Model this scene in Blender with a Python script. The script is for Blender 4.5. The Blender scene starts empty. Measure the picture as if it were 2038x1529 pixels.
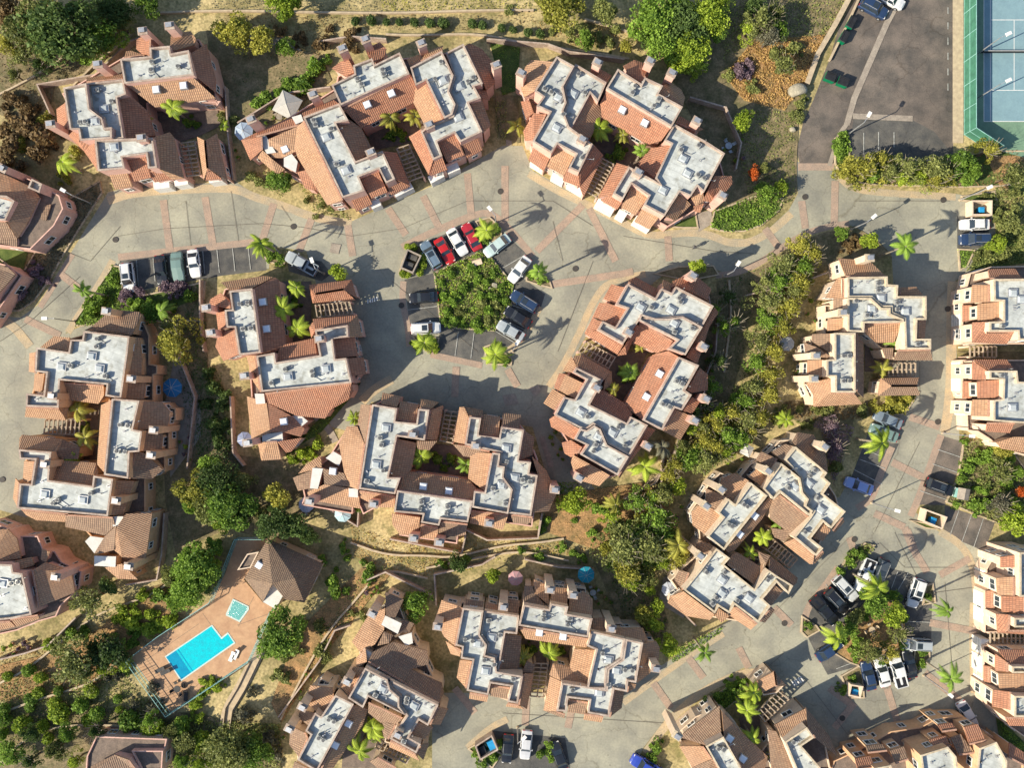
import bpy, bmesh, math, random
import numpy as np
from mathutils import Vector, Matrix

# ------------------------------------------------------------ camera, sky, sun
SC = bpy.context.scene
PX, CAMH = 0.08, 120.0            # metres per photo pixel at ground level, camera height
SUN_EL, SUN_AZ = 33.0, 25.0       # elevation; shadows run 25 deg up from the +x axis
cam = bpy.data.objects.new('camera', bpy.data.cameras.new('camera'))
SC.collection.objects.link(cam)
cam.location = (0, 0, CAMH)
cam.data.sensor_width = 36
cam.data.lens = 36 * CAMH / (2038 * PX)
cam.data.clip_end = 3000
SC.camera = cam
world = bpy.data.worlds.new('World'); SC.world = world
world.use_nodes = True
wn = world.node_tree
sky = wn.nodes.new('ShaderNodeTexSky'); sky.sky_type = 'NISHITA'; sky.sun_disc = False
sky.sun_elevation = math.radians(SUN_EL); sky.sun_rotation = math.radians(270 - SUN_AZ)
wn.links.new(sky.outputs[0], wn.nodes['Background'].inputs[0])
wn.nodes['Background'].inputs[1].default_value = 0.115
sky.ozone_density = 1.6; sky.altitude = 100
sl = bpy.data.lights.new('sun', 'SUN'); sl.energy = 5.0; sl.angle = math.radians(0.5)
sl.color = (1.0, 0.915, 0.75)
sun = bpy.data.objects.new('sun', sl); SC.collection.objects.link(sun)
_a, _e = math.radians(SUN_AZ), math.radians(SUN_EL)
_d = Vector((math.cos(_a) * math.cos(_e), math.sin(_a) * math.cos(_e), -math.sin(_e)))
sun.rotation_euler = _d.to_track_quat('-Z', 'Y').to_euler()
SC.view_settings.view_transform = 'Standard'; SC.view_settings.look = 'None'
SC.view_settings.exposure = 0.76; SC.view_settings.gamma = 1
SC.cycles.max_bounces = 5; SC.cycles.transparent_max_bounces = 4

# ------------------------------------------------------------ helpers
def W(px, py, h=0.0):
    k = PX * (1 - h / CAMH)
    return Vector(((px - 1019) * k, (764.5 - py) * k, h))
def link(name, me, parent=None):
    o = bpy.data.objects.new(name, me); SC.collection.objects.link(o)
    if parent is not None: o.parent = parent
    return o
def tag(o, label=None, cat=None, group=None, kind=None):
    for k, v in (('label', label), ('category', cat), ('group', group), ('kind', kind)):
        if v: o[k] = v
    return o
def empty(name, loc, rz=0.0):
    o = link(name, None); o.location = loc; o.rotation_euler = (0, 0, rz); o.empty_display_size = 0.3
    return o
def copy_tree(o, parent=None):
    c = o.copy(); SC.collection.objects.link(c); c.parent = parent
    for ch in list(o.children): copy_tree(ch, c)
    return c

MATS = {}
def nn(t, typ, **kw):
    n = t.nodes.new(typ)
    for k, v in kw.items():
        if k in n.inputs.keys(): n.inputs[k].default_value = v
        else: setattr(n, k, v)
    return n
def mat(name, col, rough=0.85, col2=None, scale=1.0, bump=0.0, metal=0.0, fine=None, spec=0.3, coat=0.0, detail=5):
    """noise-mottled principled material in object/world space"""
    if name in MATS: return MATS[name]
    m = bpy.data.materials.new(name); m.use_nodes = True; t = m.node_tree
    b = t.nodes['Principled BSDF']; b.inputs['Roughness'].default_value = rough; b.inputs['Metallic'].default_value = metal
    b.inputs['Specular IOR Level'].default_value = spec
    if coat: b.inputs['Coat Weight'].default_value = coat
    geo = nn(t, 'ShaderNodeNewGeometry')
    if col2 is None: col2 = tuple(c * 0.8 for c in col)
    nz = nn(t, 'ShaderNodeTexNoise', Scale=scale, Detail=detail, Roughness=0.62); t.links.new(geo.outputs['Position'], nz.inputs['Vector'])
    rp = nn(t, 'ShaderNodeValToRGB'); rp.color_ramp.elements[0].position = 0.36; rp.color_ramp.elements[1].position = 0.64
    rp.color_ramp.elements[0].color = (*col2, 1); rp.color_ramp.elements[1].color = (*col, 1)
    t.links.new(nz.outputs[0], rp.inputs[0]); out = rp.outputs[0]
    if fine:
        n2 = nn(t, 'ShaderNodeTexNoise', Scale=fine[0], Detail=3.0); t.links.new(geo.outputs['Position'], n2.inputs['Vector'])
        mr = nn(t, 'ShaderNodeMapRange'); mr.inputs[1].default_value = 0.3; mr.inputs[2].default_value = 0.7
        mr.inputs[3].default_value = 1 - fine[1]; mr.inputs[4].default_value = 1 + fine[1]
        t.links.new(n2.outputs[0], mr.inputs[0])
        mx = nn(t, 'ShaderNodeVectorMath', operation='SCALE'); t.links.new(out, mx.inputs[0]); t.links.new(mr.outputs[0], mx.inputs['Scale'])
        out = mx.outputs[0]
    t.links.new(out, b.inputs['Base Color'])
    if bump:
        bp = nn(t, 'ShaderNodeBump', Strength=bump, Distance=0.1)
        n3 = nn(t, 'ShaderNodeTexNoise', Scale=scale * 6, Detail=6.0); t.links.new(geo.outputs['Position'], n3.inputs['Vector'])
        t.links.new(n3.outputs[0], bp.inputs['Height']); t.links.new(bp.outputs[0], b.inputs['Normal'])
    MATS[name] = m
    return m
def tile_mat(name, c1, c2, c3):
    m = bpy.data.materials.new(name); m.use_nodes = True; t = m.node_tree; b = t.nodes['Principled BSDF']
    b.inputs['Roughness'].default_value = 0.8; b.inputs['Specular IOR Level'].default_value = 0.25
    uv = nn(t, 'ShaderNodeUVMap'); geo = nn(t, 'ShaderNodeNewGeometry')
    br = nn(t, 'ShaderNodeTexBrick', Scale=1.0)
    br.inputs['Color1'].default_value = (*c1, 1); br.inputs['Color2'].default_value = (*c2, 1)
    br.inputs['Mortar'].default_value = (*[c * 0.55 for c in c3], 1)
    br.inputs['Mortar Size'].default_value = 0.045; br.inputs['Brick Width'].default_value = 0.3; br.inputs['Row Height'].default_value = 0.42
    br.inputs['Mortar Smooth'].default_value = 0.6; br.offset = 0.0
    t.links.new(uv.outputs[0], br.inputs['Vector'])
    nz = nn(t, 'ShaderNodeTexNoise', Scale=0.45, Detail=6.0, Roughness=0.6); t.links.new(geo.outputs['Position'], nz.inputs['Vector'])
    mr = nn(t, 'ShaderNodeMapRange'); mr.inputs[1].default_value = 0.4; mr.inputs[2].default_value = 0.7; mr.inputs[4].default_value = 0.75
    t.links.new(nz.outputs[0], mr.inputs[0])
    mx = nn(t, 'ShaderNodeMix', data_type='RGBA'); t.links.new(mr.outputs[0], mx.inputs[0])
    t.links.new(br.outputs[0], mx.inputs[6]); mx.inputs[7].default_value = (*c3, 1)
    t.links.new(mx.outputs[2], b.inputs['Base Color'])
    wv = nn(t, 'ShaderNodeTexWave', Scale=0.5 / 0.34 * 2 / 2, wave_type='BANDS', bands_direction='X')
    t.links.new(uv.outputs[0], wv.inputs['Vector'])
    wv.inputs['Scale'].default_value = 2 * math.pi / 20 / 0.3
    bp = nn(t, 'ShaderNodeBump', Strength=0.8, Distance=0.05); t.links.new(wv.outputs[1], bp.inputs['Height'])
    t.links.new(bp.outputs[0], b.inputs['Normal'])
    MATS[name] = m
    return m
def leaf_mat(name, c_dark, c_light, trans=0.35):
    m = bpy.data.materials.new(name); m.use_nodes = True; t = m.node_tree; b = t.nodes['Principled BSDF']
    b.inputs['Roughness'].default_value = 0.6; b.inputs['Specular IOR Level'].default_value = 0.25
    at = nn(t, 'ShaderNodeAttribute', attribute_name='tone'); oi = nn(t, 'ShaderNodeObjectInfo')
    ad = nn(t, 'ShaderNodeMath', operation='MULTIPLY_ADD'); t.links.new(oi.outputs['Random'], ad.inputs[0]); ad.inputs[1].default_value = 0.3; t.links.new(at.outputs['Fac'], ad.inputs[2])
    rp = nn(t, 'ShaderNodeValToRGB'); e = rp.color_ramp.elements
    e[0].position = 0.15; e[0].color = (*c_dark, 1); e[1].position = 1.05; e[1].color = (*c_light, 1)
    t.links.new(ad.outputs[0], rp.inputs[0]); t.links.new(rp.outputs[0], b.inputs['Base Color'])
    tr = nn(t, 'ShaderNodeBsdfTranslucent'); t.links.new(rp.outputs[0], tr.inputs[0])
    ms = nn(t, 'ShaderNodeMixShader'); ms.inputs[0].default_value = trans
    t.links.new(b.outputs[0], ms.inputs[1]); t.links.new(tr.outputs[0], ms.inputs[2])
    t.links.new(ms.outputs[0], t.nodes['Material Output'].inputs[0])
    MATS[name] = m
    return m

# palette
M_terr = mat('dry_soil', (0.47, 0.37, 0.18), 0.95, (0.20, 0.165, 0.07), 0.13, 0.5, fine=(2.5, 0.35), detail=9)
def ground_mat():
    m = MATS['dry_soil']; t = m.node_tree; b = t.nodes['Principled BSDF']
    src = b.inputs['Base Color'].links[0].from_socket; geo = [n for n in t.nodes if n.type == 'NEW_GEOMETRY'][0]
    n = nn(t, 'ShaderNodeTexNoise', Scale=0.55, Detail=7.0, Roughness=0.7); t.links.new(geo.outputs['Position'], n.inputs['Vector'])
    mr = nn(t, 'ShaderNodeMapRange'); mr.inputs[1].default_value = 0.5; mr.inputs[2].default_value = 0.62; mr.inputs[4].default_value = 0.7
    t.links.new(n.outputs[0], mr.inputs[0])
    mx = nn(t, 'ShaderNodeMix', data_type='RGBA'); t.links.new(mr.outputs[0], mx.inputs[0]); t.links.new(src, mx.inputs[6])
    mx.inputs[7].default_value = (0.12, 0.12, 0.04, 1)
    t.links.new(mx.outputs[2], b.inputs['Base Color'])
ground_mat()
M_conc = mat('road_concrete', (0.345, 0.325, 0.24), 0.9, (0.245, 0.235, 0.185), 0.25, 0.12, fine=(3.0, 0.10), detail=8)
def weather(m, crack=0.0, cs=0.12, spots=0.0, seam=None):
    t = m.node_tree; b = t.nodes['Principled BSDF']; src = b.inputs['Base Color'].links[0].from_socket
    geo = [n for n in t.nodes if n.type == 'NEW_GEOMETRY'][0]
    def mul(src, fac_socket, dark):
        mx = nn(t, 'ShaderNodeMix', data_type='RGBA', blend_type='MULTIPLY'); t.links.new(fac_socket, mx.inputs[0]); t.links.new(src, mx.inputs[6]); mx.inputs[7].default_value = (*dark, 1); return mx.outputs[2]
    def ramp(src, a, b_):
        mr = nn(t, 'ShaderNodeMapRange'); mr.inputs[1].default_value = a; mr.inputs[2].default_value = b_; mr.inputs[3].default_value = 1.0; mr.inputs[4].default_value = 0.0; t.links.new(src, mr.inputs[0]); return mr.outputs[0]
    if crack:
        nz_ = nn(t, 'ShaderNodeTexNoise', Scale=0.5, Detail=4.0); t.links.new(geo.outputs['Position'], nz_.inputs['Vector'])
        ad = nn(t, 'ShaderNodeVectorMath', operation='MULTIPLY_ADD'); t.links.new(nz_.outputs[1], ad.inputs[0]); ad.inputs[1].default_value = (3, 3, 0); t.links.new(geo.outputs['Position'], ad.inputs[2])
        vo = nn(t, 'ShaderNodeTexVoronoi', feature='DISTANCE_TO_EDGE'); vo.inputs['Scale'].default_value = cs; t.links.new(ad.outputs[0], vo.inputs['Vector'])
        src = mul(src, ramp(vo.outputs['Distance'], 0.0, 0.010 * crack), (0.74, 0.72, 0.69))
    if spots:
        vo = nn(t, 'ShaderNodeTexVoronoi'); vo.inputs['Scale'].default_value = 0.33; t.links.new(geo.outputs['Position'], vo.inputs['Vector'])
        src = mul(src, ramp(vo.outputs['Distance'], 0.02, spots), (0.62, 0.60, 0.58))
        n2 = nn(t, 'ShaderNodeTexNoise', Scale=0.08, Detail=2.0); t.links.new(geo.outputs['Position'], n2.inputs['Vector'])
        src = mul(src, ramp(n2.outputs[0], 0.38, 0.6), (0.78, 0.78, 0.80))
    if seam:
        br = nn(t, 'ShaderNodeTexBrick', Scale=1.0); br.inputs['Brick Width'].default_value = 6.0; br.inputs['Row Height'].default_value = 1.0; br.inputs['Mortar Size'].default_value = 0.035
        mp = nn(t, 'ShaderNodeMapping'); mp.inputs['Rotation'].default_value = (0, 0, seam); t.links.new(geo.outputs['Position'], mp.inputs['Vector']); t.links.new(mp.outputs[0], br.inputs['Vector'])
        src = mul(src, br.outputs['Fac'], (0.80, 0.80, 0.80))
        vo = nn(t, 'ShaderNodeTexNoise', Scale=0.9, Detail=5.0); t.links.new(geo.outputs['Position'], vo.inputs['Vector'])
        src = mul(src, ramp(vo.outputs[0], 0.33, 0.45), (0.72, 0.70, 0.66))
    t.links.new(src, b.inputs['Base Color'])
weather(M_conc, 1.0, 0.14, 0.06)
M_asph = mat('asphalt', (0.14, 0.13, 0.11), 0.92, (0.07, 0.07, 0.067), 0.5, 0.2, fine=(8.0, 0.15), detail=8)
M_asphb = mat('worn_asphalt', (0.185, 0.15, 0.12), 0.92, (0.085, 0.076, 0.066), 0.28, 0.2, fine=(5.0, 0.15), detail=9)
M_brick = mat('brick_band', (0.36, 0.255, 0.185), 0.9, (0.275, 0.21, 0.16), 0.8, 0.1, fine=(7.0, 0.2))
M_tan = mat('tan_border', (0.43, 0.325, 0.195), 0.9, (0.33, 0.275, 0.19), 0.6, 0.1, fine=(6.0, 0.2))
M_kerb = mat('kerb_concrete', (0.48, 0.38, 0.25), 0.9, (0.36, 0.28, 0.19), 1.5, 0.1)
M_walk = mat('walkway_concrete', (0.33, 0.28, 0.22), 0.9, (0.24, 0.2, 0.16), 1.0, 0.1, fine=(8.0, 0.15))
M_dark = mat('dark_soil', (0.24, 0.18, 0.10), 0.95, (0.11, 0.10, 0.045), 0.6, 0.4, fine=(4.0, 0.3), detail=8)  # darker brown soil of the beds and yards
M_grass = mat('lawn_grass', (0.10, 0.13, 0.03), 0.95, (0.05, 0.08, 0.016), 0.8, 0.4, fine=(9.0, 0.35))
M_redsoil = mat('mulch', (0.38, 0.215, 0.095), 0.95, (0.17, 0.12, 0.05), 0.6, 0.5, fine=(5.0, 0.4), detail=8)
M_white = mat('white_paint', (0.75, 0.72, 0.66), 0.6, (0.62, 0.6, 0.55), 2.0)
M_mem = mat('roof_membrane', (0.495, 0.51, 0.475), 0.75, (0.335, 0.35, 0.33), 0.3, 0.05, fine=(1.6, 0.13), detail=8)
weather(M_asph, 1.0, 0.2, 0.08); weather(M_asphb, 1.2, 0.16, 0.06); weather(M_mem, seam=0.4)
M_cap = mat('parapet_cap', (0.43, 0.345, 0.275), 0.85, (0.29, 0.21, 0.165), 0.8, 0.1, fine=(5.0, 0.2))
M_capc = mat('parapet_cap_cream', (0.55, 0.45, 0.31), 0.85, (0.4, 0.32, 0.22), 0.8, 0.1, fine=(5.0, 0.2))
M_pink = mat('pink_stucco', (0.62, 0.39, 0.31), 0.9, (0.52, 0.31, 0.245), 0.5, 0.1, fine=(3.0, 0.1))
M_cream = mat('cream_stucco', (0.66, 0.52, 0.38), 0.9, (0.56, 0.43, 0.31), 0.5, 0.1, fine=(3.0, 0.1))
M_peach = mat('peach_stucco', (0.60, 0.38, 0.22), 0.9, (0.5, 0.3, 0.17), 0.5, 0.1, fine=(3.0, 0.1))
T_red = tile_mat('terracotta_tile', (0.46, 0.21, 0.12), (0.33, 0.14, 0.08), (0.29, 0.155, 0.10))
T_org = tile_mat('orange_clay_tile', (0.47, 0.275, 0.155), (0.35, 0.19, 0.105), (0.33, 0.205, 0.13))
T_brn = tile_mat('brown_clay_tile', (0.32, 0.205, 0.13), (0.22, 0.13, 0.085), (0.21, 0.145, 0.10))
M_metal = mat('painted_metal', (0.45, 0.44, 0.40), 0.5, (0.3, 0.3, 0.28), 3.0, metal=0.3)
M_galv = mat('galvanised_steel', (0.5, 0.5, 0.5), 0.45, (0.38, 0.38, 0.38), 3.0, metal=0.6)
M_black = mat('black_iron', (0.025, 0.025, 0.028), 0.5, (0.015, 0.015, 0.015), 3.0)
M_glass = mat('dark_glass', (0.03, 0.04, 0.05), 0.08, (0.02, 0.03, 0.04), 1.0, spec=0.7)
M_dome = mat('skylight_acrylic', (0.42, 0.44, 0.43), 0.25, (0.34, 0.37, 0.37), 2.0, spec=0.6)
M_kdome = mat('skylight_white', (0.74, 0.76, 0.78), 0.3, (0.66, 0.7, 0.74), 2.0, spec=0.6)
M_wood = mat('pergola_timber', (0.42, 0.33, 0.24), 0.85, (0.3, 0.23, 0.16), 2.0, 0.1)
M_bark = mat('bark', (0.17, 0.12, 0.08), 0.95, (0.1, 0.07, 0.05), 4.0, 0.4)
M_pbark = mat('palm_bark', (0.32, 0.27, 0.2), 0.95, (0.2, 0.17, 0.12), 4.0, 0.4)
M_stone = mat('boulder_stone', (0.36, 0.32, 0.24), 0.9, (0.22, 0.2, 0.15), 1.5, 0.6)
M_tire = mat('tyre_rubber', (0.02, 0.02, 0.02), 0.8)
M_teal = mat('teal_fence_mesh', (0.26, 0.46, 0.42), 0.7, (0.18, 0.36, 0.33), 2.0)
M_fgreen = mat('green_windscreen', (0.05, 0.17, 0.11), 0.85, (0.035, 0.12, 0.08), 1.0)
M_courtg = mat('court_green', (0.16, 0.26, 0.17), 0.85, (0.13, 0.21, 0.14), 0.6, fine=(4, 0.08))
M_courtb = mat('court_blue', (0.19, 0.295, 0.32), 0.85, (0.165, 0.26, 0.29), 0.6, fine=(4, 0.06))
M_bin = mat('bin_green', (0.0, 0.16, 0.07), 0.5, (0.0, 0.12, 0.05), 1.5)
M_binb = mat('bin_blue', (0.02, 0.28, 0.55), 0.5, (0.02, 0.22, 0.45), 1.5)
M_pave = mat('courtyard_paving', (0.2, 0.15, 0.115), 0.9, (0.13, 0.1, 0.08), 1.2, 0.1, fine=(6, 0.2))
M_skin = mat('skin', (0.5, 0.3, 0.2), 0.7)
M_cloth = mat('dark_clothing', (0.05, 0.05, 0.06), 0.9)
L = {
 'dark': leaf_mat('foliage_dark', (0.034, 0.061, 0.017), (0.146, 0.220, 0.055)),
 'green': leaf_mat('foliage_green', (0.055, 0.110, 0.017), (0.293, 0.439, 0.061)),
 'bright': leaf_mat('foliage_bright', (0.110, 0.183, 0.017), (0.464, 0.561, 0.061)),
 'yellow': leaf_mat('foliage_yellow', (0.134, 0.146, 0.020), (0.512, 0.476, 0.085)),
 'olive': leaf_mat('foliage_olive', (0.073, 0.091, 0.024), (0.342, 0.366, 0.110)),
 'brown': leaf_mat('foliage_brown', (0.098, 0.067, 0.030), (0.293, 0.195, 0.085)),
 'grey': leaf_mat('foliage_grey', (0.073, 0.073, 0.049), (0.244, 0.232, 0.146)),
 'red': leaf_mat('foliage_red', (0.366, 0.061, 0.015), (0.732, 0.195, 0.037)),
 'purple': leaf_mat('foliage_purple', (0.110, 0.073, 0.091), (0.342, 0.244, 0.268)),
 'dry': leaf_mat('foliage_dry', (0.207, 0.134, 0.043), (0.561, 0.366, 0.134)),
}

M_dead = leaf_mat('dead_frond', (0.2, 0.12, 0.05), (0.4, 0.28, 0.13))
M_peachc = mat('pale_peach_stucco', (0.68, 0.51, 0.38), 0.9, (0.58, 0.42, 0.30), 0.5, 0.1, fine=(3.0, 0.1))
T_drk = tile_mat('dark_brown_tile', (0.25, 0.165, 0.105), (0.17, 0.11, 0.075), (0.17, 0.12, 0.085))
# ------------------------------------------------------------ polygon tools
def area2(p): return sum(p[i][0] * p[(i + 1) % len(p)][1] - p[(i + 1) % len(p)][0] * p[i][1] for i in range(len(p)))
def offset_poly(p, d):
    """inset by d for a CCW polygon of (x,y,...)"""
    n = len(p); out = []
    for i in range(n):
        a, b, c = p[i - 1], p[i], p[(i + 1) % n]
        e1 = Vector((b[0] - a[0], b[1] - a[1])); e2 = Vector((c[0] - b[0], c[1] - b[1]))
        if e1.length < 1e-6 or e2.length < 1e-6: out.append((b[0], b[1])); continue
        e1.normalize(); e2.normalize()
        n1 = Vector((-e1.y, e1.x)); n2 = Vector((-e2.y, e2.x)); m = n1 + n2
        if m.length < 0.3: m = n1.copy()
        m.normalize(); k = d / max(0.45, m.dot(n1))
        out.append((b[0] + m.x * k, b[1] + m.y * k))
    return out
def inside(x, y, p):
    r = False; n = len(p); j = n - 1
    for i in range(n):
        if (p[i][1] > y) != (p[j][1] > y) and x < (p[j][0] - p[i][0]) * (y - p[i][1]) / (p[j][1] - p[i][1]) + p[i][0]: r = not r
        j = i
    return r
def sheet(name, pts, z, m, kind='structure', label=None):
    """flat ground sheet from photo-pixel points"""
    v = [W(x, y, 0) for x, y in pts]
    bm = bmesh.new(); f = bm.faces.new([bm.verts.new((a.x, a.y, z)) for a in v])
    bm.normal_update()
    if f.normal.z < 0: f.normal_flip()
    bmesh.ops.triangulate(bm, faces=bm.faces)
    me = bpy.data.meshes.new(name); bm.to_mesh(me); bm.free(); me.materials.append(m)
    o = link(name, me); tag(o, kind=kind)
    return o
class MB:
    """mesh builder collecting quads/polys with material indices"""
    def __init__(s): s.v = []; s.f = []; s.m = []; s.mats = []; s.uv = {}
    def mi(s, m):
        if m not in s.mats: s.mats.append(m)
        return s.mats.index(m)
    def poly(s, pts, m, uv=None):
        b = len(s.v); s.v += [tuple(p) for p in pts]; s.f.append(tuple(range(b, b + len(pts)))); s.m.append(s.mi(m))
        if uv: s.uv[len(s.f) - 1] = uv
    def box(s, c, size, m, rz=0.0, top=None, taper=1.0):
        hx, hy, hz = size[0] / 2, size[1] / 2, size[2] / 2; cs, sn = math.cos(rz), math.sin(rz); P = []
        for z, k in ((-hz, 1.0), (hz, taper)):
            for x, y in ((-hx, -hy), (hx, -hy), (hx, hy), (-hx, hy)):
                x *= k; y *= k
                P.append((c[0] + x * cs - y * sn, c[1] + x * sn + y * cs, c[2] + z))
        for q in ((3, 2, 1, 0), (0, 1, 5, 4), (1, 2, 6, 5), (2, 3, 7, 6), (3, 0, 4, 7)): s.poly([P[i] for i in q], m)
        s.poly([P[i] for i in (4, 5, 6, 7)], top or m)
    def bar(s, a, b, w, h, m):
        a, b = Vector(a), Vector(b); d = (b - a)
        if d.length < 1e-6: return
        d.normalize(); sd = Vector((-d.y, d.x, 0))
        if sd.length < 1e-4: sd = Vector((1, 0, 0))
        sd.normalize(); up = d.cross(sd) * -1; up.normalize(); sd *= w / 2; up *= h / 2
        P = [a - sd - up, a + sd - up, a + sd + up, a - sd + up, b - sd - up, b + sd - up, b + sd + up, b - sd + up]
        for q in ((0, 1, 2, 3), (7, 6, 5, 4), (0, 4, 5, 1), (1, 5, 6, 2), (2, 6, 7, 3), (3, 7, 4, 0)): s.poly([P[i] for i in q], m)
    def cyl(s, a, b, r0, r1, m, n=8, cap=True):
        a, b = Vector(a), Vector(b); d = (b - a).normalized(); u = d.orthogonal().normalized(); w = d.cross(u)
        A = [a + (u * math.cos(t) + w * math.sin(t)) * r0 for t in [i * 2 * math.pi / n for i in range(n)]]
        B = [b + (u * math.cos(t) + w * math.sin(t)) * r1 for t in [i * 2 * math.pi / n for i in range(n)]]
        for i in range(n): s.poly([A[i], A[(i + 1) % n], B[(i + 1) % n], B[i]], m)
        if cap: s.poly(B, m); s.poly(A[::-1], m)
    def build(s, name, parent=None, loc=None, smooth=False):
        me = bpy.data.meshes.new(name)
        o0 = Vector(loc) if loc is not None else Vector((0, 0, 0))
        me.from_pydata([(x - o0.x, y - o0.y, z - o0.z) for x, y, z in s.v], [], s.f)
        for m in s.mats: me.materials.append(m)
        me.polygons.foreach_set('material_index', s.m)
        if s.uv:
            ul = me.uv_layers.new(name='UVMap')
            for fi, uvs in s.uv.items():
                for li, uvv in zip(me.polygons[fi].loop_indices, uvs): ul.data[li].uv = uvv
        if smooth:
            for p in me.polygons: p.use_smooth = True
        me.update()
        o = link(name, me, parent)
        if loc is not None and parent is None: o.location = loc
        return o
def local_to(o, root):
    """keep world-space mesh in place under a moved root"""
    o.matrix_parent_inverse = root.matrix_basis.inverted()
# ------------------------------------------------------------ buildings
# Spec strings: O ox oy k (crop origin and zoom), F h pts = flat roof with parapet, T x,y,h pts = tiled roof plane,
# W h pts = stucco mass with terrace top, C chimney, S flat skylight, K roof skylight, A condenser, P pergola, D garage door
def parse(spec):
    ox = oy = 0.0; k = 3.822; out = []
    for st in spec.replace('\n', ' ').split(';'):
        tk = st.split()
        if not tk: continue
        c, a = tk[0], tk[1:]
        if c == 'O':
            ox, oy = float(a[0]), float(a[1]); k = float(a[2]) if len(a) > 2 else 3.822; continue
        if c in 'FW': h = float(a[0]); a = a[1:]
        else: h = None
        pts = []; lh = 5.0
        for q in a:
            v = [float(t) for t in q.split(',')]
            if len(v) > 2: lh = v[2]
            pts.append((ox + v[0] / k, oy + v[1] / k, lh, v[3] if len(v) > 3 else None))
        out.append((c, h, pts))
    return out
PAR = 0.62
M_fan = mat('fan_grille', (.1, .1, .1), .6)
M_ridge = mat('ridge_tile', (0.42, 0.25, 0.17), 0.85, (0.3, 0.17, 0.12), 3.0, fine=(6, .2))
M_ltop = mat('white_membrane', (0.60, 0.57, 0.52), 0.8, (0.52, 0.5, 0.45), 0.6, fine=(3, .06))
from mathutils.geometry import delaunay_2d_cdt
def fill_poly(pts):
    vs = [Vector((p[0], p[1])) for p in pts]
    V, E, Fc, *_ = delaunay_2d_cdt(vs, [], [list(range(len(vs)))], 1, 1e-4)
    out = []
    for f in Fc:
        q = [V[i] for i in f]
        if sum(q[i].x * q[(i + 1) % len(q)].y - q[(i + 1) % len(q)].x * q[i].y for i in range(len(q))) < 0: q.reverse()
        out.append(q)
    return out
def plane_uv(P):
    n = Vector((0, 0, 0))
    for i in range(1, len(P) - 1): n += (P[i] - P[0]).cross(P[i + 1] - P[0])
    n.normalize()
    if n.z < 0: n = -n
    g = Vector((-n.x, -n.y, 0))
    if g.length < 1e-3: g = Vector((0, 1, 0))
    g.normalize(); u = Vector((-g.y, g.x, 0)); k = 1 / max(n.z, 0.5)
    return [(p.dot(u), p.dot(g) * k) for p in P]
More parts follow.
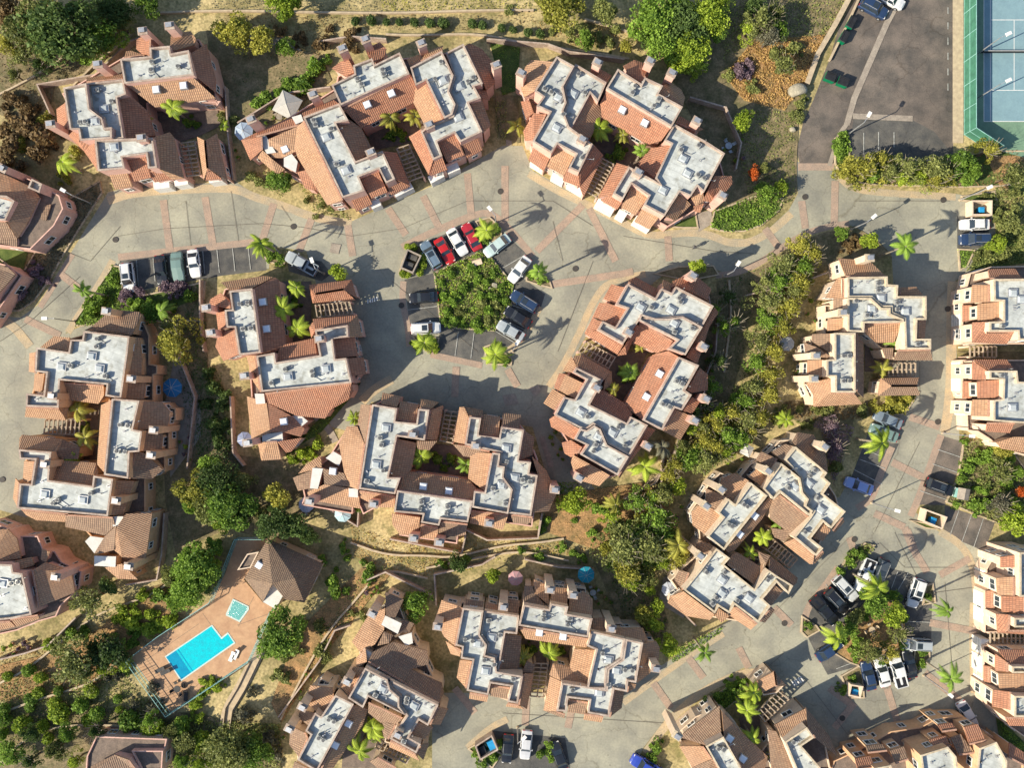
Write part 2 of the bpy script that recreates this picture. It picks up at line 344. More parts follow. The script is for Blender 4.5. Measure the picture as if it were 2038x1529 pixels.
def building(name, label, cat, spec, rot, wall, cap, tile_choice=None, base=0.0, windows=26, seed=1, winset=1.1):
    rnd = random.Random(seed); items = parse(spec); rt = math.radians(rot)
    rt = math.radians(rot); polys = [i for i in items if i[0] in 'FTW']
    cx = sum(p[0] for i in polys for p in i[2]) / sum(len(i[2]) for i in polys)
    cy = sum(p[1] for i in polys for p in i[2]) / sum(len(i[2]) for i in polys)
    root = empty(name, W(cx, cy, 0)); tag(root, label, cat)
    parts = []
    def part(mb, nm):
        return mb.build(nm, root, loc=root.location)
    walls = MB(); foot = []; idx = 0
    for c, h, pts in polys:
        idx += 1; e = idx * 0.0035
        if c == 'F' and h < 6:       # small solid flat-topped blocks, white membrane without a parapet
            P = [W(x, y, h) for x, y, _, _ in pts]
            if area2(P) < 0: P.reverse()
            n = len(P); mb = MB()
            for q in fill_poly([(p.x, p.y) for p in P]): mb.poly([(v.x, v.y, h + e) for v in q], M_ltop)
            for i in range(n):
                j = (i + 1) % n
                mb.poly([(P[i].x, P[i].y, h + e - .15), (P[j].x, P[j].y, h + e - .15), (P[j].x, P[j].y, h + e), (P[i].x, P[i].y, h + e)], cap)
            part(mb, 'flat_roof'); wp = offset_poly(P, 0.04); top = [h - 0.1] * n; foot.append((P, [h] * n, h, 'T'))
        elif c == 'F':
            P = [W(x, y, h + PAR) for x, y, _, _ in pts]
            if area2(P) < 0: P.reverse()
            zt, zm = h + PAR + e, h + e
            inn = offset_poly(P, 0.26); mb = MB()
            n = len(P)
            for i in range(n):
                j = (i + 1) % n
                mb.poly([(P[i].x, P[i].y, zt), (P[j].x, P[j].y, zt), (inn[j][0], inn[j][1], zt), (inn[i][0], inn[i][1], zt)], cap)
                mb.poly([(inn[i][0], inn[i][1], zt), (inn[j][0], inn[j][1], zt), (inn[j][0], inn[j][1], zm - 0.02), (inn[i][0], inn[i][1], zm - 0.02)], cap)
                mb.poly([(P[i].x, P[i].y, zt - 0.12), (P[j].x, P[j].y, zt - 0.12), (P[j].x, P[j].y, zt), (P[i].x, P[i].y, zt)], cap)
            part(mb, 'parapet')
            o2 = offset_poly(P, 0.2); mb = MB()
            for q in fill_poly(o2): mb.poly([(v.x, v.y, zm) for v in q], M_mem)
            part(mb, 'flat_roof')
            xs, ys = [q[0] for q in inn], [q[1] for q in inn]; placed = 0
            for _ in range(40):
                vx, vy = rnd.uniform(min(xs), max(xs)), rnd.uniform(min(ys), max(ys))
                if placed < 5 and inside(vx, vy, offset_poly(P, 0.7)):
                    placed += 1; mb = MB(); hh = rnd.uniform(.25, .6); mb.cyl((vx, vy, zm), (vx, vy, zm + hh), .07, .07, M_metal, 7); mb.cyl((vx, vy, zm + hh), (vx, vy, zm + hh + .08), .13, .1, M_galv, 7); mb.box((vx, vy, zm + .02), (.4, .4, .03), M_galv, rt); part(mb, 'vent_pipe')
            wp = offset_poly(P, 0.035); top = [zt - 0.1] * n
            foot.append((P, [h] * n, h, 'F'))
        elif c == 'T':
            P = [W(x, y, z) for x, y, z, _ in pts]
            if area2(P) < 0: P.reverse()
            n = len(P); mb = MB(); uv = plane_uv(P)
            key = sum(ord(ch) for ch in repr(pts[0]))
            # the plane's facing decides nothing about colour; clay batches vary from roof to roof
            tm = (tile_choice or [T_red, T_org, T_brn])[key % len(tile_choice or [1, 1, 1])]
            bm = bmesh.new(); f = bm.faces.new([bm.verts.new((p.x, p.y, p.z + e)) for p in P])
            bmesh.ops.triangulate(bm, faces=[f])
            for f in bm.faces:
                q = [v.co.copy() for v in f.verts]
                if f.normal.z < 0: q.reverse()
                uq = []
                for a in q:
                    b = min(range(n), key=lambda i: (P[i].x - a.x) ** 2 + (P[i].y - a.y) ** 2); uq.append(uv[b])
                mb.poly(q, tm, uq)
            bm.free()
            for i in range(n):
                j = (i + 1) % n
                q = [(P[i].x, P[i].y, P[i].z - 0.2 + e), (P[j].x, P[j].y, P[j].z - 0.2 + e), (P[j].x, P[j].y, P[j].z + e), (P[i].x, P[i].y, P[i].z + e)]
                mb.poly(q, tm, [(0, 0), (0.3, 0), (0.3, 0.2), (0, 0.2)])
            hm_ = max(p.z for p in P)
            for i in range(n):
                p0, p1 = P[i], P[(i + 1) % n]
                if min(p0.z, p1.z) > hm_ - 0.06 and hm_ - min(p.z for p in P) > 0.5: mb.bar(p0 + Vector((0, 0, .05)), p1 + Vector((0, 0, .05)), 0.26, 0.12, M_ridge)
            part(mb, 'tiled_roof')
            wp = offset_poly(P, 0.22); top = [p.z - 0.14 + e for p in P]
            foot.append((P, [p.z for p in P], min(p.z for p in P), 'T'))
        else:
            P = [W(x, y, h) for x, y, _, _ in pts]
            if area2(P) < 0: P.reverse()
            if winset: P = [Vector((q[0], q[1], h)) for q in offset_poly(P, winset)]
            n = len(P); wp = [(p.x, p.y) for p in P]; top = [h + e] * n; mb = MB()
            inn = offset_poly(P, 0.18)
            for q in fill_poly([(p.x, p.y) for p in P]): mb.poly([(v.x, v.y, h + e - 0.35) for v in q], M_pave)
            for i in range(n):
                j = (i + 1) % n
                mb.poly([(P[i].x, P[i].y, h + e), (P[j].x, P[j].y, h + e), (inn[j][0], inn[j][1], h + e), (inn[i][0], inn[i][1], h + e)], wall)
                mb.poly([(inn[i][0], inn[i][1], h + e), (inn[j][0], inn[j][1], h + e), (inn[j][0], inn[j][1], h + e - 0.36), (inn[i][0], inn[i][1], h + e - 0.36)], wall)
            part(mb, 'terrace')
            foot.append((P, [h] * n, h, 'W'))
        for i in range(n):
            j = (i + 1) % n
            walls.poly([(wp[i][0], wp[i][1], base), (wp[j][0], wp[j][1], base), (wp[j][0], wp[j][1], top[j]), (wp[i][0], wp[i][1], top[i])], wall)
    part(walls, 'wall')
    # roof-height lookup
    def roof_at(x, y):
        best = 0.0
        for P, hs, hm, c in foot:
            a = None
            for zz in (hm, max(hs)):
                p = W(x, y, zz)
                if inside(p.x, p.y, P): a = zz
            if a is None: continue
            if c == 'T':
                # plane through the vertices (least squares)
                A = np.array([[q.x, q.y, 1] for q in P]); s, *_ = np.linalg.lstsq(A, np.array([q.z for q in P]), rcond=None)
                p = W(x, y, (hm + max(hs)) / 2); a = float(s[0] * p.x + s[1] * p.y + s[2])
            best = max(best, a)
        return best if best > 0 else 3.0
    # windows on exposed wall edges
    cand = []
    for k, (P, hs, hm, c) in enumerate(foot):
        n = len(P); ins = {'F': 0.035, 'T': 0.22, 'W': 0.0}[c]
        for i in range(n):
            j = (i + 1) % n; a, b = P[i], P[j]; d = Vector((b.x - a.x, b.y - a.y)); ln = d.length
            if ln < 2.0: continue
            d.normalize(); no = Vector((d.y, -d.x)); m = Vector(((a.x + b.x) / 2, (a.y + b.y) / 2)) + no * 0.7; lo = 0.0
            for k2, (P2, h2, hm2, c2) in enumerate(foot):
                if k2 != k and inside(m.x, m.y, P2): lo = max(lo, max(h2) + (PAR if c2 == 'F' else 0))
            hi = min(hs[i], hs[j]) - 0.25
            if hi - lo < 1.9: continue
            toward = no.dot(-m.normalized())
            cnt = max(1, int(ln // 3.4)); z = lo + (hi - lo) * 0.56 if hi - lo < 4 else hi - 1.15
            for q in range(cnt):
                t = (q + 0.5) / cnt * ln; p = Vector((a.x, a.y)) + d * t - no * ins
                cand.append((-toward, p, d, no, z))
                if hi - lo > 4.6: cand.append((-toward + 0.1, p, d, no, z - 2.7))
    cand.sort(key=lambda q: q[0])
    for _, p, d, no, z in cand[:windows]:
        mb = MB(); ww, hh = rnd.choice([(1.3, 1.2), (1.6, 1.3), (1.0, 1.2)]); c0 = Vector((p.x, p.y, z)); dd = Vector((d.x, d.y, 0)); nv = Vector((no.x, no.y, 0))
        up = Vector((0, 0, 1))
        def quad(x0, x1, z0, z1, off, m):
            mb.poly([c0 + dd * x0 + up * z0 + nv * off, c0 + dd * x1 + up * z0 + nv * off, c0 + dd * x1 + up * z1 + nv * off, c0 + dd * x0 + up * z1 + nv * off], m)
        quad(-ww / 2, ww / 2, -hh / 2, hh / 2, 0.02, M_glass)
        for s in (-1, 1):
            mb.bar(c0 + dd * (s * ww / 2) + up * (-hh / 2) + nv * 0.05, c0 + dd * (s * ww / 2) + up * (hh / 2) + nv * 0.05, 0.09, 0.09, M_white)
            mb.bar(c0 + dd * (-ww / 2) + up * (s * hh / 2) + nv * 0.05, c0 + dd * (ww / 2) + up * (s * hh / 2) + nv * 0.05, 0.09, 0.09, M_white)
        mb.bar(c0 + up * (-hh / 2) + nv * 0.045, c0 + up * (hh / 2) + nv * 0.045, 0.06, 0.06, M_white)
        part(mb, 'window')
    cs, sn = math.cos(rt), math.sin(rt)
    for c, h, pts in items:
        if c in 'FTW': continue
        for (x, y, z0, _) in (pts if c in 'CSKA' else []):
            if c == 'C':
                ht = 8.3; p = W(x, y, ht); mb = MB()
                mb.box((p.x, p.y, ht / 2 + 0.4), (1.25, 0.95, ht - 0.8), wall, rt)
                mb.box((p.x, p.y, ht + 0.06), (1.45, 1.15, 0.14), cap, rt)
                o = part(mb, 'chimney')
                mb = MB(); mb.box((p.x, p.y, ht + 0.27), (0.7, 0.5, 0.28), M_black, rt); mb.box((p.x, p.y, ht + 0.45), (0.9, 0.7, 0.06), M_galv, rt)
                mb.build('chimney_cap', o, loc=root.location)
            elif c == 'S':
                zr = roof_at(x, y); p = W(x, y, zr + 0.3); mb = MB()
                mb.box((p.x, p.y, zr + 0.13), (1.45, 1.25, 0.28), M_galv, rt)
                o = part(mb, 'skylight'); mb = MB(); mb.box((p.x, p.y, zr + 0.36), (1.28, 1.08, 0.2), M_dome, rt, taper=0.62)
                mb.build('skylight_dome', o, loc=root.location)
            elif c == 'K':
                zr = roof_at(x, y); p = W(x, y, zr + 0.2); mb = MB()
                mb.box((p.x, p.y, zr + 0.1), (1.15, 1.1, 0.55), M_galv, rt); mb.box((p.x, p.y, zr + 0.43), (1.02, 0.98, 0.12), M_kdome, rt, taper=0.85)
                part(mb, 'skylight')
            elif c == 'A':
                zr = roof_at(x, y); p = W(x, y, zr + 0.4); mb = MB(); r2 = rt + rnd.uniform(-0.2, 0.2)
                mb.box((p.x, p.y, zr + 0.33), tuple(rnd.choice([(0.7, 0.7, 0.6), (0.8, 0.65, 0.55), (0.55, 0.55, 0.7)])), M_metal, r2)
                mb.cyl((p.x, p.y, zr + 0.66), (p.x, p.y, zr + 0.7), 0.27, 0.25, M_fan, 10)
                a = rnd.uniform(-0.6, 0.9) + rt; l = rnd.uniform(1.0, 1.8)
                q0 = Vector((p.x, p.y, zr + 0.1)); q1 = q0 + Vector((math.cos(a), -math.sin(a), 0)) * l
                mb.bar(q0, q1, 0.07, 0.07, M_galv); mb.cyl(q1 - Vector((0, 0, 0.1)), q1 + Vector((0, 0, 0.45)), 0.07, 0.07, M_metal, 6)
                part(mb, 'condenser')
        if c == 'D':
            for a, b in zip(pts[::2], pts[1::2]):
                A, B = W(a[0], a[1], 2.35), W(b[0], b[1], 2.35); mb = MB()
                d = (B - A).normalized(); nv = Vector((d.y, -d.x, 0)); mid = (A + B) / 2
                if nv.dot(-Vector((mid.x, mid.y, 0))) < 0: nv = -nv
                A.z = B.z = 0; back = nv * -1.2; up = Vector((0, 0, 2.35))
                for q in ([A, B, B + up, A + up], [A + up, B + up, B + up + back, A + up + back], [A, A + back, A + back + up, A + up], [B, B + back, B + back + up, B + up]):
                    mb.poly(q, M_white)
                for t in (0.25, 0.5, 0.75): mb.bar(A + up * t + nv * 0.02, B + up * t + nv * 0.02, 0.03, 0.04, M_metal)
                part(mb, 'garage_door')
        if c == 'P':
            q = [W(x, y, 2.9) for x, y, _, _ in pts[:4]]; a, b, cc, d = q
            ctr = (a + b + cc + d) / 4; pr = empty('pergola', (ctr.x, ctr.y, 0))
            tag(pr, 'slatted timber entry pergola' + PERG.pop(0), 'pergola', 'entry pergolas of the courtyard homes')
            mb = MB(); n = max(5, int((d - a).length / 0.62))
            for i in range(n + 1):
                t = i / n; mb.bar(a.lerp(d, t), b.lerp(cc, t), 0.16, 0.2, M_wood)
            mb.build('slats', pr, loc=pr.location)
            mb = MB()
            for s, t in ((a, d), (b, cc), ((a + b) / 2, (d + cc) / 2)): mb.bar(s - Vector((0, 0, .22)), t - Vector((0, 0, .22)), 0.2, 0.24, M_wood)
            mb.build('beams', pr, loc=pr.location)
            for s in (a, b, cc, d):
                mb = MB(); mb.box((s.x, s.y, 1.3), (0.3, 0.3, 2.6), wall, rt); mb.build('post', pr, loc=pr.location)
    return root
PERG = [' by the top left corner', ' facing the upper road', ' near the uphill slope', ' beside the shaded drive', ' on the left margin', ' opposite the parking island',
        ' along the sloping drive', ' by the right hand road', ' at the upper right margin', ' at the upper right margin, lower', ' above the loop drive', ' at the bottom, left of the road',
        ' at the bottom centre', ' beside the speed bump', ' at the lower right margin', ' in the bottom right corner'] + [''] * 8
P3 = [T_red, T_org, T_red]; P4 = [T_org, T_brn, T_org]; P5 = [T_brn, T_org, T_brn]
building('townhouse_block', 'pink courtyard house block with two skylights on its orange roof, top left', 'housing block', '''O 0 0;
W 3.4 400,690 920,380 1540,230 1640,420 1710,800 1690,830 1180,840 1200,1040 1330,1360 860,1430 720,1300;
F 7 912,445 1140,425 1138,360 1290,345 1300,405 1435,378 1475,570 945,635;
F 7.2 480,665 655,630 680,825 775,895 795,970 850,965 850,1050 610,1068 595,985 530,985;
F 6.5 660,630 935,600 960,715 890,740 940,1055 852,1050 797,970 778,893 684,822;
F 6.9 720,1062 1160,1045 1195,1275 1125,1280 1110,1170 930,1195 950,1280 745,1300;
T 965,645,6.6 1475,592 1640,745,4.6 1180,815; T 1460,400,6.8 1570,330,4.8 1640,600 1640,700 1475,570,6.6;
T 1300,250,5 1450,235 1490,290 1480,340 1320,385,6.6 1295,345; T 1070,280,5 1145,285,6.5 1140,415 1080,410,5.6 1035,370,5 1040,300;
T 905,745,6.3 1010,740,5.8 1130,850,4.6 1180,1030 945,1055,6.3; T 1170,1045,6.6 1290,1005,4.6 1320,1040 1400,1355 1310,1365 1195,1280,6.6;
T 825,1310,5.2 965,1300 1010,1420,3.8 870,1440; T 935,1202,6.3 1105,1180 1150,1350,4.7 1020,1380; T 1145,1305,5 1210,1290 1320,1360,3.8 1175,1385;
T 430,830,4.2 500,780,6 525,985 440,960,4.2; T 490,1000,4.2 600,985,6 610,1068 720,1070 745,1300 640,1150,4.4;
T 1560,1070,5.2 1650,1015,3.8 1730,1370 1580,1280,5.2; T 1580,1280,5.2 1690,1360,3.8 1550,1370; T 1500,1040,4 1560,1070,5.2 1580,1280 1550,1370,4;
T 960,390,4.4 1000,385 1100,420,5.2 945,440; T 660,590,4.8 930,560 935,600,6 660,625;
C 1085,235 1290,195 745,490 385,945 1075,1050; K 1190,680 1398,650; S 790,825 720,920 865,1115; A 1155,470 1150,530 1355,505 735,685 850,770 610,930 650,925;
P 1365,1090 1480,1075 1520,1330 1415,1340; D 1170,1440 1290,1425 1330,1415 1430,1400 1590,1390 1690,1375''', 7, M_pink, M_cap, P3, seed=1)
building('townhouse_block', 'large pink courtyard block with a grey canopy beside it, upper left of the top road', 'housing block', '''O 450 0;
W 3.3 100,1060 780,640 800,540 1100,400 1330,390 1800,330 1960,640 1900,700 1960,1000 1860,1230 1540,1380 1480,990 1420,780 1040,980 1110,1140 1430,1440 1000,1620 870,1530 540,1420 390,1340 190,1230;
F 6.7 585,890 860,785 930,915 835,935 985,1225 1190,1145 1285,1360 1215,1395 1160,1285 1010,1345 1055,1450 885,1505;
F 7.05 800,645 975,560 965,495 1110,440 1130,490 1320,395 1395,560 870,800;
F 6.9 1400,510 1640,385 1730,570 1695,690 1745,790 1720,870 1660,900 1520,610 1440,650;
F 6.4 1670,400 1804,329 1953,634 1888,655 1938,745 1846,780 1949,1000 1781,1080 1735,1010 1605,1075 1645,1185 1575,1215 1480,1000 1540,950 1660,905 1722,878 1748,788 1698,690 1733,570;
T 890,830,6.6 1405,565 1450,660,5.6 1430,780,4.6 1030,975; T 850,935,6.4 930,905,6.2 1030,975,4.6 1110,1130 1100,1160 985,1225,6.4;
T 1515,625,6.4 1440,670,5.6 1425,780,4.7 1510,950 1650,905,6.4;
T 590,920,6.4 885,1525 770,1560,5.2 670,1290,5 545,1200,4.8 520,1130 545,960,5.4;
T 120,1060,3.8 490,885 560,950,5 230,1040; T 115,1065,3.8 270,1040,5 275,1140 185,1220,3.8; T 320,1060,5 545,960,5.2 530,1150,4.8 430,1200,4 340,1200;
T 275,1140,4.8 340,1200,4.4 450,1290,3.7 385,1330 240,1200; F 4.6 230,1030 290,1010 380,1160 310,1170; F 4.3 440,1200 500,1170 545,1230 530,1310 440,1265;
T 540,1310,4.4 665,1280,5 660,1445,3.7 600,1430; T 665,1280,5 730,1430,3.7 660,1445; F 5.4 500,890 570,870 590,920 530,945;
T 940,1490,5 1060,1440 1112,1552,3.6 990,1609; T 1015,1350,6.2 1150,1290 1230,1460,4.7 1105,1510; T 1215,1405,5 1295,1365 1400,1415,3.7 1255,1485;
T 1185,1150,6.4 1290,1365 1400,1415,4.5 1300,1160; T 1390,1040,4.9 1480,985,6.2 1575,1220 1540,1330,4.9; T 1575,1220,6 1640,1195 1685,1290,4.7 1560,1335;
T 1610,1080,6.2 1740,1010 1815,1180,4.7 1680,1230; T 1796,1101,5.2 1915,1043 1953,1139,3.7 1834,1204;
T 1060,370,4.8 1170,320 1220,370 1200,435,5.8 1125,475,6.5; T 870,470,4.8 930,450,5.5 985,545,6.5 905,580,5.6 805,520,4.7;
T 1375,450,4.8 1650,345 1645,385,6 1400,505; T 580,860,4.8 820,760 860,790,6.2 590,890;
O 0 0 1; T 926,90,6 935,86,5.4 960,98,4.8 982,125,4.6 985,165 968,180,5.2 962,166,6; T 936,208,6.2 958,195,5.4 977,250,4.7 962,264,6.2; T 948,176,5.4 968,180,4.6 975,200 958,195,5.4;
O 450 0; C 885,370 1060,300 660,720 190,910 1485,330 1100,1160 1545,950; O 900 0; C 335,495; O 450 0; K 1075,795 1258,710 450,1135; S 760,1040 910,1295 1650,610 1770,655 1765,890;
A 1000,600 1030,640 1190,530 1200,565 800,980 1590,600 1840,620 1880,590 1635,470 665,915 680,950 840,1250;
P 1300,1130 1390,1100 1500,1340 1390,1380; D 1290,1500 1425,1430 1110,1590 1180,1560 1560,1395 1660,1340 1690,1325 1780,1285''', 23, M_pink, M_cap, P3, windows=34, seed=2)
building('townhouse_block', 'pink and terracotta courtyard block below the dense green trees at top centre', 'housing block', '''O 900 0;
W 3.3 740,420 950,470 1230,600 1290,470 1760,740 1800,800 1700,940 1500,1100 1130,900 1040,1050 1150,1180 970,1500 590,1240 540,1110 540,960 520,740 600,450;
W 3.3 1700,930 1920,1050 2080,1170 2140,1400 2020,1560 1640,1790 1100,1500 1240,1240 1400,1250 1500,1100;
F 7.1 795,425 930,500 845,655 870,780 845,840 890,960 1070,1095 965,1310 885,1275 940,1170 800,1095 755,1165 610,1075 740,850 640,805 690,735 625,690;
F 6.6 938,482 1175,625 1110,775 1050,710 900,990 892,958 849,840 874,780 849,655;
F 7.2 1260,520 1440,635 1465,585 1605,650 1570,710 1755,810 1670,965 1170,670;
O 0 0 1; F 6.8 1342,246 1409,283 1443,305 1401,383 1388,371 1375,391 1353,382 1323,430 1281,408 1291,389 1257,366 1240,397 1220,385 1252,331 1312,364 1304,354 1336,286 1322,279;
O 900 0; T 1170,700,6.8 1655,980 1590,1070,5.6 1490,1100,4.7 1130,890 1125,780,5.7; T 1052,727,6.5 1115,790,5.8 1140,890,4.7 1050,1050 903,990,6.5;
T 1670,1100,6.5 1545,1360 1410,1250,4.7 1500,1130; T 600,455,4.6 735,465,6.2 770,470,6.6 630,690 545,740,4.6 510,620,4.4 560,500; T 520,770,3.7 590,770,4.2 620,860 560,900,3.7; T 620,860,6.2 710,868,6.4 620,1062 555,1070,4.7 540,1000;
T 620,1110,5.1 755,1170 700,1300,3.7 580,1215; T 800,1103,6.2 937,1168 850,1335,4.5 720,1265; T 870,1290,5.8 965,1320 970,1420,4.1 840,1370;
T 1075,1100,6.4 1150,1180,4.7 1000,1500,3.9 970,1420,4.2 962,1312,6.4; T 1250,1240,4.9 1340,1265,6.2 1225,1480 1110,1500,4.2;
O 1150 350; T 175,185,4.1 260,135,5.8 345,185 300,255,4.1; T 400,82,6.2 538,152 440,300,4.5 330,240; T 500,228,5.2 625,310 545,405,3.7 430,345;
T 775,130,6.3 860,220,4.8 790,290,4.6 740,340,4.4 668,308,6.4; T 860,165,5.2 900,100,6 955,125,6 960,190,4.8 900,230,4.4; T 985,120,6.4 1040,0,6.6 1170,0,5 1175,60,4.7 1060,200,4.4 950,190,4.9; T 880,230,4.4 960,210,4.6 930,280,3.6 890,270;
O 900 0; T 1385,455,4.7 1495,490 1467,580,6.6 1442,630 1340,560,6.2 1300,500,5.4; T 1605,655,6.6 1640,610,4.8 1740,680,4.7 1770,740 1755,805,6.6 1575,710,6.8; T 1120,520,5 1215,575 1180,625,6.3 1100,580; T 1730,880,5 1800,920 1911,985 1860,1000,6.1 1700,930;
C 1105,475 1505,465 1670,555 1860,920 525,555 990,1060 1415,1310; K 1295,835 1465,935; S 810,740 920,710 795,970; O 1300 0; S 230,1205 262,1318 75,1445; O 1150 350; C 1100,150;
O 900 0; A 705,675 755,700 960,565 1010,705 1390,655 1370,705 1570,755 1535,805 990,1200 845,870; O 1300 0; A 210,1140 340,1330 385,1355 345,1105;
O 900 0; P 1140,1205 1230,1250 1100,1500 1010,1450; D 590,1235 690,1300 750,1345 840,1395 870,1405 985,1475; O 1150 350; D 130,220 260,290 290,300 350,335 420,350 540,420''', -28, M_pink, M_cap, P3, windows=34, seed=3)
building('townhouse_block', 'pink block cut off by the left edge beside the curving road', 'housing block', '''O 0 350;
W 4.2 -100,-120 130,-20 300,60 450,150 480,250 410,380 230,560 -100,520; F 6.4 -100,140 50,150 110,190 40,340 -100,330; F 6.2 240,20 320,60 300,130 210,90;
T -100,-60,5 60,0,4.9 230,80,4.8 300,160,4.7 210,360 130,480 52,345,6.3 112,195 -100,138; T -100,342,6 45,347 130,480,4.7 130,540 -100,490; T 330,230,4.2 390,215 350,340 310,330;
O 0 0; C 20,1280''', -28, M_pink, M_cap, P4, seed=4, winset=0)
building('townhouse', 'corner of a pink tiled house at the left edge below the small lawn', 'house', '''O 0 350;
W 3.2 -100,640 60,680 170,760 -100,1150; T -100,680,5.2 60,695,4.8 115,750,4.2 -100,1000,4.8''', -28, M_pink, M_cap, P4, windows=3, seed=5, winset=0)
building('townhouse_block', 'pink courtyard block right below the row of stalls with the car cover', 'housing block', '''O 400 350;
W 3.2 60,1040 140,810 500,760 600,780 655,1300 860,1235 820,1100 1190,1055 1270,1520 1180,1640 1030,1800 540,1950 400,1860 330,1700 310,1400 130,1420 90,1200;
F 7 215,875 390,855 455,1345 290,1365 255,1155 195,1155 180,1020 235,1015;
F 6.5 420,1370 560,1345 570,1420 900,1365 865,1175 1115,1135 1120,1225 1000,1240 1020,1395 1105,1385 1145,1575 460,1645;
T 215,870,6.5 150,810,4.8 480,760 550,770,5 390,853,6.6; T 395,860,6.5 560,772,4.9 590,790,4.7 650,1290 570,1345,5 460,1350,6.5;
T 150,890,5 215,960,6.4 220,1010 60,990,4.4 70,940; T 115,1045,5 182,1030,6.4 195,1155 130,1170,5; T 130,1200,5 255,1165,6.4 285,1360 170,1410,4.8 110,1300,4.7;
T 600,1290,4.8 860,1235 885,1365,6.2 575,1415; T 820,830,3.6 1145,790 1085,865,5 870,900; T 850,970,3.6 1165,935 1085,865,5 870,900; T 1145,790,3.6 1190,935 1085,865,5; T 820,830,3.6 870,900,5 850,970,3.6;
T 850,1090,4.8 1190,1060 1112,1133,6 868,1170; T 1190,1060,4.6 1225,1225 1118,1225,6 1113,1135; T 820,1140,4.7 870,1100,5 866,1180,6 840,1235,4.8;
T 1005,1245,6 1165,1230,5 1195,1370 1025,1390,6; T 1107,1390,6 1235,1380,4.7 1255,1510 1132,1525,6;
O 400 700; T 490,320,6.2 1145,240 1160,300,4.8 1125,365,4.5 860,370,5 985,445,4.3 945,510,4 730,490,4.4 510,390,5.6; T 345,30,5 415,30,6.2 455,310 400,230,5;
T 350,340,3.9 500,385,5.4 530,615,5 385,670,3.9; T 510,390,5.4 690,490,4.4 790,590,3.9 760,650 620,610,4.6 530,615,5;
T 430,680,3.8 500,690,4.7 460,830,3.5; T 500,690,4.7 580,685 615,820,3.5 460,830; T 580,685,4.7 770,655,4 690,760,3.6 650,770;
F 4.3 465,630 620,610 625,680 470,695; F 5.6 410,320 480,320 490,395 420,400; F 4 680,490 760,485 815,530 740,590;
C 355,695 330,185; O 400 350; C 40,1005 75,1195 900,1240; K 470,960 500,1165; O 400 700; K 632,533; S 660,190 950,130; A 640,135 535,240 845,150 850,185;
O 400 350; A 295,975 355,965 320,1165 380,1160; P 870,985 885,1075 1155,1050 1130,960''', 8, M_pink, M_cap, P3, windows=30, seed=6)
building('townhouse_block', 'long peach courtyard block on the left with a blue umbrella in its side yard', 'housing block', '''O 0 600;
W 3.4 210,370 410,260 700,180 850,60 1080,80 1150,150 1190,250 1190,430 1250,440 1250,590 1220,600 1220,740 1390,770 1390,940 1340,960 1340,1140 1310,1180 1310,1340 1160,1370 1160,1700 1130,1900 1060,2120 900,2120 780,1960 480,1650 130,1560 130,1400 150,1010 600,1020 600,1250 740,1240 770,780 520,740 510,900 180,890 190,690 230,540;
F 6.8 275,350 520,385 535,290 625,290 635,225 985,265 965,430 920,740 800,720 810,635 455,600 445,810 195,800 200,700 330,715 350,545 265,535;
F 7.1 850,740 1060,755 1010,975 1080,990 1060,1145 985,1150 975,1350 790,1320;
O 0 900; F 6.6 140,-20 390,0 370,215 700,260 710,180 860,205 820,490 600,470 130,430 150,240 235,245 265,60 150,55;
O 0 600; T 305,350,5 410,265,4.7 530,275,5.4 520,380,6.2; T 700,190,5.2 850,60,4.7 1060,80 1075,110,4.8 1000,258,6.3 640,222,6.2;
T 988,268,6 1060,275,5 1080,440 1075,570 978,570,6; T 950,625,6 1110,620,5 1095,745 940,745,6; T 1070,760,6.4 1230,765,4.9 1300,850,4.7 1270,970,4.9 1030,975,6.4;
T 1100,990,6.4 1240,1010,5 1225,1135 1085,1140,6.4; T 1030,1152,6.4 1090,1150,5.8 1240,1280,4.5 1160,1350,4.7 987,1350,6.4; T 225,395,3.9 275,385,5 270,545 220,535,3.9; T 265,550,5 340,550,5.4 320,690,5.2 255,680,4.7;
T 483,622,6.2 790,642 790,720,5.6 750,780,4.7 520,750,4.8; T 455,610,6 480,620 520,750,4.8 510,900,4.7 445,820,6; T 200,803,5.6 460,820 500,905,4.3 190,880;
T 150,1040,4.6 170,1015,4.4 480,1050,4.7 430,1145,6.2 145,1130,6; T 480,1050,4.7 610,1110,4.5 595,1200 470,1200,5 395,1140,6.2;
T 470,1210,4.8 730,1230 750,1310,5.2 700,1400,6.2 375,1370; T 770,790,4.7 850,750,6.4 800,1310 740,1240,4.7; T 185,1215,5 265,1220,6 245,1385 175,1360,5;
O 0 900; T 120,200,5 150,235,6 135,420 100,350,5; T 165,437,6.2 520,475 540,535,5 280,520,4.7 200,480,4.8; T 500,480,6.2 860,500 880,560,5.8 800,635,5 500,570,4.8;
T 890,570,6.2 960,470,6.3 1160,465,4.9 1110,810,4.7 930,800,5.4 870,745; T 800,640,5 885,560,6 870,745,5.6 780,770,4.7 720,770,4.4; T 870,215,6.2 1025,220,5 940,480 835,480,6.2; T 800,880,4 930,850,5 1050,970,3.8 900,965;
F 4.8 720,790 885,795 880,875 720,865; F 5.8 865,490 940,490 935,570 860,565; F 4.2 690,640 830,660 820,720 720,770 650,680;
C 885,370 980,870; O 0 600; C 810,75 1000,590 1170,980 1150,1170 400,720 345,1240; S 695,415 465,495 755,510; O 0 900; S 340,320 630,365; A 690,315 405,390 440,365;
O 0 600; A 740,285 735,345 535,490 800,570 915,940 975,945 890,1140 955,1145; P 345,905 335,1005 600,1015 610,905''', -7, M_peach, M_cap, P4, windows=34, seed=7)
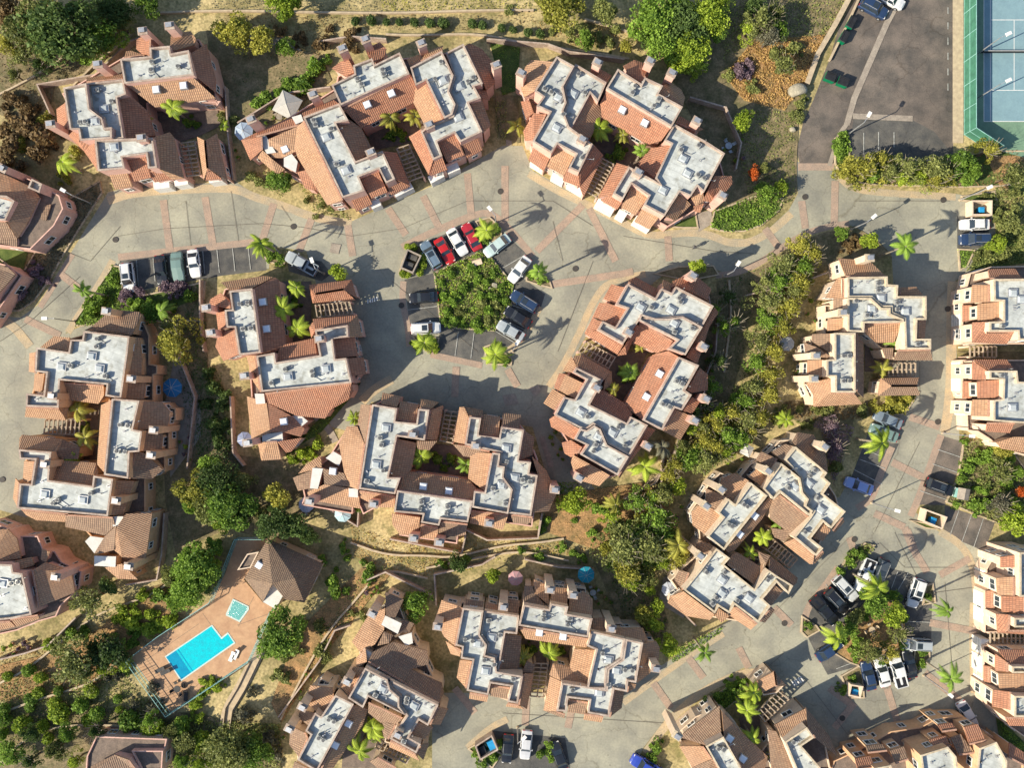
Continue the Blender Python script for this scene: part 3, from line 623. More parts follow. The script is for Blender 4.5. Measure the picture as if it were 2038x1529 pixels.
building('townhouse_block', 'pink courtyard block just below the parking island, with striped eaves on its top front', 'housing block', '''O 700 720;
W 3.3 240,230 700,320 650,600 450,830 890,890 900,720 770,630 820,340 1290,400 1400,560 1500,830 1570,1000 1510,1150 1440,1150 1420,1320 1150,1280 870,1240 850,1450 310,1370 300,1110 60,1240 0,1100 0,600 70,320;
O 400 700; W 3.2 730,1100 700,960 920,780 1060,560 1200,600 1210,1200 1200,1300 690,1210; O 700 720;
F 6.8 155,325 345,355 330,455 490,470 505,360 590,365 555,600 345,570 280,880 370,885 330,1010 55,970;
F 7.1 345,980 920,1060 885,1225 680,1200 665,1250 525,1225 540,1165 320,1145;
F 6.8 895,420 985,430 965,560 1120,580 1135,495 1310,520 1270,755 1365,765 1350,855 1415,865 1365,1175 1195,1155 1229,975 1159,880 1169,795 1124,790 1134,695 860,632;
F 7.1 1068,694 1130,698 1120,792 1165,798 1155,880 1225,975 1190,1160 915,1110 930,985 1010,995;
T 235,235,4.7 375,265 342,350,6 220,320,5.6; T 370,300,5 510,325 490,460,6.2 335,440; T 525,280,4.7 665,310 600,362,6 515,355; T 695,330,4.5 600,372,6.4 560,592 650,600,4.5;
T 70,325,4.8 150,330,6.4 110,640 25,605,4.8; T 345,588,6.4 495,620,5 455,820,4.8 400,880,5.4 285,870,6.4; T 495,604,5.6 650,605,5.2 590,675,4.7 500,670;
T 400,830,4.8 890,900 950,965,5.4 915,1053,6.6 355,972; T 905,690,4.8 1060,697,6.2 1015,985 885,890,4.8; T 770,630,4.7 860,640,5.6 1050,685 910,730,4.7 850,720;
T 820,345,4.5 855,345,4.9 893,425,6.2 862,628 775,610,4.7; T 855,340,4.5 1000,370 988,425,6 895,415; T 1000,400,5 1130,420 1118,572,6.2 972,552; T 1150,390,4.7 1285,405 1275,510,5.9 1140,490;
T 1313,525,6.2 1390,575,4.8 1375,710 1280,753,6.2; T 1370,720,6 1480,830,4.7 1560,1000,4.5 1500,1140 1372,1150,6.2 1416,860;
T 60,985,5.8 330,1025 320,1110,4.7 210,1110,4.5 70,1040,4.7; T 305,1155,5.8 520,1185,6 510,1320,4.7 370,1320 310,1240,4.8; T 525,1240,5.4 660,1265 650,1360,4.7 515,1340; T 680,1215,6 880,1240 865,1320,5 800,1330,4.7 655,1330;
T 910,1133,5.7 1190,1170 1150,1280,4.7 900,1230; T 1210,1165,5.7 1375,1185 1340,1240,4.7 1230,1230;
O 400 700; T 1110,570,4.8 1190,570,5.2 1245,700,6.2 1195,1050 1140,1030,5.2 1090,920,4.8 1050,700,4.7; T 940,1010,4.9 1200,1050,5.3 1210,1195,3.9 830,1130 810,1070,4; T 930,890,4.7 1085,925,4.9 1140,1030,5.2 940,1010,4.8; T 800,860,3.8 910,790 920,880,4.7 740,930,3.6; T 700,960,3.6 850,900,4.4 830,1040 740,1060,3.7;
F 4.7 850,885 930,890 890,1045 830,1040; F 5.6 1125,1040 1195,1045 1195,1110 1125,1105; F 4.4 1010,760 1080,800 1050,870 950,810; K 1005,910;
O 700 720; K 545,950 740,985; C 165,1085 470,1345 665,1375 1045,1230 1545,975 465,555 945,640; O 400 700; C 825,1140;
O 700 720; S 260,505 185,785 1175,660 1240,885 1140,940; A 240,830 115,910 530,1070 520,1120 730,1105 720,1155 1075,965 1170,1080 1300,900 1355,915 1155,525 215,580 225,635 1180,760;
P 710,375 810,385 765,620 670,600''', -7, M_pink, M_cap, P4, windows=34, seed=8)
building('townhouse_block', 'terracotta courtyard block running diagonally right of the parking island', 'housing block', '''O 1150 350;
W 3.3 260,820 390,770 560,840 700,790 900,730 1050,880 1080,1040 1000,1170 900,1440 830,1390 690,1330 600,1360 410,1270 300,1380 20,1240 110,1080; O 1050 620;
W 3.3 340,330 410,320 640,450 640,590 740,700 940,320 1150,340 1310,430 1410,520 1400,680 1300,860 1160,1010 960,900 700,1300 560,1340 360,1300 320,1110 250,1010 170,880 190,780 110,700;
O 1150 350; F 6.9 380,820 590,930 635,855 715,890 745,840 1035,990 950,1145 800,1075 690,1085 470,1095 345,1280 150,1170 190,1105 285,1150 375,1010 290,980;
F 7.25 480,1050 590,1085 690,1085 800,1070 950,1150 820,1365 690,1315 755,1250 462,1100;
O 1050 620; F 7.1 1150,345 1305,410 1200,600 1250,635 1175,755 1120,735 1025,905 875,830;
F 6.6 370,425 575,525 475,710 755,850 785,800 915,865 775,1100 610,1010 560,890 500,860 445,900 400,890 205,790 280,650 360,670 445,520 345,465;
F 6.9 505,866 556,896 606,1016 772,1106 685,1250 400,1090 450,1020 355,975 400,892 450,905;
O 1150 350; T 255,825,3.9 360,850,5 300,985 195,935,3.9; T 215,965,5 370,1012,6.2 290,1150 160,1090,5; T 165,965,3.8 215,970,4.4 160,1090 110,1080,3.8; T 110,1085,4.2 185,1108,5.6 150,1170 50,1200,4;
T 50,1200,4.2 150,1175,5.8 345,1288 300,1360,4.3; T 360,1290,6.2 440,1130,6.4 490,1150,6 410,1270,5 370,1360,4.5 300,1370,4.3; T 472,1112,6.4 720,1262 680,1320,6 600,1350,5 420,1270,4.8;
T 390,790,4.9 440,770,4.7 605,860,4.9 590,928,6.2 385,812; T 650,790,5 720,820 700,885,6.2 640,850; T 720,800,4.9 840,750 900,760,4.7 1015,860,4.5 990,940,5 1000,965,6.2 740,838,6.4; T 1040,1000,5.9 1070,1040,5 1000,1150,4.9 910,1430,4.7 825,1380,6;
O 1050 620; T 950,330,4.8 1070,300,6 1145,342,6.4 872,825,6.5 790,760,5.2 740,700,4.7; T 580,600,5 740,700,4.7 800,780,5.2 755,848,6.2 485,702 520,610,5.6;
T 350,340,4.4 410,330 640,460,4.5 580,522,6 375,420; T 640,450,4.5 645,560 575,600,4.9 590,520,6; T 335,340,4.1 372,420,5.6 342,465 265,455,4.1; T 290,480,5 420,545,6 360,665 235,600,5; T 240,470,3.9 300,480,4.4 235,600 200,580,3.9; T 190,590,3.9 285,640,5 205,750 120,700,3.9;
T 205,793,6 390,900 350,975,5.7 180,880,4.5 165,820; T 260,1000,4.5 330,980,5 410,1030,6 380,1080 330,1110,4.7 280,1080,4.4; T 345,1092,6 625,1248,6.1 545,1330,4.5 370,1280 330,1150,4.7;
T 915,880,6 975,900,4.9 800,1120 700,1270 690,1252,6 780,1105; T 1310,430,5.7 1370,480,4.8 1370,600 1250,620,5.6 1210,600,6; T 1250,650,5.5 1310,690,4.8 1250,780 1180,757,5.7; T 1123,745,6.2 1250,800,4.9 1240,850,4.7 1160,980 1030,908,6.2;
K 1005,475 905,650; C 1355,665 1270,830 910,1025 390,1265 525,580; O 1150 350; C 875,760 955,1300 385,1190; S 480,1000 710,1020 735,1120; A 770,930 780,960 735,1190 870,1160 560,1000;
O 1050 620; S 405,770 540,955 645,925; A 1135,530 1175,550 1030,705 1080,725 690,880 520,1015 500,1065 740,1020 455,800; O 1150 350; P 60,1260 5,1340 235,1465 285,1380''', -30, M_pink, M_cap, P3, windows=34, seed=9)
building('townhouse_block', 'cream block beside the straight right hand road with garage front and pergola', 'housing block', '''O 1538 350;
W 3.3 490,620 870,740 960,830 1150,900 1200,1240 1215,1410 830,1390 690,1270 690,1700 680,1750 240,1740 180,1600 180,1500 230,1490 230,1260 290,1200 340,1190 340,930 450,930 440,780 480,760;
F 6.7 570,770 875,765 875,825 955,830 950,915 1170,915 1170,1095 1100,1095 1095,1240 1205,1240 1205,1320 1010,1320 1000,1090 900,1045 900,1000 830,1000 750,925 570,925;
F 7 570,928 748,928 828,1004 896,1004 896,1048 996,1090 996,1115 700,1120 695,1190 570,1185;
F 7.1 470,1195 630,1195 630,1650 475,1650 475,1530 410,1530 410,1400 470,1395;
T 500,625,4.7 740,650,4.9 860,765,6.2 555,765; T 490,780,4.9 540,775,6 540,930 400,930,4.7; T 465,930,5 550,930,6 550,1010 465,1030,5; T 420,1090,4.9 540,1080,6 550,1170 415,1180,4.9;
T 300,1205,4.9 440,1200,6 440,1350 300,1260,4.9; T 240,1270,4.7 350,1310,5.6 460,1390,6 250,1370,4.7; T 265,1405,4.9 385,1400,6 385,1530 260,1525,4.9; T 250,1578,4.5 440,1543,6 440,1648 620,1658 680,1738,4.5 310,1758 310,1668,4.7;
T 640,1200,6.2 690,1270,4.9 690,1690 635,1640,6.2; T 703,1130,6 985,1118 920,1270,4.9 790,1270 700,1190,6; T 830,1310,4.7 915,1310 910,1400,4.5 860,1390; T 950,1330,5.7 1200,1325 1215,1405,4.3 920,1405;
T 965,850,6 1090,845,5 1140,905,4.7 965,912,6; T 1105,1100,6 1165,1100,5 1155,1235 1100,1235,6; T 820,1540,4.1 1110,1535 1095,1600,5 900,1600; T 900,1600,5 1095,1600 1115,1670,3.9 800,1675; T 820,1540,4.1 900,1600,5 800,1675,4;
C 735,625 530,1040 325,1370 310,1545; S 755,1010 1010,1030 825,930; A 800,820 800,870 630,950 945,965 715,1060 945,1015 1100,1280 535,1370 580,1370 535,1560 580,1560; P 880,1425 880,1525 1085,1525 1085,1425''', 0, M_cream, M_capc, P4, windows=30, seed=10)
building('townhouse_block', 'cream block with white garage doors on the right edge, upper of the two', 'housing block', '''O 1538 350;
W 2.8 1440,870 1470,860 1500,740 1660,690 2100,680 2100,1280 1435,1280 1440,1110; W 2.8 1440,1400 2100,1400 2100,2160 1960,2140 1740,2080 1640,2000 1560,1950 1480,1940 1470,1700 1440,1640;
F 7.3 1680,785 2100,780 2100,1250 1870,1250 1865,1185 1650,1185 1650,1110 1755,1105 1755,955 1685,950; O 1538 700; F 7.3 1650,145 1860,145 1870,230 2100,230 2100,545 1890,545 1680,530 1680,370 1750,360 1755,215 1650,210;
O 1538 350; T 1520,830,6 1640,830,6.9 1645,960 1510,965,6; T 1560,975,6 1730,960,6.9 1730,1085 1560,1100,6; T 1448,985,3 1505,985,3.6 1505,1100 1448,1110,3; T 1520,1115,6 1640,1110,6.9 1640,1187 1830,1190 1780,1280,6 1520,1270; T 1640,710,6 1840,705 1900,780,7 1650,780;
O 1538 700; T 1525,60,6 1780,60 1830,130,6.9 1640,140; T 1520,70,6 1640,150,6.9 1610,215 1520,215,6; T 1555,225,6 1730,215,6.9 1725,350 1560,355,6; T 1450,225,3 1505,225,3.6 1505,355 1445,355,3; T 1520,365,6 1640,365,6.9 1640,495 1510,490,6; T 1630,545,6.8 1840,545 1800,620,6 1620,610; T 1700,690,4.6 1830,650,5.2 2100,650,5.4 2100,800,4.6 1740,740;
D 1424,78 1423,190 1423,205 1424,300 1450,370 1450,485; S 1825,425; A 1740,180; O 1538 350; S 1830,890 1895,940; A 1745,1145; D 1424,1050 1424,1150 1424,1170 1424,1262 1426,880 1426,975; P 1500,1300 1500,1380 1700,1380 1700,1300''', 0, M_peachc, M_capc, [T_red, T_org], windows=40, seed=11, winset=0)
building('townhouse_block', 'cream courtyard block tilted above the loop drive in the lower right', 'housing block', '''O 1300 850;
W 3.4 940,50 1110,40 1320,200 1335,340 1400,440 1440,500 1480,640 1380,810 1300,940 1220,1050 990,890 880,820 1050,800 890,700 880,560 600,940 820,950 1100,1150 1090,1200 1040,1290 800,1500 740,1550 230,1470 100,1340 130,1260 60,1160 200,1020 300,930 290,750 200,660 300,520 380,400 500,280 620,340 700,240 800,190;
F 6.6 1085,150 1325,350 1300,385 1350,430 1295,510 1465,645 1355,775 1295,725 1200,850 1295,925 1240,985 1070,840 1194,686 1219,642 1169,600 1189,550 1144,498 1124,388 1000,250;
F 7.1 975,275 1120,390 1140,500 1185,550 1165,600 1215,640 1190,680 970,500 915,555 835,470;
F 7.2 745,425 870,525 540,940 410,835 530,690 490,655 570,545 625,590;
F 6.7 480,925 585,1000 540,1050 770,1235 880,1090 935,1130 1065,1210 1030,1275 940,1185 835,1310 895,1365 800,1490 620,1355 580,1420 500,1370 470,1420 230,1240 330,1120;
T 1100,40,5 1220,60,4.7 1310,200,4.5 1330,340,4.8 1320,342,6 1090,148,6.2 1060,110,5.6; T 960,520,6.5 1187,695 1050,820,5.2 890,700,4.8 880,570,5; T 900,770,4.5 1050,790,5 1130,740,6 990,870,4.7 920,840,4.5;
T 880,535,6.2 910,560,5.4 830,700,4.8 620,940 575,960,5 550,935,6.4; T 1078,850,6 1225,975 1215,1045,4.5 1190,1045,4.3 990,885,4.7; T 1290,735,6.1 1350,785,5.8 1290,870,5 1215,850,5.6; T 1440,690,5 1455,720,3.9 1380,805 1365,790,5; T 1290,945,5 1300,960,3.9 1230,1040 1225,1000,5;
T 600,970,5.4 640,955,4.9 810,1060 860,1020,5 780,1210,6.2 560,1050,6.4; T 800,950,4.7 890,980,5 860,1040,5.4 790,1210,6 820,1060,4.8; T 890,980,4.7 1100,1150,4.1 1090,1190 1065,1212,5.7 950,1130,6 880,1080;
T 920,1200,6 985,1250,5.4 900,1360,5 838,1310,6; T 900,1370,5 925,1395,4.1 850,1490 810,1480,5; T 230,1252,6 465,1430,6.2 430,1470,4.9 250,1440,4.3 110,1340 130,1290,4.5; T 500,1382,6.2 580,1440,5.2 520,1490,4.7 470,1440,5.6; T 620,1367,6.2 790,1500 740,1545,4.5 570,1430,4.7;
T 1000,130,5 1080,150,6.2 990,260,6.4 900,190,4.9; T 820,190,4.7 940,240,5.2 900,320 780,250,4.6; T 800,310,4.9 900,350,5.6 820,450,6.2 720,380,5; T 620,350,4.7 745,420,6.2 622,588 500,470,4.9 520,390; T 400,470,4.7 560,530,6.2 490,640 400,590,4.9;
T 290,650,4.6 350,600,4.8 450,620,5.4 520,690,6.2 410,830 300,750,4.7; T 350,860,4.7 470,910,5.6 420,980 310,930,4.6; T 200,1090,4.9 270,1110,5.5 220,1240 160,1160,4.7;
C 1300,150 870,335 515,475 400,600 355,980; K 770,675 655,815; S 1080,455 1185,430 1275,630 525,1165 525,1270 730,1305; A 1025,345 1030,465 1230,330 1195,370 1250,540 690,590 715,605 575,740 600,755 405,1105 545,1105 480,1300 450,1345 1155,800 870,1165 640,1320;
P 930,870 870,940 1040,1075 1100,1005''', -36, M_cream, M_capc, P5, windows=34, seed=12)
building('townhouse_block', 'pink house block on the left edge above the bushy slope', 'housing block', '''O 0 900;
W 3.6 -100,500 60,560 150,620 300,620 340,720 430,740 480,820 640,900 620,1050 480,1180 440,1270 300,1310 130,1380 -100,1430;
F 6.7 -100,850 90,858 100,915 170,925 240,1240 85,1272 -100,1290; T -100,590,5.2 60,590 130,660,4.9 160,810,4.7 -100,848,6.2; T 110,830,5.9 240,800,4.9 260,860 110,912,5.9; T 250,900,6.2 345,840,5.1 540,905,4.7 570,1070,4.6 300,1180,6.2;
T 82,1275,5.5 290,1242 300,1270,4.6 130,1330; T -100,1300,5.4 80,1290 120,1330,4.6 -100,1380; T 320,740,4.7 380,760 350,840 310,820; C 425,950; A 90,1000 140,990; S 20,1000''', -8, M_pink, M_cap, P4, windows=24, seed=13, winset=0.4)
building('pool_house', 'dark hipped tile pavilion with a white flat corner beside the pool', 'pavilion', '''O 250 1030;
T 1080,165,3.2 1115,505,6.6 1045,645,3.6 905,465,3.1; T 1080,165,3.2 1500,355,3.2 1285,465,6.4 1115,505,6.6; T 1500,355,3.2 1360,650,3.1 1205,625,4.2 1285,465,6.4; T 1115,505,6.6 1285,465,6.4 1210,620,4.3; F 3.6 1115,508 1220,555 1140,700 1045,645;
W 2.9 960,230 1020,210 900,440 850,450; K 1020,365''', -32, M_cream, M_capc, [T_drk], windows=8, seed=14)
building('townhouse_block', 'cream and brown block at the bottom, left of the shaded drive', 'housing block', '''O 500 1129;
W 3.3 1020,180 1170,250 1240,440 1350,640 1460,880 1500,1070 1380,1220 1360,1340 1290,1480 950,1370 990,1180 890,1110 600,1640 300,1620 290,1300 340,1100 420,900 520,780 700,880 780,760 760,580 900,380;
F 6.6 870,765 1425,1050 1345,1210 1275,1170 1200,1300 1290,1350 1255,1420 1055,1310 1180,1135 1130,1060 1130,990 1060,930 1040,855;
F 7 865,768 1036,858 1056,934 1126,994 1126,1064 1172,1130 890,990 850,1075 735,1000;
F 7.1 640,975 780,1045 500,1560 350,1470 450,1280 410,1250 485,1110 530,1140;
T 890,720,6.2 920,650,5.2 1080,570,4.7 1340,640,4.4 1350,740,4.5 1215,780,5 1165,880,6.2; T 1215,780,5 1450,885,4.4 1465,960 1430,1035,6.2 1165,885;
T 890,370,4 1020,310,4.9 1010,480 940,590,5.2 830,650,4.3 765,570,3.9; T 1020,190,4.5 1160,250,4.1 1090,400,4.7 1025,370,5; F 4.9 1020,370 1145,430 1115,510 990,440; T 1150,400,4.1 1240,430,3.9 1200,500,4.1 1110,500,4.7; F 4.4 1120,530 1220,500 1230,580 1180,600; T 1010,490,4.8 1080,520,4.6 1050,580,5 960,600,4.8; F 5.2 860,620 920,660 890,710 830,690;
T 800,690,4.7 870,620,5.4 880,720,6 800,770,4.8; T 780,760,5 860,770,6.2 740,980 670,900,5; T 893,1032,6.2 1150,1152 1080,1260,5 1000,1200,4.7 890,1110,5; T 1000,1180,4.9 1100,1200,5.6 1040,1310 990,1290,4.9;
T 783,1052,6.4 890,1080,5 850,1200,4.9 700,1420 620,1540 520,1560,6.4; T 1425,1065,5.6 1500,1080,4 1440,1200 1360,1200,5.6; T 1278,1182,6 1385,1220,5 1320,1310 1215,1290,6; T 1290,1352,5.4 1355,1340,4 1310,1470 1260,1420,5.4; T 1060,1322,6 1250,1428 1280,1475,4.6 1050,1370,4.7;
T 450,900,4.8 620,920,5.6 630,980,6 530,1130 420,1030,4.9; T 370,1080,4.9 480,1112,6 440,1210 360,1150,4.9; T 300,1210,4.7 405,1260,6 430,1300 365,1450 290,1350,4.6; T 900,1480,3.8 960,1450,4.8 1100,1529 1050,1600,3.8; T 330,1480,4.9 500,1562,6 480,1640 300,1580,4.8;
C 920,355 730,870 390,1065 290,1230 1115,1275; K 740,1190 640,1355; S 1000,930 1240,1060; A 945,975 1185,1000 910,825 590,1160 630,1175 515,1300 550,1315 1160,1325 1180,1030; P 975,1320 945,1380 1180,1500 1210,1440''', -27, M_cream, M_cap, P5, windows=34, seed=15)
building('townhouse_block', 'white roofed courtyard block at bottom centre beside the curved road', 'housing block', '''O 850 1080;
W 3.3 110,430 290,400 420,450 720,430 740,330 800,260 960,280 1080,280 1260,300 1270,560 1500,560 1680,740 1770,790 1690,1010 1500,1130 1400,1330 880,1290 940,960 1090,930 1090,800 740,720 700,960 820,930 750,1280 600,1260 300,1150 220,1030 220,880 130,740 60,600;
F 6.9 270,500 430,520 401,705 456,785 441,860 516,880 530,985 730,1020 690,1230 610,1215 640,1100 485,1075 465,1165 300,1130 345,900 255,885 265,800 215,785;
F 6.5 435,520 700,560 685,700 595,690 545,985 520,980 520,878 446,858 462,785 406,705;
F 7.2 735,475 925,510 940,465 1075,490 1060,545 1260,580 1225,725 695,635;
F 6.6 1250,675 1510,735 1485,890 1370,965 1360,1120 1215,1115 1285,820 1215,790; F 6.6 1512,737 1645,765 1590,1070 1530,1060 1520,1140 1425,1120 1385,1330 1220,1300 1235,1205 1075,1185 1060,1290 985,1285 1025,1070 1362,1122 1374,967 1488,892;
T 110,440,4.5 268,497,6.2 213,788 130,720,4.5 65,590; T 140,750,4.5 213,800,6 258,822 250,870,5.6 180,850,4.5; T 250,895,6 335,905,6.2 295,1110 225,1030,4.7; T 325,1147,5.4 465,1172 455,1215,4.5 320,1190; T 490,1090,6 630,1110 615,1195,4.9 480,1170; T 610,1228,5 695,1240 740,1270,4.3 600,1250;
T 602,702,6.2 720,710,4.9 700,960 555,970,6.2; T 735,1003,6.2 810,1000,4.7 760,1270,4.3 700,1235,6.2; T 760,900,5 815,930,4.7 800,1000 720,990,5.2; T 700,650,6.4 1225,737 1210,800,5.4 750,735,5;
T 1120,810,4.9 1285,822,6.2 1225,1108 1090,1000,5 1085,930,4.8; T 960,920,4.7 1090,950,4.8 1200,1095,6 1020,1060 930,1010,4.9; T 935,1020,4.9 1023,1062,6.2 983,1288 885,1280,4.5; T 885,1280,4.5 985,1292,5.2 1050,1310 1045,1340,4.4; T 1080,1200,6 1225,1220 1200,1310,4.9 1070,1290; T 1200,1306,5.2 1340,1330 1325,1370,4.4 1190,1350;
T 1648,767,6.2 1740,750,5 1770,800,4.5 1760,900 1690,1000 1597,1070,6; T 1533,1072,5.6 1590,1080,5 1580,1110,4.8 1522,1140,5.6; T 1430,1127,6 1500,1130,4.9 1480,1260,4.5 1400,1320 1390,1330,6;
T 290,430,5 430,450 420,512,6 280,492; T 450,455,5 555,480 545,530,6 440,515; T 600,430,5 705,440 695,552,6 600,540; T 740,330,4.9 800,330,5 820,390,5.4 920,502,6.2 735,465; T 810,280,4.8 920,330,5 930,480,6.2 820,390,5.4; T 950,340,5 1070,350 1065,475,6.2 940,455;
T 1085,400,5 1200,380,4.8 1260,430,5 1255,572,6 1075,543,6.2; T 1260,580,5 1350,570 1370,680,5.9 1255,662,6; T 1390,650,5 1640,650,4.7 1680,740,4.9 1650,757,6 1390,702;
C 80,640 935,360 1110,400 1400,655 580,490 1740,960; K 855,685 1035,715; S 385,770 445,980 490,725 1380,895 1440,975 1310,1145; A 290,740 345,750 470,595 555,705 890,545 885,585 1085,580 1070,625 1335,845 1505,970 1560,975 1105,1125 655,1040 1375,1080 435,895 510,930; P 820,920 920,925 890,1180 785,1170''', -7, M_cream, M_cap, P4, windows=34, seed=16)
building('townhouse_block', 'brown roofed block at the bottom edge between the road and the palms', 'housing block', '''O 1150 1129 2.38;
W 3.3 430,780 540,680 640,640 720,660 860,830 930,740 1080,665 1200,800 1240,1000 520,1000; F 7 605,850 690,805 800,1000 690,1000; F 6.7 980,830 1085,760 1120,810 1060,850 1190,1000 1050,1000;
T 682,680,6 760,770,4.9 900,900 880,980,5 800,980,6.2 692,800; T 500,790,4.9 670,660,5.2 680,798,6.2 602,845 490,810,4.9; T 480,850,4.9 590,850,6 632,910 540,950,4.9;
T 930,750,5 1080,670,4.8 1085,755,5.6 980,822,6.2; T 1080,665,4.8 1190,800,4.4 1230,900 1122,810,6 1087,757; T 900,770,4.7 940,780,5 1050,990 920,980,4.7; T 540,950,4.9 640,910,6 690,1000 600,1000; C 470,800; K 718,812 780,908; A 665,860 690,865 1020,830;
P 850,690 890,735 1000,630 950,590''', -35, M_cream, M_capc, P5, windows=16, seed=17)
building('townhouse_block', 'cream block with white garage doors on the right edge beside the loop drive', 'housing block', '''O 1538 1050 2.38;
W 2.8 1010,200 1050,130 1130,100 1300,100 1300,500 1003,500 1005,300 1020,290; W 2.8 995,560 1300,560 1300,1000 1200,1000 1100,930 1040,860 1010,840 1005,740 1000,700;
F 7.3 1170,120 1300,120 1300,330 1170,330; F 7.3 1145,430 1300,430 1300,475 1145,475; F 7.3 1135,660 1300,660 1300,692 1135,692; F 7.3 1145,800 1300,800 1300,900 1145,900;
T 1060,240,6 1140,235,6.9 1140,325 1065,320,6; T 1085,325,6 1190,330,6.9 1190,410 1085,400,6; T 1060,410,6 1120,415,6.9 1115,490 1300,490 1300,515,6 1065,500; T 1065,580,6 1300,585 1300,650,6.9 1120,650; T 1055,600,6 1110,640,6.9 1110,685 1055,680,6;
T 1070,692,6 1300,697,6.9 1300,795 1075,770,6; T 1045,770,6 1125,780,6.9 1120,865 1040,850,6; T 1010,300,3 1045,300,3.6 1045,385 1010,380,3; T 1000,655,3 1030,660,3.6 1030,740 1000,730,3; T 1100,902,6.8 1300,905 1300,945,6 1120,940; T 1080,140,6 1165,130,6.9 1165,190 1080,190,6;
D 994,310 993,380 994,387 993,455 986,530 985,600 985,610 985,690 992,715 991,780 1000,205 1000,275; P 1030,503 1030,553 1250,553 1250,503''', 0, M_peachc, M_capc, [T_red, T_org], windows=40, seed=18, winset=0)
building('townhouse_block', 'peach block filling the bottom right corner with white garage fronts', 'housing block', '''O 1538 1129 2.38;
W 2.8 290,920 420,860 560,780 700,760 780,715 900,710 1000,780 1080,830 1190,920 1190,1040 250,1040;
F 7.1 700,893 830,853 870,900 890,1040 720,1040; F 7.1 980,860 1060,830 1110,920 1110,1040 960,1040; F 7.1 480,955 560,940 600,1040 500,1040;
T 740,820,5.8 820,800 840,850,6.6 770,860; T 905,760,5.8 970,745 1010,820,6.6 930,840; T 780,750,5.8 850,740 870,770,6.4 800,780; T 840,810,5.8 890,792 950,880,6.6 880,890; T 555,870,5.8 620,850 640,910,6.6 580,930; T 440,850,5.8 520,840 540,870,6.4 450,880; T 390,910,5.8 460,895 480,950,6.8 400,960; T 1120,830,5.8 1190,880 1190,940,6.6 1115,900;
D 425,845 508,805 695,775 780,732; P 620,830 670,810 730,950 670,950''', 25, M_peach, M_capc, [T_red, T_brn], windows=30, seed=19, winset=0)
building('townhouse_block', 'dark pink house with railed terraces in the bottom left, half in shade', 'housing block', '''O 0 1129;
W 3.4 730,1290 1270,1310 1250,1400 1240,1560 650,1560 660,1440; T 690,1520,4.2 870,1430,4.6 980,1470,5.2 1060,1580 690,1580; W 4 1000,1400 1240,1400 1230,1560 1080,1560''', -3, M_pink, M_cap, [T_brn], windows=8, seed=20, winset=0)  # brown tile puts the shade on the pink roof into its colour

building('tiled_garage', 'small tiled garage beside the speed hump and pergola at the bottom', 'garage', '''O 1150 1129 2.38;
W 2.9 845,570 930,510 980,560 940,600 880,610; T 820,560,3.9 930,495,4.8 940,560 870,600,3.9; T 930,495,4.8 990,565,3.9 940,565,4.8;''', 35, M_cream, M_capc, P5, windows=2, seed=22, winset=0)
# ------------------------------------------------------------ ground, roads, beds
_z = [0.0]
def nz():
    _z[0] += 0.0008; return _z[0]
def pp(s, ox=0.0, oy=0.0, k=1.0):
    return [(ox + float(a.split(',')[0]) / k, oy + float(a.split(',')[1]) / k) for a in s.split()]
bm = bmesh.new()
bmesh.ops.create_grid(bm, x_segments=60, y_segments=60, size=900)
me = bpy.data.meshes.new('ground'); bm.to_mesh(me); bm.free(); me.materials.append(M_terr)
o = link('ground', me); o.location = (0, 0, 0); tag(o, kind='structure')
def road(name, m, s, ox=0, oy=0, k=1.0): return sheet(name, pp(s, ox, oy, k), nz(), m)
road('road', M_conc, '-20,628 40,632 75,608 105,562 140,505 180,440 215,383 260,370 470,362 505,385 560,400 620,425 700,440 860,370 1000,290 1040,290 1060,340 1300,470 1300,565 1210,600 1160,680 1110,770 1100,860 1130,900 1210,1010 1100,990 1060,850 740,800 700,860 660,850 650,830 700,760 640,600 610,500 540,490 535,535 400,550 275,580 225,522 190,572 160,622 130,665 180,640 260,610 200,700 100,760 -20,790')
road('road', M_conc, '-20,780 110,690 230,720 200,1000 50,1030 -20,1010')
road('road', M_conc, '1290,468 1370,458 1410,461 1445,475 1490,476 1530,455 1570,418 1588,385 1585,322 1662,322 1665,355 1690,373 1760,381 1905,386 1975,400 1985,500 1900,560 1910,900 1885,880 1860,960 1810,1040 1700,1040 1660,1010 1760,830 1780,600 1775,510 1740,475 1690,447 1640,452 1600,467 1550,497 1500,530 1450,545 1420,535 1330,540 1290,570')
road('road', M_conc, '1700,980 1810,1010 1870,1060 1990,1100 1960,1150 1990,1480 1700,1560 1640,1550 1560,1400 1530,1338 1480,1330 1400,1368 1330,1425 1280,1490 1250,1560 860,1560 860,1380 1200,1380 1310,1330 1370,1290 1450,1235 1640,1000')
# asphalt stalls
road('parking_lot', M_asphb, '1592,326 1585,300 1598,245 1618,200 1650,120 1692,-20 1900,-20 1897,310 1690,318 1660,326')
road('parking_stalls', M_asph, '1690,290 1700,232 1815,238 1860,262 1890,300 1880,320 1700,320')
road('parking_stalls', M_asph, '238,519 400,497 525,486 531,538 440,549 275,578 245,560')
road('parking_stalls', M_asph, '570,510 640,520 660,545 640,560 575,540')
road('parking_stalls', M_asph, '330,520 730,355 820,520 960,430 1160,610 1060,740 1280,900 1240,1030 1060,1330 1020,1350 830,1290 800,1420 400,1360 480,1200 255,1200 210,790 430,740', 750, 350, 3.822)
road('parking_stalls', M_asph, '1905,430 1968,430 1968,494 1905,494')
road('parking_stalls', M_asph, '730,610 900,700 960,700 770,1110 595,960', 1538, 700, 3.822)
road('parking_stalls', M_asphb, '1285,640 1490,700 1310,1170 1090,1165', 1538, 700, 3.822)
road('parking_stalls', M_asphb, '1310,1170 1690,1300 1610,1520 1420,1440 1300,1370', 1538, 700, 3.822)
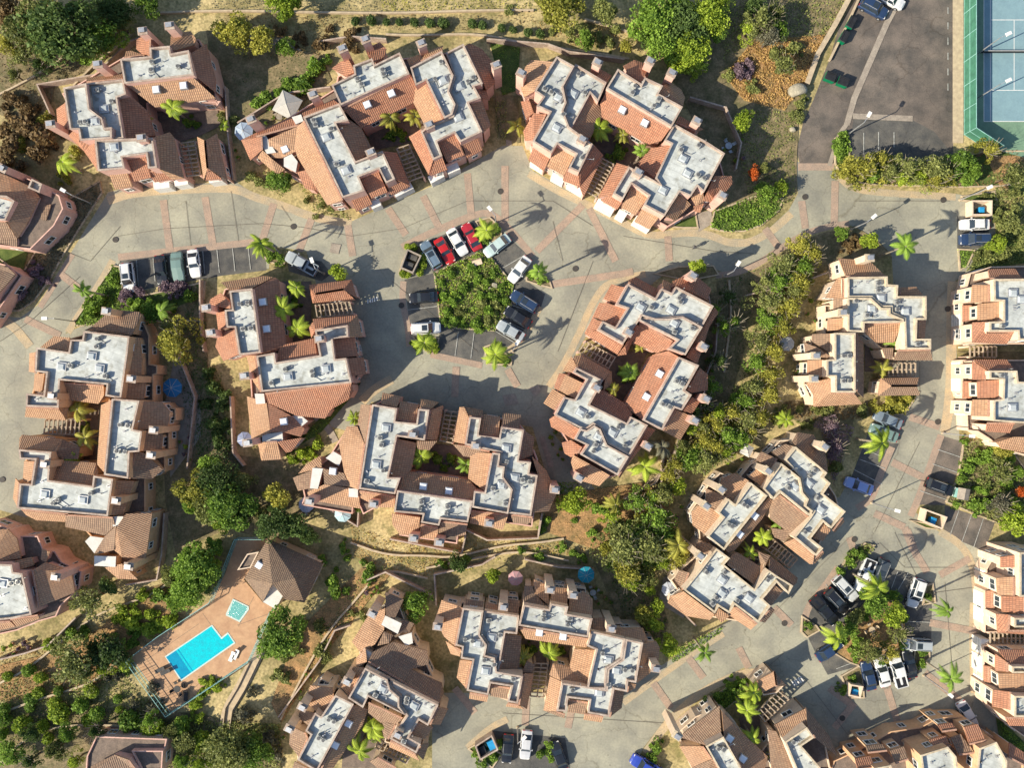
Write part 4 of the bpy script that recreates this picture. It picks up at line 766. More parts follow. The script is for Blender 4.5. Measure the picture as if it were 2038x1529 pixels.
road('parking_stalls', M_asph, '310,225 440,140 560,195 640,215 755,265 750,580 700,600 690,700 430,770 400,660 260,700 200,590 170,530 160,390', 1538, 1050, 2.38)
road('parking_stalls', M_asph, '980,1455 1125,1470 1140,1560 960,1560')
def ribbon(name, m, s, w, ox=0, oy=0, k=1.0, closed=False, z=None, kind='structure'):
    P = [W(x, y) for x, y in pp(s, ox, oy, k)]; z = z or nz(); mb = MB(); n = len(P); Lf = []
    for i in range(n):
        a = P[i - 1] if i or closed else P[i]; b = P[(i + 1) % n] if i < n - 1 or closed else P[i]
        d = (b - a); d.normalize(); q = Vector((-d.y, d.x, 0)) * w / 2; Lf.append((P[i] + q, P[i] - q))
    for i in range(n - (0 if closed else 1)):
        a, b = Lf[i], Lf[(i + 1) % n]
        mb.poly([(a[1].x, a[1].y, z), (b[1].x, b[1].y, z), (b[0].x, b[0].y, z), (a[0].x, a[0].y, z)], m)
    return tag(mb.build(name), kind=kind)
def smooth_path(s, it=2):
    P = [tuple(float(c) for c in a.split(',')) for a in s.split()]
    for _ in range(it):
        Q = [P[0]]
        for i in range(len(P) - 1):
            a, b = P[i], P[i + 1]; Q += [(a[0] * .75 + b[0] * .25, a[1] * .75 + b[1] * .25), (a[0] * .25 + b[0] * .75, a[1] * .25 + b[1] * .75)]
        Q.append(P[-1]); P = Q
    return ' '.join('%.1f,%.1f' % p for p in P)
for w, m, s in ((1.3, M_tan, '215,400 262,384 380,376 468,374 505,392 560,408 615,430 660,440 700,444'), (1.2, M_tan, '1052,345 1110,380 1175,410 1235,440 1290,470 1330,466 1380,462 1415,468 1450,484 1490,484 1535,462 1575,425'),
                (1.1, M_brick, '235,512 400,493 525,480'), (1.1, M_brick, '800,492 860,462 940,428 975,422 1010,450 1060,510'), (1.1, M_tan, '1285,545 1210,560 1180,600 1150,670 1120,730 1092,770'),
                (1.1, M_tan, '225,518 195,570 165,615 135,662'), (0.9, M_brick, '80,612 108,566 145,505'), (1.1, M_tan, '1668,350 1695,376 1760,384 1902,392'), (1.0, M_brick, '1425,548 1460,545 1505,528 1545,500 1600,465 1650,450 1690,445'),
                (1.6, M_tan, '1896,560 1893,640 1893,720 1890,800 1880,860'), (1.1, M_brick, '1873,866 1850,930 1825,1000 1812,1028'), (1.1, M_brick, '1775,890 1750,950 1735,995 1705,1012'),
                (1.2, M_tan, '1870,1058 1915,1085 1938,1130 1943,1180'), (1.6, M_tan, '1940,1200 1938,1290 1942,1380'), (1.1, M_brick, '1668,1130 1640,1170 1605,1210 1598,1260'),
                (1.3, M_tan, '1525,1342 1480,1338 1400,1374 1335,1430 1285,1500'), (1.0, M_tan, '1440,1262 1380,1300 1330,1335 1240,1400'), (1.1, M_tan, '930,1490 975,1450 1010,1432'), (1.0, M_brick, '857,706 900,715 960,728'), (1.0, M_brick, '803,560 800,600 812,650 815,690'), (1.0, M_tan, '1005,700 1025,690 1050,660 1075,610'),
                (1.4, M_tan, '60,690 20,640 -20,636'), (1.5, M_tan, '720,800 745,775 780,755')):
    ribbon('brick_border', m, smooth_path(s), w)
for s in ('325,398 338,497', '408,392 424,488', '545,405 522,478', '620,436 595,500', '692,448 702,510', '772,415 808,468', '842,390 875,455', '930,345 938,430', '1005,330 1005,440', '1160,408 1068,500', '1172,415 1225,520', '1098,566 1240,545 1260,540',
          '1329,470 1332,520', '1522,455 1555,500', '1595,400 1603,455', '1662,360 1660,445', '1588,332 1660,332', '120,545 165,580', '50,635 120,668', '1810,830 1870,850', '1775,920 1835,950', '1740,1022 1800,1050', '1805,1055 1825,1110', '1690,1070 1702,1105',
          '1800,1050 1815,1090 1845,1140', '1870,1145 1930,1112', '1850,1240 1945,1258', '1765,1370 1785,1435', '1840,1340 1910,1395', '1540,1210 1575,1245', '1470,1290 1490,1330', '1370,1310 1400,1350', '1300,1360 1335,1410', '905,1370 945,1420', '1048,1390 1045,1445', '1140,1400 1130,1450', '908,730 905,790', '1010,735 1030,770', '1650,1370 1690,1400', '1700,1400 1660,1450'):
    ribbon('brick_band', M_brick, s, 1.15)
M_joint = mat('joint_line', (0.14, 0.12, 0.095), 0.95)
for s in ('130,500 180,520 240,450', '150,640 240,520', '0,680 60,640 160,550', '235,470 330,455 520,445 600,452 700,470 800,455 930,400 1100,400 1180,450', '460,380 475,480', '370,400 380,490', '780,560 950,700', '1240,470 1420,500 1500,505', '1180,520 1110,700', '1700,400 1890,400',
          '1780,560 1790,830', '1830,640 1830,800', '1830,880 1740,1060', '1750,1080 1800,1130 1900,1130', '1880,1160 1900,1400', '1560,1300 1400,1440', '1320,1440 1000,1420', '1100,440 1120,520', '560,410 580,440', '1690,1070 1500,1260', '1600,1350 1700,1480', '1780,1060 1840,1180', '1860,1180 1935,1170'):
    ribbon('joint_line', M_joint, s, 0.06)
# concrete strips in the upper lot and walks
ribbon('concrete_strip', M_walk, '1800,-20 1765,45 1700,195 1685,248', 0.95); ribbon('concrete_strip', M_walk, '1697,231 1816,236', 0.9)
ribbon('pavement', M_kerb, '1906,-20 1906,285', 1.7)
ribbon('path', M_walk, smooth_path('1650,330 1660,300 1668,270 1690,240'), 0.7)
ribbon('path', M_walk, '1011,190 1013,290', 0.9); ribbon('path', M_walk, '625,825 655,855 668,880', 1.1); ribbon('path', M_walk, '1078,870 1098,930', 0.9)
road('path', M_walk, '1385,425 1415,418 1418,445 1390,462')
road('concrete_pad', M_walk, '660,484 679,487 674,506 656,502'); road('concrete_pad', M_walk, '999,787 1025,783 1033,804 1006,808'); road('concrete_pad', M_walk, '1052,772 1072,766 1077,778 1064,792')
for s in ('1722,800 1760,780 1800,800 1790,830', '860,1400 1040,1420 1030,1450 880,1460'): pass
# painted stall lines
def lines(name, segs, w, m=None, ox=0, oy=0, k=1.0):
    mb = MB(); z = nz()
    for a in segs:
        x0, y0, x1, y1 = a; A, B = W(ox + x0 / k, oy + y0 / k), W(ox + x1 / k, oy + y1 / k); d = (B - A).normalized(); q = Vector((-d.y, d.x, 0)) * w / 2
        mb.poly([(A.x - q.x, A.y - q.y, z), (B.x - q.x, B.y - q.y, z), (B.x + q.x, B.y + q.y, z), (A.x + q.x, A.y + q.y, z)], m or M_white)
    return tag(mb.build(name), kind='structure')
M_paint = mat('road_paint', (0.45, 0.44, 0.4), 0.9, (0.25, 0.25, 0.22), 3.0)
lines('stall_lines', [(272, 518, 276, 570), (305, 514, 309, 560), (338, 510, 342, 552), (371, 505, 375, 548), (404, 500, 408, 545), (432, 497, 437, 543), (463, 494, 468, 540), (494, 491, 499, 537)], 0.1, M_paint)
lines('stall_lines', [(620, 1190, 595, 1370), (740, 1195, 715, 1390), (480, 990, 240, 1020), (330, 530, 395, 690), (430, 485, 500, 660), (540, 440, 600, 640), (640, 395, 720, 580), (960, 700, 1130, 600), (1005, 760, 1060, 720), (1010, 980, 1230, 1050), (950, 1090, 1140, 1180), (900, 1180, 1080, 1290)], 0.1, M_paint, 750, 350, 3.822)
lines('stall_lines', [(1255, 745, 1445, 810), (1215, 855, 1400, 920), (1175, 960, 1360, 1030), (1120, 1060, 1330, 1130), (1415, 1205, 1345, 1400), (1510, 1240, 1435, 1450), (1600, 1270, 1525, 1490), (690, 740, 830, 800), (660, 820, 850, 890), (620, 900, 830, 1010)], 0.1, M_paint, 1538, 700, 3.822)
lines('stall_lines', [(690, 1010, 690, 1170), (803, 1005, 803, 1140), (920, 1005, 920, 1120), (1330, 55, 1330, 105), (1330, 170, 1330, 222), (1330, 285, 1330, 340), (1330, 400, 1330, 455), (1330, 520, 1330, 572), (1330, 635, 1330, 688)], 0.14, M_paint, 1538, 0, 3.822)
lines('stall_lines', [(630, 445, 745, 450), (560, 290, 590, 210), (590, 300, 640, 215), (250, 270, 290, 320), (215, 310, 260, 370), (300, 670, 380, 640)], 0.1, M_paint, 1538, 1050, 2.38)
lines('speed_hump_marks', [(1270, 940, 1270, 970), (1288, 936, 1290, 965), (1303, 932, 1306, 962), (1320, 926, 1323, 957), (1337, 920, 1342, 950)], 0.2, M_white, 400, 350, 3.822)
lines('speed_hump_marks', [(1013, 540, 1028, 565), (1023, 535, 1038, 560), (1033, 530, 1048, 555), (1043, 524, 1058, 549), (1052, 518, 1068, 543)], 0.24, M_white, 1150, 1129, 2.38)
M_dk = mat('manhole_iron', (0.07, 0.06, 0.05), 0.7, (0.045, 0.04, 0.035), 6.0)
for i, (x, y) in enumerate([(230, 477), (584, 451), (996, 381), (1145, 535), (799, 608), (1602, 392), (1877, 398), (1886, 615), (1866, 840), (1700, 1074), (1561, 1241), (5, 955), (1676, 1430)]):
    mb = MB(); p = W(x, y); z = nz(); mb.cyl((p.x, p.y, 0.0), (p.x, p.y, z + 0.004), 0.46, 0.46, M_dk, 18); mb.build('manhole_cover', loc=(p.x, p.y, 0))
    o = bpy.context.scene.objects[-1]
    tag(SC.collection.objects[-1], kind='structure')
# planting beds and verges (kerbed)
def bed(s, m, kerb=True, ox=0, oy=0, k=1.0, name='planting_bed'):
    pts = pp(s, ox, oy, k); sheet(name, pts, nz(), m)
    if kerb:
        P = [W(x, y) for x, y in pts]
        if area2(P) < 0: P.reverse()
        inn = offset_poly(P, 0.22); mb = MB(); n = len(P); h = _z[0] + 0.13
        for i in range(n):
            j = (i + 1) % n; a, b, c, d = P[i], P[j], inn[j], inn[i]
            mb.poly([(a.x, a.y, h), (b.x, b.y, h), (c[0], c[1], h), (d[0], d[1], h)], M_kerb)
            mb.poly([(a.x, a.y, 0), (b.x, b.y, 0), (b.x, b.y, h), (a.x, a.y, h)], M_kerb)
            mb.poly([(d[0], d[1], h), (c[0], c[1], h), (c[0], c[1], 0), (d[0], d[1], 0)], M_kerb)
        tag(mb.build('kerb'), kind='structure')
B_isl = '863,543 955,500 972,505 1022,565 1018,610 985,660 910,655 875,640'
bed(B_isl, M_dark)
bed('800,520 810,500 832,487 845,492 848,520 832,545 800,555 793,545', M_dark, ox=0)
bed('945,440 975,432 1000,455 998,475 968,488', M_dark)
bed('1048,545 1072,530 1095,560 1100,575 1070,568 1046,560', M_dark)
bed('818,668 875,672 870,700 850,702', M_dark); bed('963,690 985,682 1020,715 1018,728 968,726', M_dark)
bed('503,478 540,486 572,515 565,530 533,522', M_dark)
bed('225,528 240,530 246,578 275,590 410,560 405,640 300,640 150,650 148,640', M_grass)
bed('-20,500 45,545 130,400 200,360 205,385 170,440 130,505 100,560 70,600 40,620 -20,622', M_dark)
bed('1660,275 1680,262 1692,290 1690,315 1760,315 1880,320 1960,300 2060,300 2060,360 1990,372 1905,374 1760,370 1695,364 1672,352 1660,325', M_grass)
bed('1330,452 1345,440 1385,425 1390,455 1360,455', M_grass)
bed('1412,455 1420,420 1500,390 1560,395 1550,420 1515,450 1480,462 1440,462', M_grass)
bed('1300,545 1350,530 1420,528 1432,548 1370,560', M_dark)
bed('1680,458 1700,450 1745,478 1775,507 1735,520 1690,515 1600,560 1480,640 1450,700 1430,620 1425,560 1500,540 1550,508 1600,478 1640,462', M_dark, False)
bed('1905,495 1940,497 1925,530 1908,540', M_grass); bed('1912,390 1980,380 1985,410 1930,402 1912,400', M_grass)
bed('1672,1130 1690,1100 1720,1080 1742,1085 1725,1105 1700,1122', M_dark)
bed('1640,1290 1660,1260 1700,1230 1790,1200 1800,1280 1790,1310 1720,1330 1690,1320', M_redsoil)
bed('1700,1220 1720,1200 1760,1195 1800,1210 1800,1290 1760,1310 1710,1300', M_redsoil, False)
bed('1820,1270 1850,1298 1850,1310 1815,1340', M_dark); bed('1840,1165 1856,1160 1862,1200 1835,1205', M_dark)
bed('1595,1225 1625,1245 1632,1255 1605,1270 1593,1258', M_dark)
bed('1672,1345 1715,1320 1720,1390 1690,1390', M_dark)
bed('1360,1450 1400,1400 1470,1350 1520,1345 1500,1370 1420,1430 1380,1460', M_grass)
bed('930,1490 955,1475 1000,1500 980,1530', M_grass)
bed('1700,830 1740,790 1720,770 1560,800 1560,830 1630,850 1660,960 1690,870', M_dark, False)
bed('1780,780 1830,780 1800,825 1760,830 1735,820', M_grass)
bed('1915,885 1985,860 2060,960 2060,1060 1990,1045 1880,1000 1905,950', M_dark)
bed('1808,1035 1840,1040 1870,1055 1840,1052', M_grass)
bed('1540,1230 1600,1290 1560,1300', M_dark, False) if False else None
# yards and courtyards
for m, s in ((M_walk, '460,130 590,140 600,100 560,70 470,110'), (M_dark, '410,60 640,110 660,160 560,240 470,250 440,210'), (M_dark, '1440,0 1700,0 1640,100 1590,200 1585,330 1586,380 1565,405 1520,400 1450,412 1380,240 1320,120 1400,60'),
             (M_redsoil, '1500,80 1640,70 1600,170 1560,220 1480,200 1440,150'), (M_dark, '-20,60 260,60 200,130 110,170 100,220 30,240 -20,220'),
             (M_grass, '975,85 1035,95 1030,180 1000,190'), (M_dark, '985,190 1030,190 1035,285 995,275'), (M_grass, '-20,500 60,490 40,560 -20,540'),
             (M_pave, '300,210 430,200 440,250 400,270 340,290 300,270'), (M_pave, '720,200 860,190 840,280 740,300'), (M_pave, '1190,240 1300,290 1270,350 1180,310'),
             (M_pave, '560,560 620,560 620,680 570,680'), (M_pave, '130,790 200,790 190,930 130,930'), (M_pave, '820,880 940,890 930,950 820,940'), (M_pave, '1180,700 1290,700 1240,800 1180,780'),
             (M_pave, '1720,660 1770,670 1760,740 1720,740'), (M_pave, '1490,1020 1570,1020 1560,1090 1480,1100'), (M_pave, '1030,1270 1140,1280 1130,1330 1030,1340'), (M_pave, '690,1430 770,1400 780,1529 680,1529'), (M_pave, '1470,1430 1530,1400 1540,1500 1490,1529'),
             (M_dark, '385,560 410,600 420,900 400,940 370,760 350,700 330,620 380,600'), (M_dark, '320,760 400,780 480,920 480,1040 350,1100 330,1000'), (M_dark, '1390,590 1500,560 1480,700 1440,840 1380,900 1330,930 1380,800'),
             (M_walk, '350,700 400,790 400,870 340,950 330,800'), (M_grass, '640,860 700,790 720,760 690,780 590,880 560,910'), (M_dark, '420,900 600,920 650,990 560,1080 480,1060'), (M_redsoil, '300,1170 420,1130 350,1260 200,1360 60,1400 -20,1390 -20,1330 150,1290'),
             (M_redsoil, '1080,990 1280,960 1340,1000 1200,1100 1090,1060'), (M_redsoil, '590,1260 720,1130 780,1140 640,1310 560,1440 540,1400'), (M_dark, '-20,1400 400,1420 560,1480 560,1560 -20,1560'), (M_dark, '1180,1110 1310,1170 1330,1240 1300,1320 1240,1260'),
             (M_walk, '1360,1130 1400,1140 1360,1230 1310,1200 1320,1150'), (M_dark, '1900,700 2060,730 2060,700'), (M_grass, '1980,1420 2060,1500 2060,1560 1990,1490'), (M_walk, '1950,1440 2060,1530 2040,1560 1940,1470'), (M_redsoil, '1960,310 2060,310 2060,380 1990,375'), (M_grass, '2000,350 2060,345 2060,390 2010,390'), (M_grass, '1995,460 2060,440 2060,520 1930,540 1940,500')):
    sheet('ground_patch', pp(s), nz(), m)
# tennis court
road('tennis_court', M_courtg, '1922,-20 2100,-20 2100,330 1985,300 1922,262')
road('tennis_court', M_courtb, '1957,-20 2100,-20 2100,242 1957,242')
lines('court_lines', [(1957, -20, 1957, 242), (1970, -20, 1970, 242), (1957, 242, 2100, 242), (1970, 40, 2100, 40), (1970, 180, 2100, 180), (2017, 40, 2017, 180)], 0.09, M_white)
# pool deck, pool and spa
DK = (250, 1030, 3.822)
M_deck = mat('pool_deck_concrete', (0.47, 0.29, 0.165), 0.85, (0.38, 0.22, 0.125), 0.5, 0.05, fine=(2.5, 0.08), detail=8)
M_cop = mat('pool_coping', (0.5, 0.56, 0.5), 0.6, (0.4, 0.5, 0.46), 2.0)
M_water = mat('pool_water', (0.0, 0.50, 0.55), 0.06, (0.01, 0.40, 0.47), 1.6, 0.15, spec=0.6, fine=(5, 0.14))  # fine noise paints sparkle highlights into the water colour
M_waterd = mat('pool_water_deep', (0.0, 0.27, 0.42), 0.06, (0.0, 0.22, 0.37), 1.2, 0.15, spec=0.6)
M_spa = mat('spa_water', (0.13, 0.38, 0.35), 0.12, (0.11, 0.35, 0.32), 3.5, 0.3, spec=0.6)
road('pool_deck', M_deck, '40,1070 250,900 660,620 760,430 850,150 1080,150 1080,340 900,470 1045,645 1140,690 1130,740 1010,830 1000,960 940,1110 350,1500', *DK)
for a in ('250,965 330,1060', '95,1130 560,810', '150,1060 420,1420', '590,730 790,1010', '430,1240 540,1370', '300,1310 460,1220', '850,820 1130,720', '980,600 860,830'): ribbon('deck_joint', M_joint, a, 0.05, *DK)
zz = nz() + 0.03; sheet('pool_rim', pp('302,1056 662,816 735,910 782,872 840,955 425,1246', *DK), zz, M_cop)
sheet('pool_water', pp('312,1062 656,828 733,926 782,886 826,952 428,1232', *DK), zz + .004, M_water)
sheet('pool_water', pp('312,1062 385,1012 500,1180 428,1232', *DK), zz + .008, M_waterd)
sheet('pool_water', pp('398,1003 404,999 519,1168 513,1172', *DK), zz + .012, M_waterd)
sheet('spa_rim', pp('820,617 940,675 942,700 872,797 766,745 768,728', *DK), zz + .02, M_cop)
sheet('spa_water', pp('826,630 928,680 930,695 866,782 780,740', *DK), zz + .024, M_spa)
# ------------------------------------------------------------ walls, fences, retaining kerbs
def wall_line(s, h, w, m, name, label, cat, group=None, smooth=False, ox=0, oy=0, k=1.0, posts=False):
    if smooth: s = smooth_path(s)
    P = [W(x, y) for x, y in pp(s, ox, oy, k)]; mb = MB(); c = P[len(P) // 2]; r = random.Random(len(s))
    for i in range(len(P) - 1):
        a, b = P[i], P[i + 1]; d = (b - a); ln = d.length; d = d.normalized() if ln else d
        mb.box(((a.x + b.x) / 2, (a.y + b.y) / 2, h / 2 + i * 0.0007), (ln + w * 0.9, w, h), m, math.atan2(d.y, d.x))
    o = mb.build(name, loc=(c.x, c.y, 0)); tag(o, label, cat, group); return o
RW = 'low tan retaining walls stepping along the slopes'
for i, (s, lb) in enumerate([('290,28 440,22 620,26 790,28 950,22 1060,22', 'tan retaining wall strip above the row of clipped bushes at the top'),
    ('150,170 195,125 240,90 265,66', 'grey retaining wall strip curving up behind the top left house'), ('-10,195 60,160 130,115', 'pale wall strip running to the left edge, upper left'),
    ('770,70 830,72 960,68 1060,92 1140,100 1250,118', 'long retaining wall behind the top centre homes'), ('1165,40 1210,52 1270,72', 'short tan terrace edge beside the orange soil patch'),
    ('700,1080 770,1105 850,1105 900,1110 1000,1085 1070,1080 1120,1072', 'curving tan terrace edge in the dry slope below the courtyard block'),
    ('850,1130 960,1108 1040,1095 1130,1115', 'terrace edge just above the umbrellas at bottom centre'),
    ('330,1165 300,1185 240,1205 190,1225 130,1270 60,1330 0,1360', 'thin tan terrace edge on the bushy slope left of the pool'),
    ('230,1320 190,1355 150,1370 80,1390 0,1420', 'lower tan terrace edge on the bushy slope left of the pool'),
    ('0,1520 50,1470 110,1445 200,1440 320,1450', 'long tan retaining wall above the bottom left house'),
    ('560,1430 600,1350 650,1260 720,1180 760,1130 850,1150', 'long retaining wall strip between the pool slope and the bottom homes'),
    ('1240,1000 1290,960 1330,930', 'thin terrace edge in the dry gully right of centre'), ('1450,560 1455,620 1445,700 1440,740', 'thin pale edging line in the shaded gully')]):
    wall_line(s, 0.45, 0.3, M_kerb, 'retaining_wall', lb, 'wall', RW, True)
wall_line('1692,-10 1660,50 1625,110 1605,165', 0.7, 0.75, M_kerb, 'retaining_wall', 'broad concrete wall along the green bins of the upper lot', 'wall', RW)
wall_line('1707,0 1682,55 1650,120', 0.5, 0.3, M_kerb, 'retaining_wall', 'narrow kerb wall between the bins and the slope, upper lot', 'wall', RW)
PWG = 'garden walls of the homes'
for s, lb in [('110,230 85,175 200,155 265,90 310,75', 'wall round the back yard of the top left house'), ('455,180 460,270 470,360', 'wall between the two top left homes'), ('480,250 560,200 585,190 660,180', 'garden wall beside the grey canopy'),
              ('640,90 700,80 770,85', 'short yard wall left of the top centre chimneys'), ('970,85 1090,95 1130,110 1240,125', 'yard wall along the top centre lawns'), ('1370,200 1440,220 1470,290 1460,340', 'yard wall right of the shaded hot tub yard'),
              ('355,690 395,790 385,880 380,930', 'brick coloured yard wall round the blue umbrella'), ('405,560 405,640 412,700', 'yard wall left of the block under the covered car'), ('465,790 470,900 490,925', 'yard wall by the left patio of the pink block'),
              ('640,1000 690,1030 715,1045 718,1000', 'yard wall round the pale blue umbrella'), ('780,1070 920,1098 928,1060', 'white yard wall under the twin chimneys'), ('925,1050 970,1072 1070,1068 1078,1020', 'white yard wall at the lower right of the striped block'),
              ('1240,990 1300,960 1340,900 1420,700 1425,620', 'yard wall on the gully side of the diagonal block'), ('1330,1150 1340,1200 1380,1240', 'yard wall by the small patio at the lower block'),
              ('870,1200 866,1140 960,1120 985,1105', 'yard wall round the dark red yard at bottom centre'), ('1045,1110 1110,1125 1180,1130', 'yard wall behind the teal umbrella'), ('700,1240 670,1250 640,1310 560,1420', 'yard wall on the pool side of the bottom block'),
              ('735,1150 770,1135 860,1180', 'wall round the dark planted yard'), ('0,1310 60,1295 105,1280 160,1225', 'wall of the cluttered dark yard at the left edge'), ('335,1020 330,1100 320,1150 260,1160', 'yard wall at the lower end of the long peach block'),
              ('1480,590 1600,560 1640,545', 'curved yard wall left of the cream block'), ('1410,1240 1550,1200 1600,1190', 'x')][:-1]:
    wall_line(s, 1.5, 0.22, M_cap, 'garden_wall', lb, 'wall', PWG)
wall_line('1320,880 1310,1000 1335,1050 1420,1120', 1.4, 0.2, M_cap, 'garden_wall', 'wall on the wooded side of the tilted cream block', 'wall', PWG)
def mesh_fence(s, h, m, name, label, step=2.6, solid=False):
    P = [W(x, y) for x, y in pp(s)]; root = empty(name, P[0]); tag(root, label, 'fence'); loc = root.location
    rail, posts = MB(), []
    for i in range(len(P) - 1):
        a, b = P[i], P[i + 1]; ln = (b - a).length; n = max(1, int(ln / step))
        for z in (h, h * 0.5, 0.15): rail.bar(a + Vector((0, 0, z)), b + Vector((0, 0, z)), 0.07, 0.07, m)
        if solid:
            q = Vector((0, 0, 1)); rail.poly([a + q * .1, b + q * .1, b + q * (h - .05), a + q * (h - .05)], M_fgreen)
        for j in range(n):
            p = a.lerp(b, j / n); mb = MB(); mb.cyl(p, p + Vector((0, 0, h + 0.05)), 0.05, 0.05, m, 6); posts.append(mb)
        if not solid:
            for j in range(int(ln / 0.45)):
                p = a.lerp(b, (j + .5) / int(ln / 0.45)); rail.bar(p + Vector((0, 0, .15)), p + Vector((0, 0, h)), 0.03, 0.03, m)
    rail.build('fence_mesh' if solid else 'railing', root, loc=loc)
    for mb in posts[:60]: mb.build('post', root, loc=loc)
mesh_fence('1918,-20 1918,268 1972,303', 3.3, M_teal, 'tennis_fence', 'tall green windscreen fence round the tennis court', 3.5, True)
mesh_fence('262,1310 340,1418 500,1312 545,1210', 1.9, M_teal, 'pool_fence', 'teal railing on the lower sides of the pool terrace')
mesh_fence('262,1308 322,1262 425,1195 475,1070 532,1070', 1.9, M_teal, 'pool_fence', 'teal railing on the upper sides of the pool terrace')
# ------------------------------------------------------------ vegetation
def leaf_mesh(name, cen, size, tone, m, flat=0.0, rs=0, extra=None, aspect=1.0):
    """quads at cen (N,3) of half-size `size`, random tilt"""
    r = np.random.RandomState(rs); n = len(cen)
    nrm = r.normal(size=(n, 3)); nrm[:, 2] = np.abs(nrm[:, 2]) + flat; nrm /= np.linalg.norm(nrm, axis=1)[:, None]
    u = np.cross(nrm, r.normal(size=(n, 3))); u /= np.linalg.norm(u, axis=1)[:, None]; v = np.cross(nrm, u)
    s = np.asarray(size).reshape(-1, 1); u = u * s * aspect; v = v * s
    V = np.stack([cen - u * 0.9, cen - v * 0.75, cen + u, cen + v * 0.75], 1).reshape(-1, 3)
    me = bpy.data.meshes.new(name); nv = len(V)
    base = 0; faces_extra = []
    me.vertices.add(nv); me.vertices.foreach_set('co', V.ravel())
    me.loops.add(nv); me.loops.foreach_set('vertex_index', np.arange(nv, dtype=np.int32))
    me.polygons.add(n); me.polygons.foreach_set('loop_start', np.arange(0, nv, 4, dtype=np.int32)); me.polygons.foreach_set('loop_total', np.full(n, 4, dtype=np.int32))
    at = me.attributes.new('tone', 'FLOAT', 'FACE'); at.data.foreach_set('value', np.asarray(tone, dtype=np.float32))
    me.materials.append(m); me.update(); me.validate()
    return me
def crown_mesh(name, seed, R, squash, nl, leaf, lobes, ragged=0.3):
    r = np.random.RandomState(seed); C = []; T = []; S = []
    for i in range(lobes):
        a = r.uniform(0, 2 * math.pi); d = R * math.sqrt(r.uniform(0, 1)) * (0.74 + ragged * 0.75 * r.uniform(-1, 1)) if i else 0
        lr = R * r.choice([0.2, 0.27, 0.34, 0.45]) * r.uniform(.85, 1.15) * (1.2 if i == 0 else 1)
        if lobes <= 3: lr = R * 0.72; d *= 0.3
        z = squash * R * (0.75 * (1 - (d / R) ** 2) + r.uniform(-0.25, 0.25))
        c = np.array([d * math.cos(a), d * math.sin(a), z]); k = int(nl / lobes)
        p = r.normal(size=(k, 3)); p /= np.linalg.norm(p, axis=1)[:, None]; p *= lr * (r.uniform(0.55, 1.08, size=(k, 1)) ** 0.7); p[:, 2] *= 0.85
        C.append(c + p); T.append(np.full(k, r.uniform(0.0, 0.35)) + r.uniform(0, 0.55, k)); S.append(np.clip(r.lognormal(-0.15, 0.35, k), .4, 1.9) * leaf)
    C = np.concatenate(C); C[:, 2] -= C[:, 2].min() * 0.0
    return leaf_mesh(name, C, np.concatenate(S), np.concatenate(T), L['green'], 0.15, seed)
CR = {'big': [(crown_mesh('tree_crown', 10 + i, 1, 0.62, 7500, 0.047, 34), 4.0) for i in range(5)],
      'med': [(crown_mesh('tree_crown', 20 + i, 1, 0.7, 3400, 0.066, 19), 2.4) for i in range(6)],
      'airy': [(crown_mesh('tree_crown', 30 + i, 1, 0.8, 3400, 0.056, 26, 0.8), 3.0) for i in range(5)],
      'shrub': [(crown_mesh('shrub_foliage', 40 + i, 1, 0.75, 900, 0.12, 10, .6), 1.2) for i in range(6)],
      'ball': [(crown_mesh('shrub_foliage', 50 + i, 1, 0.85, 1100, 0.1, 3, 0.0), 0.9) for i in range(2)]}
TRK = {}
def trunk_mesh(h, airy=False):
    k = round(h)
    if (k, airy) in TRK: return TRK[(k, airy)]
    mb = MB(); r = random.Random(k); mb.cyl((0, 0, -0.05), (0.1, 0.05, k * 0.55), 0.05 * k * .6 + 0.08, 0.03 * k * .6 + 0.05, M_bark, 8)
    for i in range(5):
        a = i * 1.3 + r.random(); mb.cyl((0.08, 0.04, k * (0.42 + .03 * i)), (math.cos(a) * k * .32, math.sin(a) * k * .32, k * (0.75 + .05 * r.random())), 0.02 * k * .6 + .04, 0.03, M_bark, 6)
    for i in range(14 if airy else 0):
        a = i * .47 + r.random() * .3; e = k * r.uniform(.3, .5); p0 = Vector((.08, .04, k * .5)); p1 = Vector((math.cos(a) * e * .55, math.sin(a) * e * .55, k * .85)); p2 = Vector((math.cos(a + .3) * e, math.sin(a + .3) * e, k * r.uniform(1.0, 1.15)))
        mb.cyl(p0, p1, .06, .045, M_pbark, 5); mb.cyl(p1, p2, .045, .02, M_pbark, 5)
    o = mb.build('trunk'); me = o.data; bpy.data.objects.remove(o); TRK[(k, airy)] = me; return me
_tn = [0]
def tree(x, y, r, kind='med', col='green', h=None, label=None, group=None, name=None, cat=None, sq=1.0):
    """crown centred at photo pixel (x,y), radius r pixels"""
    _tn[0] += 1; rr = random.Random(_tn[0] * 7 + 3); R = r * PX
    if kind in ('shrub', 'ball'): R *= 1.2
    shrub = kind in ('shrub', 'ball')
    if h is None: h = R * (0.62 if shrub else 1.55) + (0 if shrub else 1.0)
    p = W(x, y, h * (0.7)); me = rr.choice(CR[kind])[0]
    root = empty(name or ('shrub' if shrub else 'tree'), (p.x, p.y, 0), rr.uniform(0, 6.28))
    c = link('foliage' if shrub else 'crown', me, root)
    sz = (R * rr.uniform(0.85, 1.2), R * rr.uniform(0.85, 1.15), max(R * 0.9, h * 0.55) * sq)
    c.scale = sz; c.location = (0, 0, h * (0.25 if shrub else 0.55)); c.material_slots[0].link = 'OBJECT'; c.material_slots[0].material = L[col]
    if not shrub:
        t = link('trunk', trunk_mesh(max(2, h * 0.95), kind == 'airy'), root)
    tag(root, label, cat or ('shrub' if shrub else 'tree'), group)
    return root
